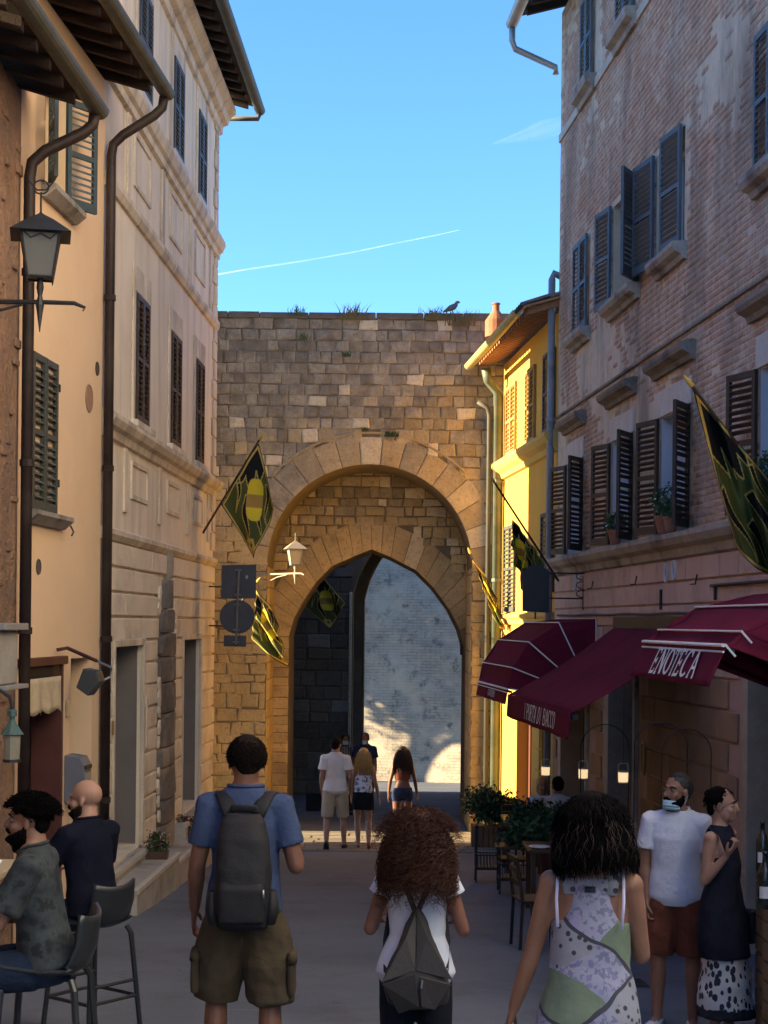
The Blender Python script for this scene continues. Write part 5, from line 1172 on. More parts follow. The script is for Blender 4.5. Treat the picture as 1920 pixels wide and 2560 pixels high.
def wire_stand(label, u, Y, w, h, casters, top):
    x = P(u, 2000, Y).x; z0 = gz(Y); t = thing('wire_stand', label, 'stand', (x, Y, z0), 'wire stands by the tables')
    r = .011
    for sx in (-1, 1):
        for sy in (-1, 1):
            b = MB(); b.tube([(x+sx*w, Y+sy*w*.8, z0+(.07 if casters else 0)), (x+sx*w, Y+sy*w*.8, z0+h)], r, 6); obj('leg', b, iron, t)
            if casters:
                b = MB(); b.tube([(x+sx*w-.012, Y+sy*w*.8, z0+.035), (x+sx*w+.012, Y+sy*w*.8, z0+.035)], .035, 10); obj('caster', b, iron, t)
    for z, k in ((z0+.18, 1), (z0+.36, 0)):
        b = MB(); q = [(x-w,Y-w*.8,z),(x+w,Y-w*.8,z),(x+w,Y+w*.8,z),(x-w,Y+w*.8,z)]
        for i in range(4): b.tube([q[i], q[(i+1) % 4]], r*.9, 6)
        obj('rail', b, iron, t)
    b = MB()
    for i in range(7):
        f = -w+2*w*(i+.5)/7; b.tube([(x+f, Y-w*.8, z0+.18), (x+f, Y-w*.8, z0+.36)], r*.6, 5); b.tube([(x+f, Y+w*.8, z0+.18), (x+f, Y+w*.8, z0+.36)], r*.6, 5); b.tube([(x+f, Y-w*.8, z0+.18), (x+f, Y+w*.8, z0+.18)], r*.6, 5)
    obj('basket_wire', b, iron, t)
    b = MB(); b.box(x-w, x+w, Y-w*.8, Y+w*.8, z0+.165, z0+.2); obj('basket_floor', b, iron, t)
    if top:
        b = MB(); b.box(x-w-.05, x+w+.05, Y-w*.8-.03, Y+w*.8+.03, z0+h, z0+h+.035); obj('tray', b, M('tray wood', (.09,.055,.035), .6), t, bevel=.008)
        b = MB(); b.box(x-w, x+w, Y-w*.8, Y+w*.8, z0+h*.75, z0+h*.75+.02); obj('shelf', b, _mc['tray wood'], t)
    else:
        for sx in (-1, 1):
            b = MB(); b.lathe((x+sx*w, Y-w*.8, z0+h), [(.018,0),(.026,.03),(.006,.06)], 8); obj('knob', b, iron, t)
wire_stand('tall narrow wire stand at the left of the herb bushes', 1219, 20.8, .145, .70, False, False)
hz_ = zt_-gz(19.6)-.035
wire_stand('wire trolley on casters carrying the middle herb bush', 1290, 19.6, .20, hz_, True, True)
# dining tables with crockery
def table(label, x, Y, w, d, h, grp='dining tables under the awnings'):
    z = gz(Y); t = thing('dining_table', label, 'table', (x, Y, z), grp); tw = M('table walnut', (.07,.036,.019), .45, .25, 5, .1)
    for i in range(5):
        b = MB(); b.box(x-w, x+w, Y-d+i*2*d/5+.004, Y-d+(i+1)*2*d/5-.004, z+h-.03, z+h); obj('top_board', b, tw, t, bevel=.004)
    for sx in (-1, 1):
        for sy in (-1, 1): b = MB(); b.box(x+sx*(w-.06)-.025, x+sx*(w-.06)+.025, Y+sy*(d-.06)-.025, Y+sy*(d-.06)+.025, z, z+h-.031); obj('leg', b, tw, t)
    return z+h
z1 = table('wooden dining table just behind the herb bushes', 2.0, 17.6, .42, .38, .74)
z2 = table('wooden dining table between the trolley and the men on the right', 2.05, 14.6, .45, .4, .74)
z3 = table('far wooden dining table by the yellow house', 2.05, 22.2, .38, .36, .74)
def plate(label, x, Y, z, r):
    b = MB(); b.lathe((x, Y, z), [(r*.55,0),(r*.6,.008),(r,.022),(r*.97,.026),(r*.6,.012),(.01,.01)], 20); tag(obj('plate', b, M('white china', (.72,.72,.72), .25, .04), smooth=True), label, 'plate', 'plates on the dining tables')
plate('white plate on the table behind the herb bushes', 1.72, 17.4, z1, .12); plate('white plate on the table beside the standing man', 1.85, 14.5, z2, .13)
def glassw(label, x, Y, z):
    m, N, L, B = nodes_of('wine glass') if 'wine glass' not in bpy.data.materials else (bpy.data.materials['wine glass'], None, None, None)
    if B: B.inputs['Transmission Weight'].default_value = .9; B.inputs['Roughness'].default_value = .02; B.inputs['Base Color'].default_value = (.9,.95,.95,1)
    b = MB(); b.lathe((x, Y, z), [(.032,0),(.03,.004),(.004,.008),(.004,.075),(.03,.1),(.036,.13),(.03,.175),(.028,.175),(.033,.13),(.02,.098)], 14); tag(obj('wine_glass', b, m, smooth=True), label, 'glass', 'wine glasses')
glassw('wine glass on the table behind the herb bushes', 1.9, 17.5, z1); glassw('wine glass on the table beside the standing man', 2.1, 14.5, z2)
b = MB(); b.extr([Vector((1.66, 14.3, z2+.002)), Vector((1.86, 14.24, z2+.002)), Vector((1.9, 14.42, z2+.05)), Vector((1.72, 14.48, z2+.03))], (0,0,.004)); tag(obj('napkin', b, M('white paper', (.74,.75,.78), .8, .04)), 'crumpled white napkin on the table beside the standing man', 'napkin')
def chair(label, x, Y, rz):
    z = gz(Y); t = thing('bistro_chair', label, 'chair', (x, Y, z), 'bistro chairs'); c, s = math.cos(rz), math.sin(rz)
    q = lambda a, b_, h: Vector((x+a*c-b_*s, Y+a*s+b_*c, z+h)); m_ = M('chair walnut', (.03,.018,.012), .5, .2)
    b = MB(); b.box8([q(-.19,-.19,.44),q(.19,-.19,.44),q(.19,.19,.44),q(-.19,.19,.44),q(-.2,-.2,.465),q(.2,-.2,.465),q(.2,.2,.465),q(-.2,.2,.465)]); obj('seat', b, m_, t, bevel=.008)
    for a in (-.17, .17):
        b = MB(); b.tube([q(a,.17,.44), q(a,.19,0)], .016, 6); obj('leg', b, m_, t); b = MB(); b.tube([q(a,-.2,0), q(a,-.18,.45), q(a,-.24,.86)], .016, 6); obj('leg', b, m_, t)
    for h in (.62, .74, .84):
        b = MB(); y_ = -.18-.06*(h-.45)/.41; b.box8([q(-.17,y_-.008,h-.03),q(.17,y_-.008,h-.03),q(.17,y_+.008,h-.03),q(-.17,y_+.008,h-.03),q(-.17,y_-.008,h+.02),q(.17,y_-.008,h+.02),q(.17,y_+.008,h+.02),q(-.17,y_+.008,h+.02)]); obj('back_slat', b, m_, t)
chair('wooden chair at the near side of the table behind the bushes', 1.95, 16.95, 0); chair('wooden chair at the far side of the table beside the standing man', 2.1, 15.3, math.pi); chair('wooden chair turned to the wall by the table beside the standing man', 1.45, 14.9, -1.4)
# ---------------------------------------------------------------- lit lanterns under the awning
lamp_on = M('glowing lamp glass', (.85,.7,.45), .4, .15, 20, 0, emit=(1, .72, .38, .16)); chrome = M('satin steel', (.55,.53,.50), .3, .1, metal=.9)
for lab, u, v, Y in (('small lit hanging lantern nearest the yellow house', 1364, 1920, 19.5), ('middle small lit hanging lantern under the awning', 1458, 1926, 17.6), ('small lit hanging lantern nearest the grey door jamb', 1558, 1934, 16.2)):
    c = P(u, v, Y); t = thing('hanging_lantern', lab, 'lantern', c-Vector((0,0,.08)), 'lit lanterns under the awning'); h, r = .085, .05
    b = MB(); b.lathe(c, [(r*.95,-h),(r,-h+.01),(r*1.05,.015)], 14); obj('glass', b, lamp_on, t, smooth=True)
    b = MB(); b.lathe(c, [(r*1.0,-h-.012),(r*1.0,-h)], 14); b.lathe(c, [(r*1.08,.014),(r*1.08,.03),(r*.8,.035)], 14); b.tube([c+Vector((r,0,.02)), c+Vector((r,0,h)), c+Vector((r*.7,0,h+.02)), c+Vector((-r*.7,0,h+.02)), c+Vector((-r,0,h)), c+Vector((-r,0,.02))], .006, 6); obj('frame', b, chrome, t)
    a = (FP.a+FP.b*Y-c.x); zz = AZ0+(AZ1-AZ0)*min(1, max(.05, a/AN))-.05 if Y < 19.8 else -.3
    b = MB(); b.tube([c+Vector((0,0,h+.02)), Vector((c.x, c.y, max(zz, c.z+h+.1)))], .003, 5); obj('cord', b, iron, t)
# wire hoops of the terrace rail
for lab, u, w, v, Y in (('wire hoop left of the grey door jamb', 1512, 60, 1811, 16.4), ('wire hoop right of the slate door', 1652, 66, 1807, 15.0), ('half hidden wire hoop above the standing man', 1716, 62, 1822, 14.2)):
    a = P(u-w, v+60, Y); e = P(u+w, v+60, Y); tz = P(u, v, Y).z; m = a.lerp(e, .5); rr = (e-a).length/2; z0 = gz(Y)
    b = MB(); b.tube([Vector((a.x, Y, z0))]+[Vector((m.x-rr*math.cos(q), Y, a.z+(tz-a.z)*math.sin(q))) for q in np.linspace(0, math.pi, 15)]+[Vector((e.x, Y, z0))], .005, 6)
    tag(obj('wire_hoop', b, iron, smooth=True), lab, 'hoop', 'wire hoops')
# ---------------------------------------------------------------- wine bottles on crates at the right edge
cw = M('pine crate', (.17,.11,.055), .8, .25, 5, .3, 30); glb = M('green black bottle', (.008,.012,.009), .12, .1, 3, 0, spec=.6); lbl = M('bottle label', (.55,.53,.50), .7, .1)
def crate(label, x, Y, w, d, z0, h):
    t = thing('wooden_crate', label, 'crate', (x, Y, z0), 'crates with wine bottles'); n = max(3, int(h/.11))
    for i in range(n):
        a, c = z0+i*h/n+.006, z0+(i+1)*h/n-.006
        for q in ((x-w, x+w, Y-d, Y-d+.015), (x-w, x+w, Y+d-.015, Y+d), (x-w, x-w+.015, Y-d+.016, Y+d-.016), (x+w-.015, x+w, Y-d+.016, Y+d-.016)):
            b = MB(); b.box(*q, a, c); obj('plank', b, cw, t, bevel=.003)
    for sx in (-1, 1):
        b = MB(); b.box(x+sx*w-.03 if sx > 0 else x-w, x+w if sx > 0 else x-w+.03, Y-d-.012, Y-d-.001, z0, z0+h); obj('corner_post', b, cw, t)
    b = MB(); b.box(x-w+.016, x+w-.016, Y-d+.016, Y+d-.016, z0+h-.03, z0+h-.012); obj('lid', b, cw, t)
    return z0+h-.012
def bottle(label, x, Y, z, s=1.0):
    t = thing('wine_bottle', label, 'bottle', (x, Y, z), 'wine bottles on crates')
    b = MB(); b.lathe((x, Y, z), [(.036*s,0),(.038*s,.01*s),(.038*s,.19*s),(.03*s,.22*s),(.015*s,.25*s),(.014*s,.30*s),(.016*s,.30*s),(.016*s,.315*s),(.01*s,.316*s)], 18); obj('glass', b, glb, t, smooth=True)
    b = MB(); n = 14; q = [Vector((x+.0388*s*math.cos(a), Y+.0388*s*math.sin(a), 0)) for a in np.linspace(-2.6, -.9, n)]
    b.add([p+Vector((0,0,z+.06*s)) for p in q]+[p+Vector((0,0,z+.125*s)) for p in q], [(i, i+1, i+1+n, i+n) for i in range(n-1)]); obj('label', b, lbl, t, smooth=True)
zc = crate('tall pale crate behind the woman with a bun', P(1972, 2200, 10.1).x, 10.1, .16, .2, gz(10.1), -gz(10.1)+P(1900, 2168, 10.1).z)
bottle('dark wine bottle with a round pale label on the tall crate', P(1906, 2100, 10.0).x, 10.0, zc, 1.0)
zc = crate('lower pine crate at the right edge', P(2000, 2300, 9.3).x, 9.3, .17, .2, gz(9.3), -gz(9.3)+P(1900, 2262, 9.3).z)
bottle('big dark wine bottle on the lower crate at the right edge', P(1912, 2200, 9.25).x, 9.25, zc, 1.05)
# ---------------------------------------------------------------- bar stools and high tables at the left edge
stm = M('black stool steel', (.02,.022,.024), .35, .2, 6, .1, spec=.5)
def stool(label, x, Y, rz, sh):
    """bar stool facing local +y; returns nothing"""
    z = gz(Y); t = thing('bar_stool', label, 'stool', (x, Y, z), 'bar stools'); c, s = math.cos(rz), math.sin(rz)
    q = lambda a, b_, h: Vector((x+a*c-b_*s, Y+a*s+b_*c, z+h))
    def seat(a, k):  # curved shell: seat running up into the back
        X = (a-.5)*.40*(1-.12*k); prof = [(.20,0),(.16,.012),(.0,-.012),(-.14,-.008),(-.20,.03),(-.235,.12),(-.25,.26)]
        f = k*(len(prof)-1); i = min(int(f), len(prof)-2); f -= i; y_ = prof[i][0]+(prof[i+1][0]-prof[i][0])*f; h = prof[i][1]+(prof[i+1][1]-prof[i][1])*f
        return q(X, y_+.05*(2*a-1)**2*(1 if k > .6 else 0), sh+h+.03*(2*a-1)**2)
    b = MB(); b.grid(seat, 12, 24); o = obj('seat_shell', b, stm, t, smooth=True, fixn=False); o.modifiers.new('thick', 'SOLIDIFY').thickness = .02
    for a in (-1, 1):
        for d in (-1, 1):
            b = MB(); b.tube([q(a*.15,d*.15,sh-.015), q(a*.17,d*.17,sh-.06), q(a*.22,d*.22,0)], .017, 8); obj('leg', b, stm, t)
    for h, k in ((.26, .198), (sh*.5, .188)):
        b = MB(); e = [q(-k,-k,h),q(k,-k,h),q(k,k,h),q(-k,k,h)]
        for i in ((0,1),(1,2),(2,3),(3,0)) if h < .3 else ((0,1),(2,3)): b.tube([e[i[0]], e[i[1]]], .012, 6)
        obj('footrest', b, stm, t)

b = MB(); yd_ = 12.8; xd = P(1575, 2422, yd_).x
b.box8([(xd-.13,yd_-.2,gz(yd_-.2)-.02),(xd+.13,yd_-.2,gz(yd_-.2)-.02),(xd+.13,yd_+.2,gz(yd_+.2)-.02),(xd-.13,yd_+.2,gz(yd_+.2)-.02),(xd-.13,yd_-.2,gz(yd_-.2)+.006),(xd+.13,yd_-.2,gz(yd_-.2)+.006),(xd+.13,yd_+.2,gz(yd_+.2)+.006),(xd-.13,yd_+.2,gz(yd_+.2)+.006)])
dc = thing('drain_cover', 'dark iron drain cover in the asphalt left of the standing man', 'drain cover', (xd, yd_, gz(yd_))); obj('plate', b, iron, dc)
for i in range(5):
    y_ = yd_-.16+i*.08; b = MB(); b.box(xd-.11, xd+.11, y_-.012, y_+.012, gz(y_)+.004, gz(y_)+.014); obj('rib', b, M('worn iron', (.05,.05,.052), .5), dc)
# ================================================================ people
WR = bpy.data.textures.new('wrinkles', 'CLOUDS'); WR.noise_scale = .19; WR.noise_depth = 2
HRT = bpy.data.textures.new('hair lumps', 'CLOUDS'); HRT.noise_scale = .028; HRT.noise_depth = 4
def skin_mat(name, c):
    if name in _mc: return _mc[name]
    m, N, L, B = nodes_of(name); co = pos(N, L, obj_co=True)
    col = ramp(N, L, noise(N, L, co, 14, 4), [(.3, tuple(x*.86 for x in c)), (.7, tuple(x*1.1 for x in c))])
    L.new(col, B.inputs['Base Color']); B.inputs['Roughness'].default_value = .5; B.inputs['Specular IOR Level'].default_value = .35
    B.inputs['Subsurface Weight'].default_value = .08; B.inputs['Subsurface Radius'].default_value = (.02,.008,.004)
    bumpn(N, L, B, noise(N, L, co, 120, 3), .12, .004); _mc[name] = m; return m
SK = skin_mat('tanned skin', (.245,.12,.075)); SKP = skin_mat('fair skin', (.35,.19,.13)); SKD = skin_mat('sunburnt skin', (.19,.083,.052))
def xf(mb, Mx):
    mb.v = [tuple(Mx @ Vector(p)) for p in mb.v]; return mb
def loft(mb, rings, n=20, e=2.0, mi=0, tf=None):
    """stacked closed rings (z, cx, cy, rx, ry); e > 2 squares them"""
    vs = []
    for z, cx, cy, rx, ry in rings:
        for j in range(n):
            a = 2*math.pi*j/n; c, s = math.cos(a), math.sin(a)
            p = Vector((cx+rx*math.copysign(abs(c)**(2/e), c), cy+ry*math.copysign(abs(s)**(2/e), s), z)); vs.append(tf(p) if tf else p)
    k = len(rings)
    fs = [(i*n+j, i*n+(j+1) % n, (i+1)*n+(j+1) % n, (i+1)*n+j) for i in range(k-1) for j in range(n)]+[tuple(range(n))[::-1], tuple((k-1)*n+j for j in range(n))]
    return mb.add(vs, fs, mi)
TORSO = {'m': [(-.12,0,.11,.085),(-.03,-.012,.166,.116),(.06,-.004,.158,.112),(.15,.004,.146,.104),(.26,.006,.152,.108),(.36,.002,.166,.112),(.44,-.006,.158,.096),(.50,-.012,.132,.078),(.545,-.014,.086,.066),(.575,-.012,.062,.058)],
         'f': [(-.12,0,.11,.085),(-.03,-.018,.17,.12),(.06,-.008,.15,.108),(.155,0,.124,.09),(.26,.010,.136,.104),(.35,.008,.148,.10),(.43,-.004,.144,.082),(.49,-.012,.108,.068),(.535,-.014,.066,.056),(.56,-.012,.052,.05)]}
def nv(*a): return Vector(a).normalized()
def blend(mb_name, mb, mat, parent, vox, smooth=3, wr=0, tex=None, mid=.5, local=True):
    o = obj(mb_name, mb, mat, parent, smooth=True, fixn=True)
    r = o.modifiers.new('blend', 'REMESH'); r.mode = 'VOXEL'; r.voxel_size = vox; r.use_smooth_shade = True
    s = o.modifiers.new('soft', 'SMOOTH'); s.factor = .5; s.iterations = smooth
    if wr:
        d = o.modifiers.new('wrinkles', 'DISPLACE'); d.texture = tex or WR; d.strength = wr; d.mid_level = mid; d.texture_coords = 'LOCAL'
    return o
class Person:
    def __init__(s, label, x, Y, rz, H, sex, pose, skin, vox=.009, group=None, z=None):
        s.k = H/1.75; s.sex = sex; s.vox = vox; k = s.k
        s.M = Matrix.Translation((x, Y, gz(Y) if z is None else z)) @ Matrix.Rotation(rz, 4, 'Z') @ Matrix.Scale(k, 4)
        s.t = thing('person', label, 'person', (x, Y, gz(Y)), group); s.skin = skin
        pz = pose.get('pelvis', .93); ln = R(pose.get('lean', 3)); tw = R(pose.get('twist', 0))
        base = Vector((0, 0, pz)); Rt = Matrix.Rotation(-ln, 3, 'X') @ Matrix.Rotation(tw, 3, 'Z')
        s.T = lambda p: base+Rt @ Vector(p)
        f = 1 if sex == 'm' else .87; g = 1 if sex == 'm' else .86; s.f, s.g = f, g
        sh = {}; s.j = {}
        for sd, sg in (('l', -1), ('r', 1)):
            S_ = s.T((sg*.170*f, -.012, .452)); ua, fa = pose.get(sd+'a', ((sg*.12, .02, -1), (sg*.02, .2, -1)))
            E = S_+nv(*ua)*.285; Wp = E+nv(*fa)*.245
            Hp = base+Vector((sg*.088, 0, -.035)); th, shn = pose.get(sd+'l', ((sg*.04, 0, -1), (0, 0, -1)))
            K = Hp+nv(*th)*.43; An = K+nv(*shn)*.40
            s.j[sd] = dict(S=S_, E=E, W=Wp, H=Hp, K=K, A=An, fd=nv(*fa), sg=sg)
        s.hd = Rt @ Vector((0, .02, 0)); hy, hp, hr = [R(a) for a in pose.get('head', (0, 0, 0))]
        nb = s.T((0, -.015, .53)); s.hc = nb+Vector((0, .018+.05*math.sin(ln), .136)); s.nb = nb
        s.HR = Matrix.Rotation(hy, 3, 'Z') @ Matrix.Rotation(hp, 3, 'X') @ Matrix.Rotation(hr, 3, 'Y')
        s.h = lambda x_, y_, z_: s.hc+s.HR @ Vector((x_, y_, z_))
        s.body(pose)
    def body(s, pose):
        b = MB(); g = s.g
        loft(b, [(z, 0, cy, rx-.004, ry-.004) for z, cy, rx, ry in TORSO[s.sex]], tf=s.T)
        b.tube([s.T((0,-.015,.49)), s.nb+Vector((0,.0,.04)), s.h(0,-.02,-.05), s.h(0,-.015,.0)], [.072*g,.056*g+.004,.054*g+.003,.05], 14)
        for sd in 'lr':
            J = s.j[sd]; S_, E, Wp = J['S'], J['E'], J['W']
            b.tube([S_+Vector((-J['sg']*.05,0,.012)), S_, S_.lerp(E,.3), S_.lerp(E,.7), E], [.05*g,.058*g,.052*g,.044*g,.040*g], 12)
            b.ell(S_, (.058*g,)*3, 12, 8); b.ell(E, (.040*g,)*3, 10, 7)
            b.tube([E, E.lerp(Wp,.25), E.lerp(Wp,.65), Wp], [.039*g,.042*g,.034*g,.026*g], 12)
            s.hand(b, J, pose.get(sd+'h', {}))
            Hp, K, An = J['H'], J['K'], J['A']
            b.tube([Hp+Vector((0,0,.03)), Hp.lerp(K,.15), Hp.lerp(K,.55), Hp.lerp(K,.9), K], [.085,.088*(1 if s.sex=='m' else 1.02),.074,.058,.056], 14)
            b.ell(K, (.054,.056,.056), 12, 8); d = (An-K)
            bk = Vector((0,-.012,0)) if abs(d.normalized().z) > .5 else Vector((0,0,-.01))
            b.tube([K, K.lerp(An,.28)+bk, K.lerp(An,.65)+bk*.5, An], [.052,.056*(g*.3+.7),.043,.034], 12)
            fd = pose.get(sd+'f', None); fw = nv(*(fd or (J['sg']*.12, 1, 0)))
            hl = An-fw*.05+Vector((0,0,-.035)); J['foot'] = (An, fw, hl)
            b.tube([hl, An+Vector((0,0,-.025))+fw*.02, An+fw*.10+Vector((0,0,-.04)), An+fw*.175+Vector((0,0,-.052))], [(.03,.025),(.038,.038),(.042,.026),(.034,.012)], 10, ref=(1,0,0))
        h = s.h; q = s.HR
        b.ell(h(0,-.014,.032), (.076,.096,.088), 18, 12, q); b.ell(h(0,.022,-.04), (.060,.070,.080), 16, 10, q); b.ell(h(0,.058,-.092), (.028,.026,.024), 10, 8, q)
        b.ell(h(0,.076,.024), (.052,.018,.013), 12, 8, q)
        for sg in (-1, 1): b.ell(h(sg*.036,.060,-.03), (.026,.026,.024), 10, 8, q); b.ell(h(sg*.079,-.004,-.012), (.009,.018,.031), 8, 8, q @ Matrix.Rotation(R(sg*18), 3, 'Z'))
        b.tube([h(0,.086,.012), h(0,.103,-.012), h(0,.112,-.032), h(0,.090,-.042)], [.008,.010,.014,.008], 8)
        b.ell(h(0,.088,-.064), (.022,.009,.0065), 10, 6, q); b.ell(h(0,.086,-.076), (.019,.009,.007), 10, 6, q)
        s.ob = blend('body', xf(b, s.M), s.skin, s.t, s.vox*s.k, 2)
    def hand(s, b, J, o):
        Wp, d = J['W'], J['fd'].copy(); g = s.g*.5+.5; sg = J['sg']
        if 'dir' in o: d = nv(*o['dir'])
        p = nv(*o.get('palm', (-sg, 0, 0))); p = (p-d*p.dot(d)).normalized(); sx = d.cross(p)*(1 if True else -1)
        if sx.dot(Vector(o.get('thumb', (0, 1, 0)))) < 0: sx = -sx
        c = R(o.get('curl', 22))
        b.tube([Wp-d*.01, Wp+d*.025, Wp+d*.06, Wp+d*.092], [(.026*g,.020*g),(.034*g,.016*g),(.040*g,.014*g),(.038*g,.011*g)], 10, ref=sx)
        for i, ln in enumerate((.072,.082,.078,.062)):
            r0 = Wp+d*.088+sx*(.030-.020*i)*g; pts = [r0-d*.012]; a = .35*c; q = r0
            for seg, fr in enumerate((.45,.32,.25)):
                a2 = a+seg*c; q = q+(d*math.cos(a2)+p*math.sin(a2)+sx*(.08-.055*i))*ln*fr; pts.append(q.copy())
            b.tube(pts, [.0095*g,.0092*g,.0082*g,.0068*g], 8)
        t0 = Wp+d*.02+sx*.026*g; b.tube([t0, t0+(d*.7+sx*.65+p*.25).normalized()*.036, t0+(d*.75+sx*.5+p*.35).normalized()*.068, t0+(d*.85+sx*.35+p*.4).normalized()*.092], [.015*g,.013*g,.011*g,.008*g], 8)
    # ------------------------------------------------ clothes
    def top(s, name, mat, hem=-.06, sleeve=.55, loose=.016, flare=.02, wr=.02, neck=.55, sl_r=.012, cap=False, vox=None):
        b = MB(); rg = []
        for z, cy, rx, ry in TORSO[s.sex]:
            if z < hem-.01 or z > neck: continue
            f = loose+flare*max(0, (.2-z)/.3); rg.append((z, 0, cy, rx+f, ry+f*.9))
        z0, cy, rx, ry = min(TORSO[s.sex], key=lambda r: abs(r[0]-hem)); rg.insert(0, (hem, 0, cy, rx+loose+flare*max(0, (.2-hem)/.3), ry+loose+flare))
        loft(b, rg, 24, tf=s.T)
        if sleeve:
            for sd in 'lr':
                J = s.j[sd]; S_, E, g = J['S'], J['E'], s.g
                b.tube([S_+Vector((-J['sg']*.07,0,.012)), S_+Vector((0,0,.006)), S_.lerp(E, sleeve*.5), S_.lerp(E, sleeve)], [.062*g+sl_r,.066*g+sl_r,.062*g+sl_r*1.3,.062*g+sl_r*1.9], 14)
                b.ell(S_, (.064*g+sl_r,)*3, 12, 8)
        o = blend(name, xf(b, s.M), mat, s.t, (vox or max(s.vox, .009))*s.k, 4, wr*s.k*.8)
        c = MB(); r = .082 if s.sex == 'm' else .074
        c.tube([s.T((r*math.cos(a), -.010+r*.92*math.sin(a), .553-.03*max(0, math.sin(a)))) for a in np.linspace(0, 6.2832, 25)], .009, 6); obj('collar', xf(c, s.M), mat, o, smooth=True)
        return o
    def pants(s, name, mat, to=.8, loose=.02, hemr=.03, wr=.02, shin=0, waist=.12):
        b = MB(); rg = [(z, 0, cy, rx+.012, ry+.012) for z, cy, rx, ry in TORSO[s.sex] if z < waist]
        loft(b, rg, 24, tf=s.T)
        for sd in 'lr':
            J = s.j[sd]; Hp, K, An = J['H'], J['K'], J['A']; e = Hp.lerp(K, min(to, 1))
            pts = [Hp+Vector((0,0,.03)), Hp.lerp(K, .15), Hp.lerp(K, min(to,1)*.6), e]; rd = [.095,.094+loose*.5,.080+loose,.060+loose+hemr]
            if shin: pts += [K.lerp(An, .4*shin), K.lerp(An, shin)]; rd[-1] = .062+loose*.7; rd += [.054+loose*.6, .040+loose+hemr*.5]
            b.tube(pts, rd, 16)
        return blend(name, xf(b, s.M), mat, s.t, max(s.vox, .009)*s.k, 4, wr*s.k)
    def shoes(s, mat, sole=None, sc=1.0):
        for sd in 'lr':
            An, fw, hl = s.j[sd]['foot']; b = MB()
            b.tube([hl-fw*.012, An+Vector((0,0,-.028))+fw*.01, An+fw*.10+Vector((0,0,-.042)), An+fw*.19+Vector((0,0,-.052)), An+fw*.205+Vector((0,0,-.055))], [(.034*sc,.03),(.042*sc,.036),(.048*sc,.03),(.038*sc,.017),(.02,.01)], 12, ref=(1,0,0))
            o = obj('shoe', xf(b, s.M), mat, s.t, smooth=True)
    def lower_loft(s, name, mat, rings, wr=.02, e=2.0, vox=None, tf=True):
        b = MB(); loft(b, rings, 28, e, tf=s.T if tf else None); return blend(name, xf(b, s.M), mat, s.t, (vox or max(s.vox, .009))*s.k, 3, wr*s.k)
    # ------------------------------------------------ hair
    def cap(s, mat, ells, vox=.006, wr=.012, name='hair'):
        b = MB()
        for c, r in ells: b.ell(s.h(*c), r, 16, 10, s.HR)
        return blend(name, xf(b, s.M), mat, s.t, vox*s.k, 2, wr*s.k, HRT)
    def strands(s, mat, n, length, out, curl=0, freq=6, r=.0022, K=10, lenvar=.3, seed=1, face=(.45,.5), back=0, low=-.35, side=0, parent=None, rad=(.08,.098,.092), name='hair_strands', fall=1.15, sweep=0):
        g_ = np.random.default_rng(seed); d = g_.normal(size=(n*4, 3)); d /= np.linalg.norm(d, axis=1)[:, None]
        ok = ~((d[:,1] > face[0]) & (d[:,2] < face[1])) & (d[:,2] > low) & ~((d[:,1] > .1) & (d[:,2] < -.05)); d = d[ok][:n]; n = len(d)
        C = np.array([0,-.014,.032]); root = C+d*np.array(rad); t = np.linspace(0, 1, K)[None, :, None]
        ln = (length*(1-lenvar*g_.random(n)))[:, None, None]; dn = np.array([0, -back, -1.0])
        dd = d.copy(); dd[:, 2] *= .35; dd[:, 2] += .12
        p = root[:, None]+dd[:, None]*out*(1-np.exp(-3.2*t))+dn*ln*t**fall
        if sweep: p[:, :, 1:2] -= sweep*t*(d[:, None, 1:2] > 0)
        p[:, :, 0:1] += side*t
        ph = g_.random(n)[:, None]*6.28; fr = freq*(1+.35*g_.normal(size=(n, 1))); a = curl*(.35+t[..., 0])*np.minimum(1, 4*t[..., 0])*(.5+g_.random((n, 1)))
        p[..., 0] += a*np.sin(fr*t[..., 0]*6.28+ph); p[..., 1] += a*np.cos(fr*t[..., 0]*6.28+ph); p[..., 2] += a*.5*np.sin(fr*t[..., 0]*6.28+ph*2)
        p += g_.normal(size=p.shape)*.0012
        tg = np.gradient(p, axis=1); tg /= np.linalg.norm(tg, axis=2)[..., None]+1e-9
        u = np.cross(tg, np.array([.3,.9,.2])); u /= np.linalg.norm(u, axis=2)[..., None]+1e-9; w = np.cross(tg, u)
        rr = (r*(1.05-.8*np.linspace(0, 1, K)**2))[None, :, None]
        V = np.stack([p+(u*math.cos(a_)+w*math.sin(a_))*rr for a_ in (0, 2.09, 4.19)], 2).reshape(-1, 3)
        HM = np.array(s.HR); V = V @ HM.T+np.array(s.hc); M4 = np.array(s.M); V = V @ M4[:3, :3].T+M4[:3, 3]
        i = np.arange(n)[:, None, None]*K*3; k_ = np.arange(K-1)[None, :, None]*3; j = np.arange(3)[None, None, :]
        q = i+k_+j; q2 = i+k_+(j+1) % 3; Fc = np.stack([q, q2, q2+3, q+3], -1).reshape(-1, 4)
        return np_obj(name, V, Fc, mat, parent or s.t, smooth=True)
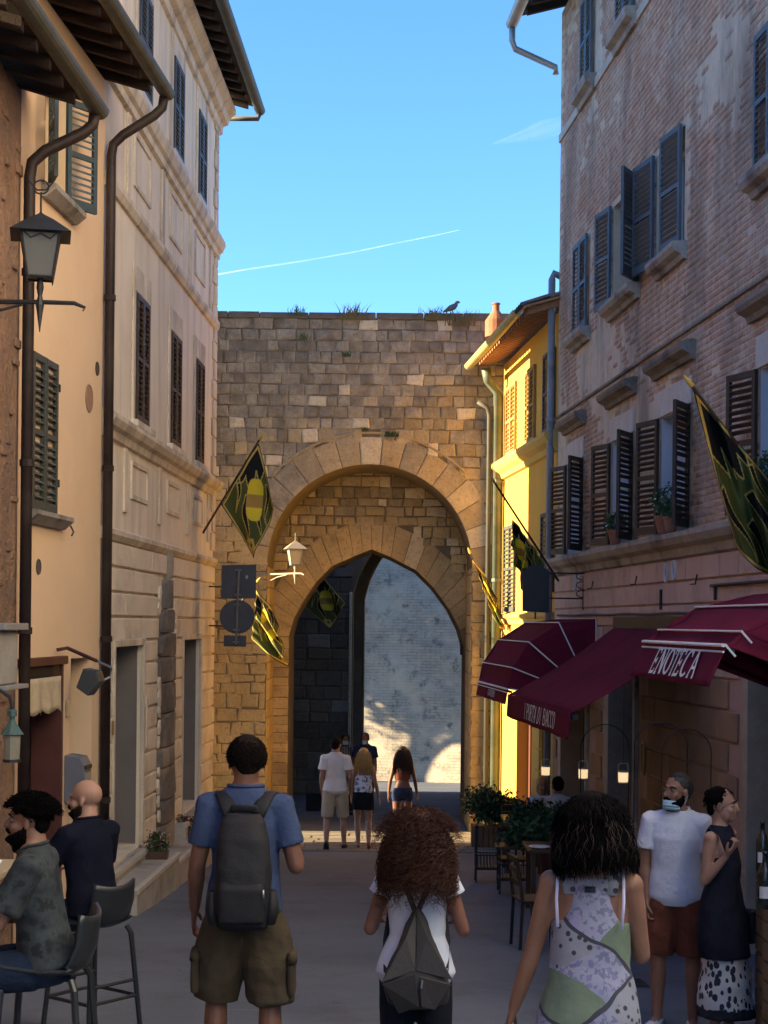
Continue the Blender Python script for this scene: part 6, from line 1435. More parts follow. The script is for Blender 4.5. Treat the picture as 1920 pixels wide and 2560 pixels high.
    def beard(s, mat, lng=.0, seed=1, full=1.0):
        def fn(a, c):
            az = (a-.5)*R(205); side = abs(az)/R(102)
            ztop = -.086+.075*side**2.2; zz = ztop+(-.128-lng-ztop)*c
            k = math.sqrt(max(.03, 1-((zz+.045)/.088)**2)) if zz > -.125 else .3
            rx, ry = (.064+.002*full)*max(k, .45), (.074+.012*full+lng*.3)*max(k, .5)
            return s.h(rx*math.sin(az)*1.02, .022+ry*math.cos(az)*(1 if side < .9 else .9), zz)
        b = MB()
        for a in np.linspace(.04, .96, 17):
            for c in np.linspace(.12, .9, 6): b.ell(fn(a, c)-s.HR @ Vector((0,.008,0)), (.0135,.0135,.015), 8, 6)
        o = blend('beard', xf(b, s.M), mat, s.t, .005*s.k, 2, .010*s.k, HRT)
        s.tubes('moustache', [([s.h(-.030,.083,-.064), s.h(-.014,.099,-.052), s.h(0,.104,-.048), s.h(.014,.099,-.052), s.h(.030,.083,-.064)], [.005,.008,.007,.008,.005])], mat)
        return o
    def crop(s, mat, n=1600, length=.022, out=.016, seed=3, low=-.35, face=(.3,.6), grow=1.0, r=.0022, curl=.003):
        s.cap(mat, [((0,-.022,.044),(.080*grow,.096*grow,.086*grow)), ((0,-.060,.0),(.072*grow,.046*grow,.066))], .005, .010)
        return s.strands(mat, n, length, out, curl, 1.2, r, 5, .5, seed, low=low, rad=(.078*grow,.097*grow,.092*grow), face=face)
    def face(s, glasses=None, brow=None, iris=(.06,.035,.02)):
        ew = M('eye white', (.24,.22,.20), .25, .05); im = M('iris', iris, .2, .1)
        for sg in (-1, 1):
            b = MB(); b.ell(s.h(sg*.031,.074,.002), (.0135,.0125,.0095), 10, 8, s.HR); e = obj('eye', xf(b, s.M), ew, s.t, smooth=True)
            b = MB(); b.ell(s.h(sg*.031,.0845,.002), (.0062,.003,.0066), 8, 6, s.HR); obj('iris', xf(b, s.M), im, e, smooth=True)
            if brow:
                b = MB(); b.tube([s.h(sg*.012,.091,.022), s.h(sg*.032,.090,.029), s.h(sg*.055,.074,.022)], [.004,.005,.002], 6); obj('eyebrow', xf(b, s.M), brow, s.t)
        if glasses:
            b = MB()
            for sg in (-1, 1):
                b.tube([s.h(sg*.034+.026*math.cos(a), .104-.012*abs(math.cos(a))*0-.25*abs(sg*.034+.026*math.cos(a))**1.5*.6, .0+.022*math.sin(a)) for a in np.linspace(0, 6.283, 19)], .0017, 5)
                b.tube([s.h(sg*.06,.095,.006), s.h(sg*.078,.06,.006), s.h(sg*.084,.0,.0)], .0017, 5)
            b.tube([s.h(-.008,.106,.006), s.h(.008,.106,.006)], .0017, 5); obj('glasses', xf(b, s.M), glasses, s.t)
    def sheet(s, name, fn, nu, nv_, mat, thick=.004, parent=None):
        b = MB(); b.grid(fn, nu, nv_); o = obj(name, xf(b, s.M), mat, parent or s.t, smooth=True, fixn=False); o.modifiers.new('thick', 'SOLIDIFY').thickness = thick; return o
    def tubes(s, name, lst, mat, n=8, ref=None, parent=None):
        b = MB()
        for pts, r in lst: b.tube(pts, r, n, ref=ref)
        return obj(name, xf(b, s.M), mat, parent or s.t, smooth=True)
hair_d = M('dark brown hair', (.014,.009,.007), .75, .3, 30, .3, 150, spec=.06, obj_co=True); hair_b = M('black hair', (.004,.003,.003), .8, .3, 30, .3, 150, spec=.04, obj_co=True)
hair_r = M('auburn hair', (.055,.019,.010), .6, .35, 30, .3, 150, spec=.2, obj_co=True); hair_y = M('blonde hair', (.45,.27,.09), .45, .3, 30, .3, 150, spec=.4, obj_co=True)
hair_g = M('greying hair', (.035,.03,.028), .6, .4, 40, .3, 150, spec=.3, obj_co=True); hair_br = M('chestnut hair', (.032,.014,.009), .6, .3, 30, .3, 150, spec=.4, obj_co=True)
dark_sh = M('dark shoe', (.02,.02,.022), .6, .2); mask_m = cloth('mask blue', (.38,.55,.64), .08, 20, .2)
white_t = cloth('white cotton', (.54,.55,.62), .06, 6, .25)
# ---------------------------------------------------------------- 1: man with the backpack
p = Person('man seen from behind in a blue T-shirt and khaki cargo shorts with a dark backpack', P(613,2100,8.15).x, 8.15, R(2), 1.885, 'm',
   dict(la=((-.20,.0,-1),(-.08,.42,-1)), ra=((.26,-.10,-1),(-.05,1,.25)), ll=((-.10,.12,-1),(-.02,-.12,-1)), rl=((.09,-.06,-1),(.02,-.25,-1)), head=(14,-4,0), lean=2, lh=dict(curl=38), rh=dict(palm=(-1,0,.2))), SKD, .0065)
p.top('t_shirt', cloth('steel blue cotton', (.045,.063,.125), .18, 5), hem=-.10, sleeve=.66, loose=.010, flare=.010, wr=.022, sl_r=.004)
khaki = cloth('khaki canvas', (.07,.052,.032), .22, 7)
p.pants('cargo_shorts', khaki, to=1.06, loose=.040, hemr=.012, wr=.05)
for sg in (-1, 1):
    J = p.j['l' if sg < 0 else 'r']; c = J['H'].lerp(J['K'], .66)+Vector((sg*.112,-.015,0)); b = MB(); loft(b, [(-.11,0,0,.010,.070),(-.10,0,0,.024,.085),(.07,0,0,.020,.082),(.09,0,0,.008,.072)], 16, 4, tf=lambda q: c+q)
    blend('cargo_pocket', xf(b, p.M), khaki, p.t, .009, 3, .02)
    b = MB(); loft(b, [(.05,0,0,.028,.088),(.09,0,0,.022,.086),(.10,0,0,.008,.08)], 16, 4, tf=lambda q: c+q); obj('pocket_flap', xf(b, p.M), khaki, p.t, smooth=True)
p.shoes(dark_sh)
p.crop(hair_d, 3600, .020, .016, 3, -.5, grow=.97, curl=.006, r=.0024)
p.tubes('necklace', [([p.nb+Vector((.062*math.cos(a), -.005+.062*math.sin(a), -.012-.02*math.sin(a))) for a in np.linspace(0, 6.283, 19)], .0045)], hair_b)
pk = M('charcoal backpack nylon', (.013,.012,.014), .7, .25, 6, .35, 90, obj_co=True, bdist=.01); pkd = M('black webbing', (.015,.015,.017), .7, .2)
b = MB(); loft(b, [(-.10,.0,-.20,.09,.05),(-.08,0,-.205,.120,.085),(.04,0,-.215,.130,.108),(.18,0,-.21,.129,.100),(.32,0,-.195,.121,.082),(.40,0,-.182,.104,.062),(.435,0,-.17,.075,.035)], 28, 3.2, tf=p.T)
pack = tag(blend('backpack', xf(b, p.M), pk, None, .008, 4, .022), 'charcoal grey backpack worn by the man in the blue T-shirt', 'backpack')
def sub(name, lst, mat, n=8, ref=None, sq=None):
    b = MB()
    for pts, r in lst: b.tube(pts, r, n, ref=ref)
    return obj(name, xf(b, p.M), mat, pack, smooth=True)
for sg in (-1, 1):
    sub('shoulder_strap', [([p.T((sg*.052,-.135,.40)), p.T((sg*.078,-.112,.462)), p.T((sg*.102,-.062,.516)), p.T((sg*.118,.0,.516)), p.T((sg*.125,.075,.475)), p.T((sg*.13,.125,.36))], [(.034,.009),(.036,.011),(.038,.011),(.038,.011),(.036,.010),(.03,.008)])], pk, 10, ref=(1,0,0))
    sub('side_pocket', [([p.T((sg*.126,-.20,-.06)), p.T((sg*.138,-.205,.0)), p.T((sg*.135,-.205,.08))], [(.03,.07),(.034,.075),(.022,.065)])], pkd, 12, ref=(1,0,0))
sub('grab_handle', [([p.T((-.055,-.15,.412)), p.T((-.05,-.168,.455)), p.T((.05,-.168,.455)), p.T((.055,-.15,.412))], [(.022,.010)]*4)], pk, 8)
sub('zip_seam', [([p.T((-.114,-.268,.05)), p.T((-.111,-.262,.22)), p.T((-.097,-.245,.34)), p.T((0,-.238,.39)), p.T((.097,-.245,.34)), p.T((.111,-.262,.22)), p.T((.114,-.268,.05))], .0055)], pkd, 6)
sub('zip_pull', [([p.T((.10,-.318,.10)), p.T((.102,-.322,.065))], .004)], chrome, 6)
b = MB(); loft(b, [(-.06,0,-.285,.093,.02),(-.05,0,-.29,.104,.034),(.10,0,-.292,.105,.036),(.135,0,-.285,.096,.022)], 24, 3.5, tf=p.T); o = blend('front_pocket', xf(b, p.M), pk, pack, .008, 3, .014)
# ---------------------------------------------------------------- 2: curly haired woman
p = Person('woman with long auburn curls in a white T-shirt carrying a grey slouch backpack', P(1042,2300,7.1).x, 7.1, R(-2), 1.51, 'f',
   dict(la=((-.34,-.04,-1),(.15,1,.12)), ra=((.34,-.04,-1),(-.15,1,.12)), ll=((-.04,.05,-1),(0,-.05,-1)), rl=((.04,-.02,-1),(0,-.1,-1)), head=(0,-8,0)), SKD, .0075)
p.top('t_shirt', white_t, hem=-.14, sleeve=.36, loose=.014, flare=.03, wr=.03, sl_r=.014)
p.pants('trousers', cloth('black twill', (.012,.013,.02), .2), to=1, loose=.012, hemr=.0, shin=.9, wr=.012); p.shoes(dark_sh)
p.cap(hair_r, [((0,-.03,.035),(.10,.112,.10)), ((0,-.085,-.08),(.11,.07,.13))], .007, .03)
p.strands(hair_r, 2400, .40, .115, .019, 5.0, .0030, 26, .5, 5, fall=1.05, back=.12); p.strands(hair_br, 700, .36, .10, .024, 4.0, .0032, 24, .6, 6, fall=1.05, back=.10)
p.strands(hair_r, 300, .16, .16, .02, 3, .0016, 16, .6, 7, low=.0)
gb_ = M('grey taupe leather', (.042,.036,.032), .6, .15, 4, .3, 60, obj_co=True, bdist=.01); gbd = M('dark taupe leather', (.028,.024,.022), .6, .2, 5, .3, 60, obj_co=True)
T = p.T
b = MB(); loft(b, [(-.19,.02,-.19,.06,.05),(-.15,.015,-.22,.15,.085),(-.06,.01,-.235,.165,.10),(.05,.005,-.225,.135,.085),(.15,0,-.20,.088,.06),(.25,0,-.175,.045,.035),(.31,0,-.16,.018,.018)], 24, 2.4, tf=T)
bag = tag(blend('slouch_backpack', xf(b, p.M), gb_, None, .008, 3, .035), 'grey taupe slouchy backpack on the curly haired woman', 'backpack')
def flap(name, pts, mat, th=.008):
    b = MB(); b.extr([T(q) for q in pts], Vector((0, -th, 0))); o = obj(name, xf(b, p.M), mat, bag); md = o.modifiers.new('bevel', 'BEVEL'); md.width = .003
flap('folded_flap', [(0,-.205,.31),(.0,-.31,.02),(-.17,-.325,-.04),(-.05,-.262,.18)], gb_); flap('folded_flap', [(0,-.205,.31),(.06,-.262,.18),(.185,-.315,-.02),(.0,-.315,.02)], gbd)
flap('bottom_panel', [(-.165,-.33,-.045),(.0,-.335,.01),(.02,-.345,-.15),(-.08,-.31,-.19)], gbd); flap('bottom_panel', [(.02,-.34,.0),(.18,-.32,-.04),(.10,-.32,-.17),(.03,-.34,-.15)], gb_)
for sg in (-1, 1):
    b = MB(); b.tube([T((sg*.01,-.17,.30)), T((sg*.06,-.115,.42)), T((sg*.085,-.05,.52)), T((sg*.10,.05,.49)), T((sg*.13,.12,.35)), T((sg*.16,.02,.12)), T((sg*.15,-.13,-.02))], [(.014,.004)]*7, 8, ref=(1,0,0)); obj('strap', xf(b, p.M), gbd, bag, smooth=True)
b = MB(); b.tube([T((.145,-.28,-.02)), T((.155,-.295,.03))], .007, 6); b.tube([T((.03,-.345,-.06)), T((.034,-.35,-.02))], .006, 6); obj('buckle', xf(b, p.M), chrome, bag)
# ---------------------------------------------------------------- 3: woman in the patchwork tank top
def patch_mat():
    m, N, L, B = nodes_of('patchwork print'); co = N.new('ShaderNodeTexCoord').outputs['Object']
    nz = N.new('ShaderNodeTexNoise'); nz.inputs['Scale'].default_value = 3.5; L.new(co, nz.inputs['Vector']); vm = N.new('ShaderNodeVectorMath'); vm.operation = 'MULTIPLY_ADD'; vm.inputs[1].default_value = (.13,.13,.13); L.new(nz.outputs['Color'], vm.inputs[0]); L.new(co, vm.inputs[2])
    sp = N.new('ShaderNodeSeparateXYZ'); L.new(vm.outputs[0], sp.inputs[0]); x, z = sp.outputs['X'], sp.outputs['Z']
    d1_ = mathn(N, L, 'ADD', mathn(N, L, 'MULTIPLY', x, .8), z); d2_ = mathn(N, L, 'SUBTRACT', mathn(N, L, 'MULTIPLY', x, .75), z)
    vo = N.new('ShaderNodeTexVoronoi'); vo.inputs['Scale'].default_value = 34; L.new(co, vo.inputs['Vector'])
    dots = ramp(N, L, vo.outputs['Distance'], [(.28, 1.), (.36, 0.)]); big = ramp(N, L, noise(N, L, co, 16, 3), [(.55, 0.), (.58, 1.)])
    base = ramp(N, L, noise(N, L, co, 5, 3), [(.35, (.21,.22,.31)), (.65, (.30,.30,.38))])
    base = mixc(N, L, ramp(N, L, noise(N, L, co, 48, 4, .6), [(.53, 0.), (.58, .75)]), base, (.115,.105,.20))
    a = mixc(N, L, mathn(N, L, 'MULTIPLY', dots, .9), base, (.17,.15,.30)); b_ = mixc(N, L, big, base, (.30,.24,.42)); c_ = mixc(N, L, dots, (.24,.24,.28), (.035,.035,.05))
    gr = mixc(N, L, ramp(N, L, noise(N, L, co, 12, 4), [(.45, 0.), (.6, .6)]), (.15,.19,.13), (.10,.135,.095))
    w1 = mathn(N, L, 'FRACT', mathn(N, L, 'MULTIPLY', d1_, 2.6)); w2 = mathn(N, L, 'FRACT', mathn(N, L, 'MULTIPLY', d2_, 2.1))
    s1 = mathn(N, L, 'GREATER_THAN', w1, .5); s2 = mathn(N, L, 'GREATER_THAN', w2, .5)
    c = mixc(N, L, s2, mixc(N, L, s1, a, gr), mixc(N, L, s1, c_, b_))
    l1 = mathn(N, L, 'LESS_THAN', mathn(N, L, 'ABSOLUTE', mathn(N, L, 'SUBTRACT', w1, .5)), .022); l2 = mathn(N, L, 'LESS_THAN', mathn(N, L, 'ABSOLUTE', mathn(N, L, 'SUBTRACT', w2, .5)), .018)
    c = mixc(N, L, mathn(N, L, 'MAXIMUM', l1, l2), c, (.04,.04,.055))
    L.new(c, B.inputs['Base Color']); B.inputs['Roughness'].default_value = .85; bumpn(N, L, B, noise(N, L, co, 30, 4), .3, .01); return m
p = Person('woman with a dark brown bob in a patchwork print tank top, seen from behind', P(1476,2300,5.4).x, 5.4, R(-9), 1.57, 'f',
   dict(la=((-.26,.10,-1),(-.32,.22,-1)), ra=((.16,.25,-1),(-.1,1,.1)), head=(8,-4,-6), ll=((-.05,.1,-1),(0,-.1,-1)), rl=((.05,-.05,-1),(0,-.2,-1)), lean=3), SK, .007)
pm = patch_mat()
b = MB(); loft(b, [(-.24,0,-.01,.205,.155),(-.1,0,-.012,.20,.150),(-.03,0,-.016,.19,.14),(.06,0,-.008,.172,.13),(.155,0,0,.15,.112),(.26,0,.008,.152,.116),(.315,0,.006,.150,.110)], 28, tf=p.T)
loft(b, [(.28,0,.0,.135,.10),(.34,0,-.008,.108,.094),(.40,0,-.014,.086,.086),(.455,0,-.018,.092,.070),(.485,0,-.018,.088,.064)], 24, 2.6, tf=p.T)
blend('tank_top', xf(b, p.M), pm, p.t, .008, 3, .02)
lil = cloth('lilac strap', (.55,.53,.68), .08)
for sg in (-1, 1):
    p.tubes('shoulder_band', [([p.T((sg*.075,-.078,.42)), p.T((sg*.083,-.068,.475)), p.T((sg*.087,-.03,.512)), p.T((sg*.085,.03,.50)), p.T((sg*.08,.085,.42))], [(.024,.006)]*5)], pm, 8, (1,0,0))
    p.tubes('bra_strap', [([p.T((sg*.118,-.108,.30)), p.T((sg*.124,-.100,.40)), p.T((sg*.122,-.070,.475)), p.T((sg*.118,-.01,.508)), p.T((sg*.112,.06,.47))], [(.006,.0025)]*5)], lil, 8, (1,0,0))
p.sheet('neck_label', lambda a, c: p.T((-.02+.04*a, -.094-.006*c, .452-.022*c)), 2, 2, M('black label', (.02,.02,.03), .6), .002)
p.pants('skirted_trousers', cloth('dark navy linen', (.02,.022,.04), .2), to=1, loose=.02, shin=.8); p.shoes(dark_sh)
p.cap(hair_b, [((0,-.02,.038),(.096,.112,.100)), ((0,-.045,-.050),(.106,.088,.086))], .007, .014)
p.strands(hair_b, 1500, .20, .10, .006, 1.4, .003, 14, .3, 18, low=.5, fall=1.3); p.strands(hair_b, 6500, .195, .085, .003, 1.2, .0019, 12, .16, 15, fall=.95); p.strands(hair_br, 160, .19, .10, .008, 1.5, .0012, 12, .4, 16, fall=.9)
# ---------------------------------------------------------------- 4: bearded man in the white T-shirt
p = Person('bearded man in a white T-shirt and rust shorts with a mask under his chin', P(1690,2300,10.8).x, 10.8, R(163), 1.76, 'm',
   dict(la=((-.2,-.15,-1),(.25,-.25,-1)), ra=((.14,.0,-1),(-.10,.22,-1)), rh=dict(curl=45, palm=(-1,0,0)), ll=((-.07,.03,-1),(0,-.03,-1)), rl=((.07,.03,-1),(0,-.03,-1)), head=(-34,7,0), lf=(-.3,1,0), rf=(.3,1,0)), SK, .0075)
p.top('t_shirt', white_t, hem=-.09, sleeve=.62, loose=.018, flare=.025, wr=.022, sl_r=.014)
p.pants('shorts', cloth('rust cotton', (.13,.04,.023), .2), to=.92, loose=.034, hemr=.012, wr=.03); p.shoes(M('white sneaker', (.6,.6,.6), .6, .1))
p.crop(hair_g, 1500, .016, .010, 4, -.35, (-.05,.72)); p.beard(hair_b, .0, 2)
p.face(M('glasses frame', (.16,.11,.07), .4, .1), hair_b)
msk = p.sheet('face_mask', lambda a, c: p.h(.070*math.sin((a-.5)*2.5), .012+.100*math.cos((a-.5)*2.5)-.015*c-.018*abs(c-.5), -.062-.070*c-.006*math.sin(c*18)), 18, 10, mask_m, .003)
p.tubes('ear_loop', [([p.h(sg*.064,.035,-.075), p.h(sg*.078,.0,-.04), p.h(sg*.084,-.015,-.01)], .0016) for sg in (-1, 1)]+[([p.h(sg*.064,.025,-.12), p.h(sg*.078,-.01,-.06), p.h(sg*.084,-.02,-.015)], .0016) for sg in (-1, 1)], white_t, 5, parent=msk)
# ---------------------------------------------------------------- 5: woman with a bun
def skirt_mat():
    m, N, L, B = nodes_of('black flower print'); co = N.new('ShaderNodeTexCoord').outputs['Object']
    mp = N.new('ShaderNodeMapping'); mp.inputs['Scale'].default_value = (1,1,.62); L.new(co, mp.inputs[0])
    vo = N.new('ShaderNodeTexVoronoi'); vo.inputs['Scale'].default_value = 26; L.new(mp.outputs[0], vo.inputs['Vector'])
    f = mathn(N, L, 'ADD', vo.outputs['Distance'], mathn(N, L, 'MULTIPLY', noise(N, L, co, 40, 2), .25))
    c = ramp(N, L, f, [(.50, (.015,.016,.03)), (.54, (.50,.48,.46))])
    sp = N.new('ShaderNodeSeparateXYZ'); L.new(co, sp.inputs[0]); hm = mathn(N, L, 'LESS_THAN', mathn(N, L, 'ADD', sp.outputs['Z'], mathn(N, L, 'MULTIPLY', noise(N, L, co, 18, 2), .06)), .10)
    c = mixc(N, L, hm, c, (.012,.012,.018)); L.new(c, B.inputs['Base Color']); B.inputs['Roughness'].default_value = .85; return m
p = Person('woman with a hair bun, glasses, black tunic and flower print skirt holding her bag strap', P(1808,2300,10.35).x, 10.35, R(-128), 1.66, 'f',
   dict(ra=((.06,-.10,-1),(.0,.62,.72)), rh=dict(palm=(0,-.6,.6), curl=60, thumb=(0,0,1)), la=((-.2,-.42,-.9),(.1,.2,-1)), head=(18,2,0), lean=-2), SKP, .007)
blk_t = cloth('black jersey', (.013,.014,.022), .25, 6)
b = MB(); loft(b, [(-.36,0,0,.205,.165),(-.2,0,-.005,.20,.16),(-.03,0,-.015,.19,.145),(.06,0,-.008,.168,.128),(.155,0,0,.145,.112),(.26,0,.008,.15,.118),(.33,0,.006,.145,.108)], 28, tf=p.T)
loft(b, [(.30,0,.006,.142,.114),(.38,0,.0,.128,.106),(.45,0,-.008,.118,.094),(.50,0,-.012,.108,.078),(.53,0,-.012,.09,.06)], 24, tf=p.T); blend('tunic', xf(b, p.M), blk_t, p.t, .009, 3, .03)
p.lower_loft('skirt', skirt_mat(), [(-.76,0,0,.215,.19),(-.70,0,0,.205,.18),(-.5,0,0,.19,.16),(-.3,0,-.005,.18,.145),(-.05,0,-.012,.165,.125)], wr=.05, tf=True); p.shoes(dark_sh)
p.cap(hair_b, [((0,-.028,.045),(.082,.092,.084)), ((0,-.085,.075),(.036,.036,.036)), ((0,-.07,-.02),(.066,.035,.05))], .005, .010)
p.strands(hair_b, 350, .03, .02, .004, 1, .0016, 5, .5, 33, rad=(.084,.096,.09), face=(.35,.55))
p.face(M('thin gold rims', (.30,.22,.13), .3, .1, metal=.7), hair_b)
hb = tag(p.lower_loft('shoulder_bag', M('black leather', (.012,.012,.014), .4, .2, 6, .2, obj_co=True), [(-.30,-.20,.02,.03,.10),(-.28,-.21,.02,.05,.14),(-.08,-.20,.02,.045,.13),(-.06,-.2,.02,.03,.12)], .015, 3.5), 'black shoulder bag of the woman with a bun', 'bag')
hb.parent = None; hb.location = WL[hb.name]
p.tubes('bag_strap', [([p.T((-.2,.0,-.07)), p.T((-.14,-.06,.25)), p.T((.06,-.10,.46)), p.T((.13,-.03,.52)), p.T((.14,.05,.48)), p.j['r']['W'].lerp(p.T((.14,.05,.48)), -.15)], [(.012,.004)]*6)], blk_t, 8, (1,0,0))
# ---------------------------------------------------------------- 6, 7: men on bar stools
def camo():
    m, N, L, B = nodes_of('dark camouflage'); co = pos(N, L, obj_co=True)
    c = ramp(N, L, noise(N, L, co, 9, 4, .6), [(.40, (.005,.007,.009)), (.46, (.016,.021,.025)), (.56, (.028,.036,.04)), (.62, (.008,.010,.012))]); r = [n for n in N if n.type == 'VALTORGB'][0]; 
    L.new(c, B.inputs['Base Color']); B.inputs['Roughness'].default_value = .9; return m
sx_ = P(118,2300,7.5).x
stool('bar stool under the bearded man at the left edge', sx_, 7.5, R(88), .72)
p = Person('bearded man in a dark camouflage T-shirt and denim shorts on a bar stool', sx_, 7.5, R(88), 1.70, 'm',
   dict(pelvis=.80, lean=9, la=((-.15,.45,-.9),(.15,.95,-.25)), ra=((.12,.3,-1),(.1,.98,-.2)), ll=((-.12,1,-.10),(0,.05,-1)), rl=((.12,1,-.12),(0,.08,-1)), head=(4,2,0), lf=(0,1,-.1), rf=(0,1,-.1)), SK, .0075)
p.top('t_shirt', camo(), hem=-.08, sleeve=.78, loose=.014, flare=.02, wr=.03, sl_r=.012)
p.pants('denim_shorts', cloth('blue denim', (.013,.021,.042), .25), to=.9, loose=.02, hemr=.01, wr=.02); p.shoes(dark_sh)
p.tubes('denim_cuff', [([p.j[q]['H'].lerp(p.j[q]['K'], .86), p.j[q]['H'].lerp(p.j[q]['K'], .92)], .093) for q in 'lr'], cloth('denim cuff', (.16,.20,.30), .2), 18)
p.crop(hair_b, 900, .014, .010, 40, -.3, grow=1.0); p.strands(hair_b, 1500, .03, .045, .010, 1.5, .0026, 7, .5, 41, low=.15, face=(.55,.35), rad=(.082,.1,.1))
p.beard(hair_b, .022, 3, 1.6)
p.face(None, hair_b)
p.tubes('gold_chain', [([p.nb+Vector((.064*math.cos(a), -.004+.066*math.sin(a), -.006+.006*math.cos(a))) for a in np.linspace(0, 6.283, 21)], .0035)], M('gold chain', (.7,.5,.2), .25, .1, metal=1))
sx_ = P(232,2300,10.2).x
stool('bar stool under the bald man in navy', sx_, 10.2, R(52), .72)
p = Person('bald bearded man in a navy T-shirt on a bar stool, seen from behind', sx_, 10.2, R(52), 1.80, 'm',
   dict(pelvis=.80, lean=8, la=((-.3,.5,-.8),(.3,.8,.3)), ra=((.2,.45,-.9),(-.1,1,.1)), ll=((-.15,1,-.12),(0,.0,-1)), rl=((.15,1,-.12),(0,.0,-1)), head=(30,0,0), lf=(0,1,0), rf=(0,1,0)), SKP, .008)
p.top('t_shirt', cloth('navy jersey', (.006,.007,.016), .2, 6), hem=-.08, sleeve=.75, loose=.014, flare=.02, wr=.03, sl_r=.010)
p.pants('trousers', cloth('dark jeans', (.02,.025,.05), .2), to=1, loose=.015, shin=.95); p.shoes(dark_sh)
p.beard(hair_d, .01, 5)
# high table, menu and drink between them at the left edge
tx = P(-40,2200,8.6).x; t = thing('bar_table', 'high dark bar table cut by the left edge in front of the seated men', 'table', (tx, 8.6, gz(8.6)))
zt2 = P(10,2172,8.6).z; b = MB(); b.box(tx-.30, tx+.13, 8.3, 8.95, zt2-.035, zt2); obj('table_top', b, M('pale table edge', (.30,.24,.15), .6, .2), t, bevel=.006)
b = MB(); b.tube([(tx-.1,8.6,gz(8.6)+.02),(tx-.1,8.6,zt2-.036)], .03, 10); obj('post', b, stm, t); b = MB(); b.lathe((tx-.1,8.6,gz(8.6)), [(.22,0),(.22,.012),(.04,.03)], 20); obj('base', b, stm, t)
b = MB(); b.extr([Vector((tx-.05,8.35,zt2+.004)), Vector((tx+.11,8.33,zt2+.004)), Vector((tx+.12,8.5,zt2+.06)), Vector((tx-.03,8.52,zt2+.08))], (0,.004,.002)); tag(obj('menu_card', b, _mc['white paper'] if 'white paper' in _mc else white_t), 'white menu card on the high bar table at the left edge', 'menu')
# ---------------------------------------------------------------- walkers before the gate
pol = cloth('white polo', (.70,.66,.64), .06, 6, .2)
p = Person('man walking away in a white polo shirt and beige shorts in the sun strip', P(838,2000,25.4).x, 25.4, R(0), 1.80, 'm',
   dict(la=((-.14,-.1,-1),(.0,.5,-.9)), ra=((.2,-.12,-1),(-.05,.7,-.7)), ll=((-.08,-.16,-1),(0,-.5,-.9)), rl=((.09,.14,-1),(.04,-.05,-1)), head=(-10,0,0), lf=(-.05,.75,-.65)), SKP, .011, 'walkers in front of the gate')
p.top('polo_shirt', pol, hem=-.08, sleeve=.6, wr=.02); p.tubes('collar', [([p.nb+Vector((.068*math.cos(a), -.004+.066*math.sin(a), .0)) for a in np.linspace(0, 6.283, 15)], .014)], pol)
p.pants('shorts', cloth('beige chino', (.40,.33,.24), .12), to=.95, loose=.025, hemr=.01); p.shoes(dark_sh)
p.cap(hair_d, [((0,-.022,.048),(.083,.097,.086)), ((0,-.06,.0),(.072,.048,.066))], .007, .012)
p = Person('blonde woman walking away in a white floral top and black mini skirt', P(908,2000,25.6).x, 25.6, R(-3), 1.63, 'f',
   dict(la=((-.2,-.02,-1),(-.05,.4,-1)), ra=((.24,-.1,-1),(.22,.15,-1)), ll=((-.03,.08,-1),(.06,-.08,-1)), rl=((.02,-.08,-1),(.05,-.5,-1)), rf=(.1,.75,-.6)), SKP, .011, 'walkers in front of the gate')
b = MB(); loft(b, [(.02,0,-.008,.165,.13),(.1,0,0,.155,.118),(.2,0,.004,.15,.112),(.32,0,.006,.148,.105)], 24, tf=p.T)
def floral():
    m, N, L, B = nodes_of('white floral'); co = pos(N, L, obj_co=True); L.new(ramp(N, L, noise(N, L, co, 17, 3), [(.52, (.66,.66,.70)), (.58, (.12,.14,.24))]), B.inputs['Base Color']); B.inputs['Roughness'].default_value = .85; return m
flo = floral(); blend('camisole', xf(b, p.M), flo, p.t, .011, 3, .02)
p.tubes('strap', [([p.T((sg*.08,-.10,.31)), p.T((sg*.09,-.06,.48)), p.T((sg*.09,.03,.50))], .006) for sg in (-1, 1)], flo)
p.lower_loft('mini_skirt', cloth('black skirt', (.012,.012,.014), .2), [(-.27,0,-.01,.195,.15),(-.1,0,-.015,.19,.145),(.04,0,-.008,.165,.125)]); p.shoes(M('tan sandal', (.25,.13,.07), .6, .2), sc=.8)
p.cap(hair_y, [((0,-.025,.04),(.088,.10,.09)), ((0,-.075,-.09),(.092,.05,.14))], .008, .015); p.strands(hair_y, 700, .36, .075, .010, 1.5, .0035, 12, .3, 51, fall=1.1, back=.12)
p = Person('woman with long dark hair walking away in a bare back top and denim shorts', P(1006,2000,26.6).x, 26.6, R(2), 1.64, 'f',
   dict(la=((-.26,-.05,-1),(-.1,.25,-1)), ra=((.26,-.05,-1),(.18,.2,-1)), ll=((-.04,.1,-1),(0,-.08,-1)), rl=((.04,-.1,-1),(0,-.3,-1))), SKD, .011, 'walkers in front of the gate')
b = MB(); loft(b, [(.2,0,.006,.138,.108),(.33,0,.008,.150,.108)], 24, tf=p.T); blend('bandeau_top', xf(b, p.M), cloth('rust bandeau', (.25,.08,.05), .1), p.t, .011, 2)
p.pants('denim_shorts', cloth('dark denim', (.03,.042,.085), .2), to=.42, loose=.012, hemr=.0, waist=.1); p.shoes(dark_sh, sc=.8)
p.cap(hair_br, [((0,-.025,.04),(.092,.104,.092)), ((0,-.085,-.10),(.105,.05,.16))], .008, .015); p.strands(hair_br, 800, .42, .10, .010, 1.6, .0035, 12, .3, 52, fall=1.1, back=.15)
p = Person('man in a navy T-shirt with a face mask coming through the gate', P(913,1900,33.0).x, 33.0, R(176), 1.78, 'm', dict(ll=((-.05,.1,-1),(0,-.1,-1)), rl=((.05,-.1,-1),(0,-.2,-1))), SK, .012, 'walkers in the gate passage')
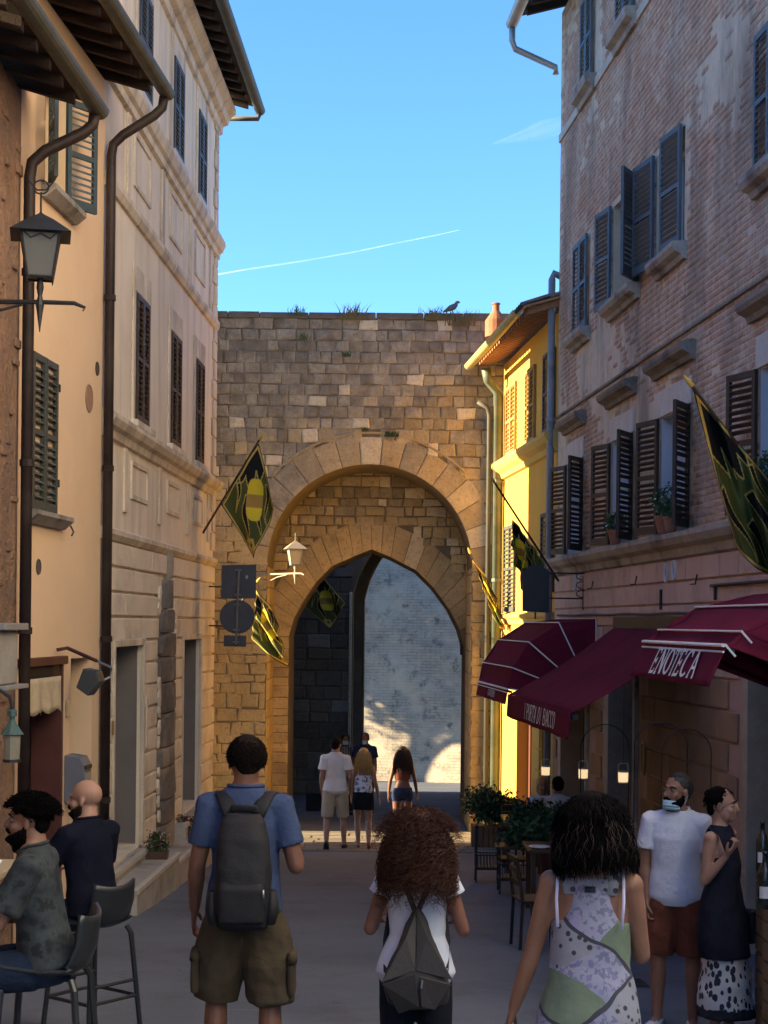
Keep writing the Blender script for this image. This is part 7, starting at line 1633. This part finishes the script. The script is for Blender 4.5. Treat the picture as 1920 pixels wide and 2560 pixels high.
p.top('t_shirt', cloth('navy cotton', (.02,.032,.085), .15), sleeve=.6); p.pants('jeans', cloth('grey jeans', (.05,.05,.055), .2), to=1, shin=.95); p.shoes(dark_sh); p.cap(hair_g, [((0,-.03,.045),(.081,.090,.082))], .008, .006)
p.sheet('face_mask', lambda a, c: p.h(.070*math.sin((a-.5)*2.5), .012+.104*math.cos((a-.5)*2.5), -.022-.085*c), 10, 6, mask_m, .003)
p = Person('person in a striped dark jacket with a pale blue mask beside the man in navy', P(863,1900,33.8).x, 33.8, R(186), 1.74, 'f', dict(ll=((-.05,.1,-1),(0,-.1,-1)), rl=((.05,-.1,-1),(0,-.2,-1))), SK, .012, 'walkers in the gate passage')
def stripe():
    m, N, L, B = nodes_of('dark stripes'); co = pos(N, L, obj_co=True); w = N.new('ShaderNodeTexWave'); w.inputs['Scale'].default_value = 9; w.inputs['Distortion'].default_value = 2; L.new(co, w.inputs[0])
    L.new(ramp(N, L, w.outputs['Fac'], [(.8, (.02,.02,.028)), (.88, (.30,.30,.33))]), B.inputs['Base Color']); return m
p.top('jacket', stripe(), sleeve=1.0, loose=.025); p.pants('trousers', cloth('charcoal trousers', (.025,.025,.028), .2), to=1, shin=.95); p.shoes(dark_sh); p.cap(hair_br, [((0,-.025,.045),(.092,.10,.09)), ((0,-.03,-.03),(.098,.06,.07))], .008, .012)
p.sheet('face_mask', lambda a, c: p.h(.070*math.sin((a-.5)*2.5), .012+.104*math.cos((a-.5)*2.5), -.022-.085*c), 10, 6, mask_m, .003)
b = MB(); c = P(785,2005,35.0); b.box(c.x-.17, c.x+.17, 34.9, 35.2, gz(35), gz(35)+.36); b.box(c.x-.18, c.x+.18, 34.89, 35.21, gz(35)+.361, gz(35)+.39); tag(obj('black_box', b, M('black plastic', (.012,.012,.013), .6, .1), bevel=.01), 'black box standing against the left side of the gate passage', 'box')
# ---------------------------------------------------------------- diners
chair('bistro chair under the left diner', 1.98, 22.9, R(205)); chair('bistro chair under the right diner', 2.22, 21.5, R(-25))
p = Person('fair diner facing the camera at the far table by the yellow house', P(1348,1990,22.85).x, 22.85, R(200), 1.68, 'f', dict(pelvis=.55, lean=10, ll=((-.1,1,-.05),(0,0,-1)), rl=((.1,1,-.05),(0,0,-1)), la=((-.2,.4,-.9),(.2,1,.1)), ra=((.2,.4,-.9),(-.2,1,.1)), head=(-10,0,0)), SKP, .012, 'diners at the far table')
p.top('blouse', white_t, sleeve=.7); p.pants('trousers', cloth('sand trousers', (.3,.25,.18), .1), to=1, shin=.9); p.shoes(dark_sh); p.cap(hair_y, [((0,-.025,.045),(.090,.10,.09)), ((0,-.05,-.04),(.09,.06,.09))], .008, .02)
p = Person('dark haired diner in pale grey with his back turned at the far table', P(1392,1990,21.6).x, 21.6, R(-12), 1.74, 'm', dict(pelvis=.55, lean=6, ll=((-.1,1,-.05),(0,0,-1)), rl=((.1,1,-.05),(0,0,-1)), la=((-.2,.4,-.9),(.2,1,.1)), ra=((.2,.4,-.9),(-.2,1,.1)), head=(25,0,0)), SK, .012, 'diners at the far table')
p.top('shirt', cloth('pale grey shirt', (.42,.43,.45), .1), sleeve=.7); p.pants('trousers', cloth('blue trousers', (.04,.05,.09), .1), to=1, shin=.9); p.shoes(dark_sh); p.cap(hair_b, [((0,-.022,.048),(.084,.098,.087)), ((0,-.06,.0),(.073,.048,.066))], .007, .012)
# ================================================================ beyond the gate: two trees that dapple the bastion, and vapour in the sky
bark = M('bark', (.10,.075,.05), .95, .3, 8, .6, 30)
def tree(label, x, Y, h, cr, seed, n):
    z = gz(Y); t = thing('tree', label, 'tree', (x, Y, z), 'trees outside the gate'); random.seed(seed); b = MB()
    top = Vector((x+.2, Y, z+h)); b.tube([(x, Y, z-.2), (x+.05, Y, z+h*.35), (x+.15, Y+.1, z+h*.7), top], [.2,.16,.11,.04], 10); obj('trunk', b, bark, t, smooth=True)
    parts = []
    for i in range(9):
        a = i*2.4+random.uniform(-.3, .3); e = Vector((x+cr*.7*math.cos(a), Y+cr*.7*math.sin(a), z+h*random.uniform(.62, 1.05))); b = MB(); b.tube([(x+.08, Y, z+h*random.uniform(.38, .6)), Vector((x, Y, z+h*.6)).lerp(e, .6), e], [.06,.04,.015], 6); obj('limb', b, bark, t)
        parts.append(leaves(e, (cr*.55, cr*.55, cr*.42), n//9, .19, seed*10+i, .1))
    foliage('crown', t, parts, [leafm[0], leafm[1], leafm[2]])
tree('leafy tree left outside the gate, nearer one', -9.5, 48.3, 8.6, 2.7, 5, 15000)
tree('leafy tree left outside the gate, farther one', -14.0, 48.0, 10.6, 3.0, 6, 15000)
def vapour(name, label, pts, rad, dens):
    m, N, L, B = nodes_of(name+' vapour'); co = pos(N, L); t = N.new('ShaderNodeBsdfTransparent'); d = N.new('ShaderNodeBsdfDiffuse'); d.inputs[0].default_value = (.9,.9,.9,1); tl = N.new('ShaderNodeBsdfTranslucent'); ad = N.new('ShaderNodeAddShader'); mx = N.new('ShaderNodeMixShader')
    lw = N.new('ShaderNodeLayerWeight'); lw.inputs[0].default_value = .5
    f = mathn(N, L, 'MULTIPLY', mathn(N, L, 'POWER', mathn(N, L, 'SUBTRACT', 1., lw.outputs['Facing']), 1.6), mathn(N, L, 'MULTIPLY', ramp(N, L, noise(N, L, co, .012, 6, .6), [(.3, .35), (.7, 1.)]), dens))
    L.new(d.outputs[0], ad.inputs[0]); L.new(tl.outputs[0], ad.inputs[1]); L.new(f, mx.inputs[0]); L.new(t.outputs[0], mx.inputs[1]); L.new(ad.outputs[0], mx.inputs[2]); L.new(mx.outputs[0], N['Material Output'].inputs[0])
    b = MB(); b.tube(pts, rad, 16); o = obj(name, b, m, smooth=True, kind='stuff'); o['label'] = label; o['category'] = 'cloud'; return o
k = 6000
q = [P(u, v, k) for u, v in ((540,687),(640,670),(760,652),(880,631),(1000,606),(1080,590),(1148,575))]
vapour('contrail', 'thin white contrail climbing to the right across the sky', q, [3,3,2.6,2.6,2.4,2,1], .2)
q = [P(u, v, k) for u, v in ((1230,360),(1290,345),(1350,326),(1410,312),(1480,300))]
vapour('cloud_wisp', 'faint white cloud wisp beside the brick palazzo', q, [(6,3),(45,16),(85,30),(85,28),(60,20)], .04)
